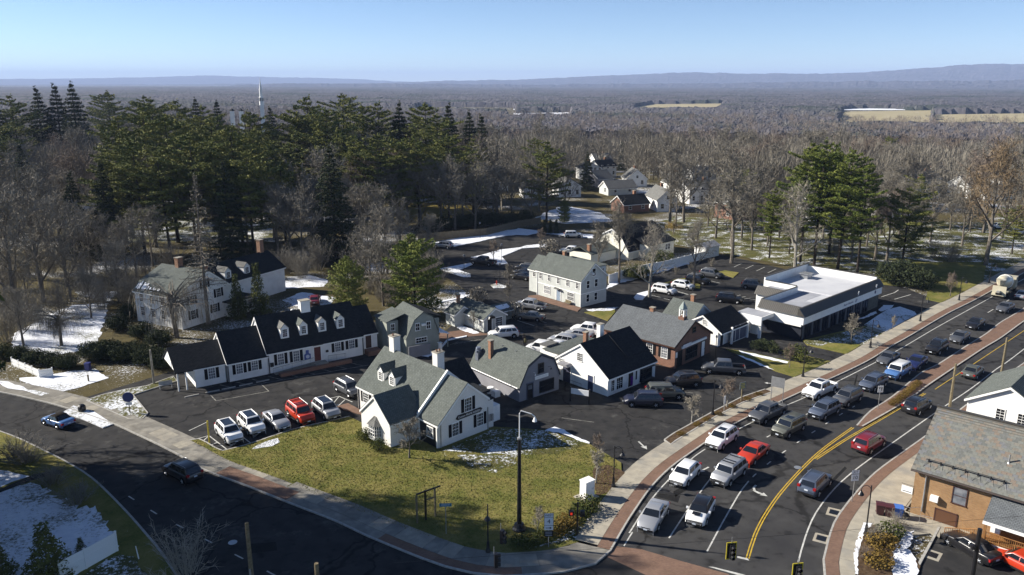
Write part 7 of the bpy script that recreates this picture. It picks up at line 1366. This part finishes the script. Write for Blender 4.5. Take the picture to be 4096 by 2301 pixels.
# utility poles
def pole(w, x, y, h, r_, label, m=WOODP, name='utility_pole', lean=0, sl=None):
    X, Y = g(w, x, y) if isinstance(w, str) else w; t = thing(name, label, 'utility pole', (X, Y, 0)); obj('pole', MB().tube([(0, 0, -.2), (lean*.5, 0, h*.5), (lean, 0, h)], [r_, r_*.85, r_*.7], 10), m, t)
    if sl: obj('cable_guard', MB().tube([(.0, -r_-.03, .1), (lean*.5, -r_-.02, h*.55)], [.07, .07], 6), sl, t)
    return t
def top(w, x, y, Y):
    d = sight(w, x, y); return ((d[0]/d[1]*Y, Y), 0, 0, 38+d[2]/d[1]*Y)
pole(*top('V', 2405, 915, 87.4), .17, 'bare wooden pole behind the slate roof beside the road')
pole(*top('I', 1918, 792, 98), .18, 'wooden pole behind the white street house at the right edge')
pole(*top('M', 905, 800, 50), .19, 'weathered wooden pole with steel cable guard at the bottom left', sl=STEEL); pole(*top('M', 1558, 1180, 46), .2, 'sawn off wooden pole top at the bottom edge', WOODP)
pole((27.5, 47.5), 0, 0, 9.2, .16, 'black steel pole in front of the black sedan at lower right', BLACK, 'steel_pole', -1.1) if False else None
(X, Y), _a, _b, HM = top('K', 1292, 1090, 48); t = thing('camera_mast', 'black steel pole with small fitting in front of the black sedan', 'pole', (X, Y, 0)); obj('pole', MB().cyl(0, 0, 0, HM, .17, .15, 10), BLACK, t); obj('fitting', MB().lathe([(.05, 0), (.2, .1), (.2, .35), (.05, .42)], 8, (-.25, 0, HM-1.6)), BLACK, t)
X, Y = g('B', 1048, 148); t = thing('white_pole', 'peeling pale pole beside the long building left end', 'pole', (X, Y, .1)); obj('pole', MB().cyl(0, 0, 0, 4.6, .16, .13, 8), BARKP, t)
# signs
def sign_post(w, x, y, h, label, ang, m=STEEL, r_=.035): X, Y = g(w, x, y); t = thing('road_sign', label, 'sign', (X, Y, .12), R(ang)); obj('post', MB().cyl(0, .04, 0, h, r_, n=6), m, t); return t
SGN = mat('sign_face', (.72, .73, .74), rough=.5)
t = sign_post('L', 1430, 1190, 3.1, 'route sign reading WEST 4 with right arrow at the street corner', 2)
for z, hh, s_, sz in ((2.8, .36, 'WEST', .26), (2.06, .70, '4', .55), (1.62, .40, None, 0)):
    o = obj('sign_plate', MB().box(-.37, .37, -.015, .0, z, z+hh), SGN, t); obj('sign_border', MB().box(-.40, .40, .001, .012, z-.02, z+hh+.02), BLACK, t)
    if s_: text(s_, sz, BLACK, o, (0, -.018, z+hh/2), (R(90), 0, 0))
    else: obj('arrow', MB().extrude([(-.27, 1.79), (.08, 1.79), (.08, 1.71), (.27, 1.82), (.08, 1.93), (.08, 1.85), (-.27, 1.85)], -.022, -.018, lambda a, c, z: (c, a, z)), BLACK, o)
o = obj('sign_plate', MB().box(-.37, .37, -.015, 0, 1.0, 1.56), BLACK, t)
for i in range(3): obj('print_line', MB().box(-.28, .28, -.02, -.016, 1.1+i*.15, 1.15+i*.15), mat('faded_print', (.35, .36, .4)), o)
t = sign_post('K', 305, 890, 3.2, 'junction sign reading JCT 10 beside the right kerb', 8)
for z, hh, s_, sz in ((2.86, .36, 'JCT', .28), (2.14, .66, '10', .52)):
    o = obj('sign_plate', MB().box(-.37, .37, -.015, 0, z, z+hh), SGN, t); obj('sign_border', MB().box(-.39, .39, .001, .012, z-.02, z+hh+.02), BLACK, t); text(s_, sz, BLACK, o, (0, -.018, z+hh/2), (R(90), 0, 0))
t = sign_post('K', 505, 172, 3.0, 'white keep right sign on the median tip', 10)
o = obj('sign_plate', MB().box(-.36, .36, -.015, 0, 2.1, 2.95), SGN, t); obj('arrow', MB().extrude([(.1, 2.3), (.1, 2.6), (.03, 2.6), (.15, 2.8), (.27, 2.6), (.2, 2.6), (.2, 2.3)], -.022, -.017, lambda a, c, z: (c, a, z)).extrude([(-.26, 2.75), (-.02, 2.75), (-.14, 2.5)], -.022, -.017, lambda a, c, z: (c, a, z)), BLACK, o)
t = sign_post('L', 445, 1060, 2.75, 'blue green street name sign reading HIGH on the lawn edge', 3)
o = obj('sign_plate', MB().box(-.52, .52, -.02, 0, 2.62, 2.92), mat('street_sign_blue', (.03, .16, .26), rough=.5), t); text('HIGH ST', .2, SGN, o, (0, -.024, 2.77), (R(90), 0, 0))
t = sign_post('R', 700, 550, 1.7, 'small grey sign with yellow lettering on a wooden post in the planting strip', 30, WOODP, .1)
o = obj('sign_plate', MB().box(-.5, .5, -.04, .0, 1.6, 2.5), mat('sign_grey_green', (.16, .18, .18), rough=.6), t)
for i in range(4): obj('print_line', MB().box(-.36+.05*(i % 2), .36-.06*(i % 2), -.046, -.041, 1.72+i*.19, 1.80+i*.19), mat('sign_yellow', (.48, .44, .08), rough=.6), o)
t = sign_post('R', 518, 655, 1.9, 'narrow pale sign seen edge on in the planting strip', 60); obj('sign_plate', MB().box(-.25, .25, -.02, 0, .9, 1.9), SGN, t); obj('sign_plate', MB().box(-.25, .25, .08, .1, .9, 1.9), SGN, t)
X, Y = g('R', 1005, 560); t = thing('road_sign', 'large blank backed road sign on two posts beside the white pickup', 'sign', (X, Y, .12), R(-35)); obj('post', MB().box(-.04, .04, -.04, .04, 0, 3.4), STEEL, t); obj('post', MB().box(1.36, 1.44, -.04, .04, 0, 3.2), STEEL, t); obj('sign_plate', MB().box(-.1, 1.5, -.07, -.05, 2.1, 3.4), STEEL, t)
X, Y = g('B', 885, 350); t = thing('round_sign', 'round blue sign on a post in the snowy grass triangle', 'sign', (X, Y, .13), R(15)); obj('post', MB().box(-.05, .05, 0, .08, 0, 1.9), WOODP, t); obj('sign_disc', MB().tube([(0, -.05, 2.0), (0, 0, 2.0)], [.62, .62], 20), mat('sign_deep_blue', (.03, .045, .16), rough=.5), t); obj('sign_plate', MB().box(-.35, .35, -.04, 0, 1.0, 1.35), SGN, t)
X, Y = g('B', 1425, 552); t = thing('yellow_post', 'yellow guard post beside the first white car', 'post', (X, Y, .05)); obj('post', MB().cyl(0, 0, 0, 2.6, .09, n=8), mat('safety_yellow', (.55, .42, .03), rough=.5), t)
X, Y = g('L', 250, 925); t = thing('sign_frame', 'empty dark timber sign frame with three posts on the lawn', 'sign frame', (X, Y, .11), R(38))
for x in (-.9, 0, 1.0): obj('frame_post', MB().box(x-.07, x+.07, -.07, .07, 0, 2.9-(.2 if x < 0 else 0)), WOODP if x else BLACK, t)
obj('frame_bar', MB().box(-.9, 1.6, -.05, .05, 2.75, 2.88), BLACK, t); obj('frame_bar', MB().box(0, 1.0, -.04, .04, 1.9, 2.0), WOODP, t)
X, Y = g('L', 1800, 705); t = thing('utility_cabinet', 'tall white utility cabinet on a concrete pad by the pavement', 'cabinet', (X, Y, .11), R(38)); obj('pad', MB().box(-1.0, .9, -.7, .8, 0, .08), CONC, t); obj('cabinet_body', MB().box(-.55, .55, -.42, .42, .08, 1.75), TRIM, t); obj('cabinet_top', MB().box(-.6, .6, -.47, .47, 1.75, 1.82), TRIM, t); obj('cabinet_door', MB().box(-.48, .48, -.44, -.421, .2, 1.65), WHITEP, t); obj('cabinet_handle', MB().box(.3, .36, -.48, -.44, .9, 1.1), STEEL, t)
# traffic signals on span wires
def signal(xyz, label, ang, back=True, wire=None, n=3):
    t = thing('traffic_signal', label, 'traffic signal', xyz, R(ang)); yl = mat('signal_yellow', (.50, .40, .02), rough=.5); H_ = .36*n
    if back: obj('signal_border', MB().box(-.38, .38, -.02, .03, -H_-.14, -H_-.07).box(-.38, .38, -.02, .03, .07, .14).box(-.38, -.31, -.02, .03, -H_-.07, .07).box(.31, .38, -.02, .03, -H_-.07, .07), yl, t); obj('signal_backplate', MB().box(-.31, .31, -.01, .021, -H_-.07, .07), BLACK, t)
    obj('signal_housing', MB().box(-.17, .17, -.25, -.011, -H_, 0), BLACK, t)
    for i in range(n):
        z = -.18-i*.36; obj('signal_visor', MB().tube([(0, -.26, z), (0, -.46, z-.02)], [.15, .15], 10, cap=False), BLACK, t); obj('signal_lens', MB().tube([(0, -.255, z), (0, -.27, z)], [.13, .13], 10), mat('lens_dark_%d' % i, [(.12, .01, .01), (.14, .08, .01), (.01, .09, .05)][i % 3], rough=.3), t)
    obj('hanger', MB().cyl(0, 0, 0, .55, .025, n=6), STEEL, t)
    if wire: 
        a, b_ = Vector(wire[0]), Vector(wire[1]); obj('span_wire', MB().tube([tuple(a), tuple((a+b_)/2-Vector((0, 0, .15))), tuple(b_)], [.012]*3, 4), BLACK, t)
    return t
def sig_at(w, x, y, z): X, Y = g(w, x, y, z); return (X, Y, z)
p1 = sig_at('J', 985, 1190, 5.9); p2 = sig_at('J', 1532, 1362, 5.9)
signal(p1, 'yellow bordered traffic signal hanging over the road, left one', 8, wire=((-24, .3, .5), (24, -.3, .55))); signal(p2, 'yellow bordered traffic signal hanging over the road, at the bottom edge', 8)
p3 = sig_at('L', 905, 1240, 5.6); signal(p3, 'black traffic signal seen from the side over the corner pavement', 100, False); p4 = sig_at('L', 970, 1010, 5.6); signal(p4, 'black traffic signal seen from behind over the lawn edge', 60, False)
X, Y = g('L', 1705, 1070); t = thing('pedestrian_signal', 'black pedestrian signal post with red hand light by the hedge', 'pedestrian signal', (X, Y, .12), R(0)); obj('post', MB().cyl(0, 0, 0, 3.1, .08, n=8), BLACK, t); obj('signal_head', MB().box(-.75, -.35, -.3, 0, 1.95, 2.4), BLACK, t); obj('hand_light', MB().box(-.64, -.46, -.31, -.301, 2.07, 2.3), mat('red_hand', (.35, .02, .01), rough=.4, emit=(1, .06, .02, .25)), t); obj('signal_arm', MB().tube([(0, 0, 3.0), (-.6, -.1, 3.0), (-.6, -.1, 2.4)], [.025]*3, 5), BLACK, t); obj('signal_head', MB().box(.2, .6, -.3, 0, 1.9, 2.4), BLACK, t)
# bins, mailbox, hydrant, fences
for i, (x, y, m, lb) in enumerate(((515, 985, mat('maroon_plastic', (.07, .018, .022), rough=.5), 'maroon wheeled bin farthest from the brick wall'), (585, 1000, mat('maroon_plastic', (.07, .018, .022), rough=.5), 'maroon wheeled bin in the middle of three'), (655, 1008, mat('blue_plastic', (.05, .14, .45), rough=.5), 'blue recycling bin beside the maroon bins'))):
    X, Y = g('K', x, y); t = thing('wheeled_bin', lb, 'bin', (X, Y, .12), R(-20)); obj('bin_body', MB().add([(-.28, -.33, .1), (.28, -.33, .1), (.28, .33, .1), (-.28, .33, .1), (-.36, -.42, 1.0), (.36, -.42, 1.0), (.36, .42, 1.0), (-.36, .42, 1.0)], [(0, 1, 5, 4), (1, 2, 6, 5), (2, 3, 7, 6), (3, 0, 4, 7), (3, 2, 1, 0), (4, 5, 6, 7)]), m, t); obj('bin_lid', MB().extrude([(-.44, 1.0), (.46, 1.0), (.46, 1.05), (0, 1.12), (-.44, 1.06)], -.38, .38, FX), m, t)
    for s in (-1, 1): obj('bin_wheel', MB().tube([(s*.22, .34, .1), (s*.3, .34, .1)], [.1, .1], 10), TYRE, t)
X, Y = g('K', 715, 1008); tag(obj('refuse_sack', MB().lathe([(.05, 0), (.3, .02), (.34, .2), (.2, .38), (.05, .45)], 9), BLACK, None, (X, Y, .12)), 'black refuse sack beside the blue bin', 'sack')
X, Y = g('B', 560, 335); t = thing('round_mailbox', 'black domed bin in the snowy verge behind the convertible', 'bin', (X, Y, .13)); obj('bin_body', MB().lathe([(.42, 0), (.45, .3), (.42, .6), (.25, .78), (.03, .84)], 12), BLACK, t)
X, Y = g('E', 868, 620); t = thing('fire_hydrant', 'small red fire hydrant on the snowy island', 'hydrant', (X, Y, .12)); obj('barrel', MB().lathe([(.16, 0), (.12, .1), (.12, .55), (.16, .6), (.1, .72), (.03, .8)], 8), PR, t); obj('nozzle', MB().tube([(-.22, 0, .45), (.22, 0, .45)], [.07]*2, 6), PR, t)
X, Y = g('B', 603, 130); t = thing('short_post', 'short weathered post on the snow by the left driveway', 'post', (X, Y, .05)); obj('post', MB().cyl(0, 0, 0, .9, .1, n=6), WOODP, t)
X, Y = g('B', 945, 1345); t = thing('marker_stake', 'leaning white stake on the lower left verge', 'stake', (X, Y, .1)); obj('stake', MB().tube([(0, 0, 0), (-.12, 0, 1.2)], [.05, .04], 5), TRIM, t)
X, Y = g('B', 600, 55); t = thing('blue_bin', 'blue wheeled bin before the dark hedge', 'bin', (X, Y, 0)); obj('bin_body', MB().box(-.3, .3, -.3, .3, 0, 1.05), mat('navy_plastic', (.015, .02, .12), rough=.5), t); obj('bin_lid', MB().box(-.34, .34, -.34, .34, 1.05, 1.12), MATS['navy_plastic'], t)
def fence(name, label, pts, h, m, panel=2.4, board=None, z=0.0, posts=True, thick=.05, group=None):
    X0, Y0 = pts[0]; t = thing(name, label, 'fence', (X0, Y0, z)); 
    for a, b_ in zip(pts, pts[1:]):
        L_ = math.hypot(b_[0]-a[0], b_[1]-a[1]); an = math.atan2(b_[1]-a[1], b_[0]-a[0]); n_ = max(1, round(L_/panel)); pl_ = L_/n_
        me = MB(); 
        if board:
            k = int(pl_/board)
            for i in range(k): me.box(.06+i*(pl_-.12)/k, .06+(i+1)*(pl_-.12)/k-.02, -thick/2, thick/2, .05, h*(.97+.03*((i*7) % 3)/2))
            me.box(.05, pl_-.05, thick/2, thick/2+.04, .3, .4).box(.05, pl_-.05, thick/2, thick/2+.04, h-.4, h-.3)
        else: me.box(.06, pl_-.06, -thick/2, thick/2, .06, h-.08).box(.06, pl_-.06, -thick/2-.015, thick/2+.015, h*.62, h*.62+.06).box(.06, pl_-.06, -.04, .04, h-.08, h)
        me = me.mesh('panel', uv=False); me.materials.append(m); po = MB().box(-.065, .065, -.065, .065, 0, h+.08).box(-.085, .085, -.085, .085, h+.08, h+.12).mesh('post', uv=False); po.materials.append(m)
        for i in range(n_):
            obj('panel', me, None, t, (a[0]-X0+math.cos(an)*pl_*i, a[1]-Y0+math.sin(an)*pl_*i, 0), an)
            obj('post', po, None, t, (a[0]-X0+math.cos(an)*pl_*i, a[1]-Y0+math.sin(an)*pl_*i, 0), an)
        obj('post', po, None, t, (b_[0]-X0, b_[1]-Y0, 0), an)
    return t
fence('vinyl_fence', 'white vinyl panel fence at the lower left beside the street', gs('B', (800, 1290), (590, 1410)) + [g('B', 420, 1500)], 1.85, TRIM, 2.6)
fence('vinyl_fence', 'long white fence behind the pale twin tree and parked cars', gs('X', (250, 1150), (690, 1000), (1250, 890), (1730, 770), (2165, 665)), 1.75, WHITEP, 2.4)
BRD = mat('weathered_boards', (.20, .17, .12), (.14, .115, .08), 3, .9)
fence('board_fence', 'weathered board fence behind the back lot snow bank', gs('E', (60, 175), (330, 150), (760, 110), (1100, 25), (1320, -10)), 1.9, BRD, 2.4, .16)
fence('picket_fence', 'white picket fence with snow at the far left driveway', gs('G', (1020, 745), (770, 775), (240, 540)), 1.1, TRIM, 2.2, .12)
fence('gable_shed_fence', 'pale shed side at the far end of the white fence', gs('X', (1960, 700), (2165, 650)), 2.4, WHITEP, 3) if False else None
X, Y = g('X', 1990, 700); t = thing('garden_shed', 'small pale shed at the far end of the white fence', 'shed', (X, Y, 0), R(40)); obj('wall', MB().box(0, 5, 0, 3, 0, 2.3), WHITE, t); obj('roof', MB().extrude([(-.3, 2.3), (1.5, 3.2), (3.3, 2.3), (3.3, 2.42), (1.5, 3.32), (-.3, 2.42)], -.2, 5.2, FX), FLAT, t); obj('door', MB().box(1.8, 2.9, -.04, -.005, .05, 2.0), TRIM, t)
X, Y = g('T', 165, 420); t = thing('garden_sign', 'pale banner board on dark posts beside the shop path', 'sign', (X, Y, 0), R(-25)); obj('board', MB().box(-1.3, 1.0, -.05, .05, 1.0, 1.7), SGN, t); obj('post', MB().box(1.0, 1.15, -.08, .08, 0, 1.9), BLACK, t); obj('post', MB().box(-1.45, -1.3, -.08, .08, 0, 1.9), BLACK, t)
X, Y = g('B', 1130, 180); t = thing('metal_bench', 'low metal bench frame on the snow before the long building', 'bench', (X, Y, .13), R(30)); obj('seat', MB().box(-.8, .8, -.25, .25, .42, .48), STEEL, t); obj('backrest', MB().box(-.8, .8, .2, .26, .5, .9), STEEL, t)
for s in (-.7, .7): obj('leg', MB().box(s-.04, s+.04, -.22, .22, 0, .42), STEEL, t)

# ---------------------------------------------------------------- the two walkers
def person(w, x, y, h, label, top, leg, ang, stride=.22):
    X, Y = g(w, x, y); t = thing('person', label, 'person', (X, Y, .0), R(ang)); s = h/1.75
    V_ = [(0, 0, .95), (0, 0, 1.15), (0, .02, 1.38), (0, .03, 1.50), (0, .02, 1.62), (0, .03, 1.72), (.10, 0, .90), (.11, -stride*.5, .50), (.11, -stride, .06), (.11, -stride-.14, .03), (-.10, 0, .90), (-.11, stride*.7, .50), (-.11, stride, .08), (-.11, stride-.14, .03), (.19, .02, 1.42), (.26, .08, 1.16), (.25, -.06, .92), (-.19, .02, 1.42), (-.26, -.05, 1.16), (-.24, -.16, .94)]
    E_ = [(0, 1), (1, 2), (2, 3), (3, 4), (4, 5), (0, 6), (6, 7), (7, 8), (8, 9), (0, 10), (10, 11), (11, 12), (12, 13), (2, 14), (14, 15), (15, 16), (2, 17), (17, 18), (18, 19)]
    rad_ = [.15, .14, .16, .065, .10, .085, .095, .07, .05, .045, .095, .07, .05, .045, .075, .055, .045, .075, .055, .045]
    me = bpy.data.meshes.new('body'); me.from_pydata([(a*s, b_*s, c*s) for a, b_, c in V_], E_, []); o = bpy.data.objects.new('body', me); link(o, t)
    md = o.modifiers.new('skin', 'SKIN'); 
    for i, sv in enumerate(me.skin_vertices[0].data): sv.radius = (rad_[i]*s, rad_[i]*s*.85); sv.use_root = (i == 0)
    sb = o.modifiers.new('sub', 'SUBSURF'); sb.levels = 1; sb.render_levels = 1
    me.materials.append(leg)
    obj('jacket', MB().tube([(0, 0, .86*s), (0, .0, 1.1*s), (0, .02*s, 1.40*s), (0, .03*s, 1.52*s)], [.20*s, .19*s, .215*s, .09*s], 10), top, t, smooth=True)
    obj('hair', MB().lathe([(.06, 1.58), (.115, 1.64), (.115, 1.70), (.08, 1.765), (.01, 1.785)], 8, (0, .035*s, 0)), mat('dark_hair', (.02, .014, .01), rough=.7), t, smooth=True)
    return t
person('F', 118, 598, 1.75, 'person in dark coat and trousers walking on the inner lot', mat('black_cloth', (.014, .013, .016), rough=.9), mat('dark_trousers', (.018, .018, .024), rough=.9), 160)
person('F', 132, 622, 1.7, 'person in olive coat walking beside the darker dressed one', mat('olive_cloth', (.075, .07, .035), rough=.9), mat('grey_trousers', (.03, .03, .034), rough=.9), 160)

# ---------------------------------------------------------------- the hazy air
me = MB().box(-24500, 24500, -300, 25000, -45, 330).mesh('haze', uv=False); hz_ = bpy.data.objects.new('haze', me); link(hz_); hz_['kind'] = 'stuff'; hz_['label'] = 'thin blue winter haze over the whole valley'; hz_['category'] = 'haze'
hm = bpy.data.materials.new('haze_air'); hm.use_nodes = True; n, l = nodes(hm); n.remove(n['Principled BSDF']); pv = n.new('ShaderNodeVolumePrincipled'); pv.inputs['Color'].default_value = (.50, .65, 1.0, 1); pv.inputs['Density'].default_value = HAZE_D; pv.inputs['Anisotropy'].default_value = 0.0
l.new(pv.outputs[0], n['Material Output'].inputs['Volume']); me.materials.append(hm)
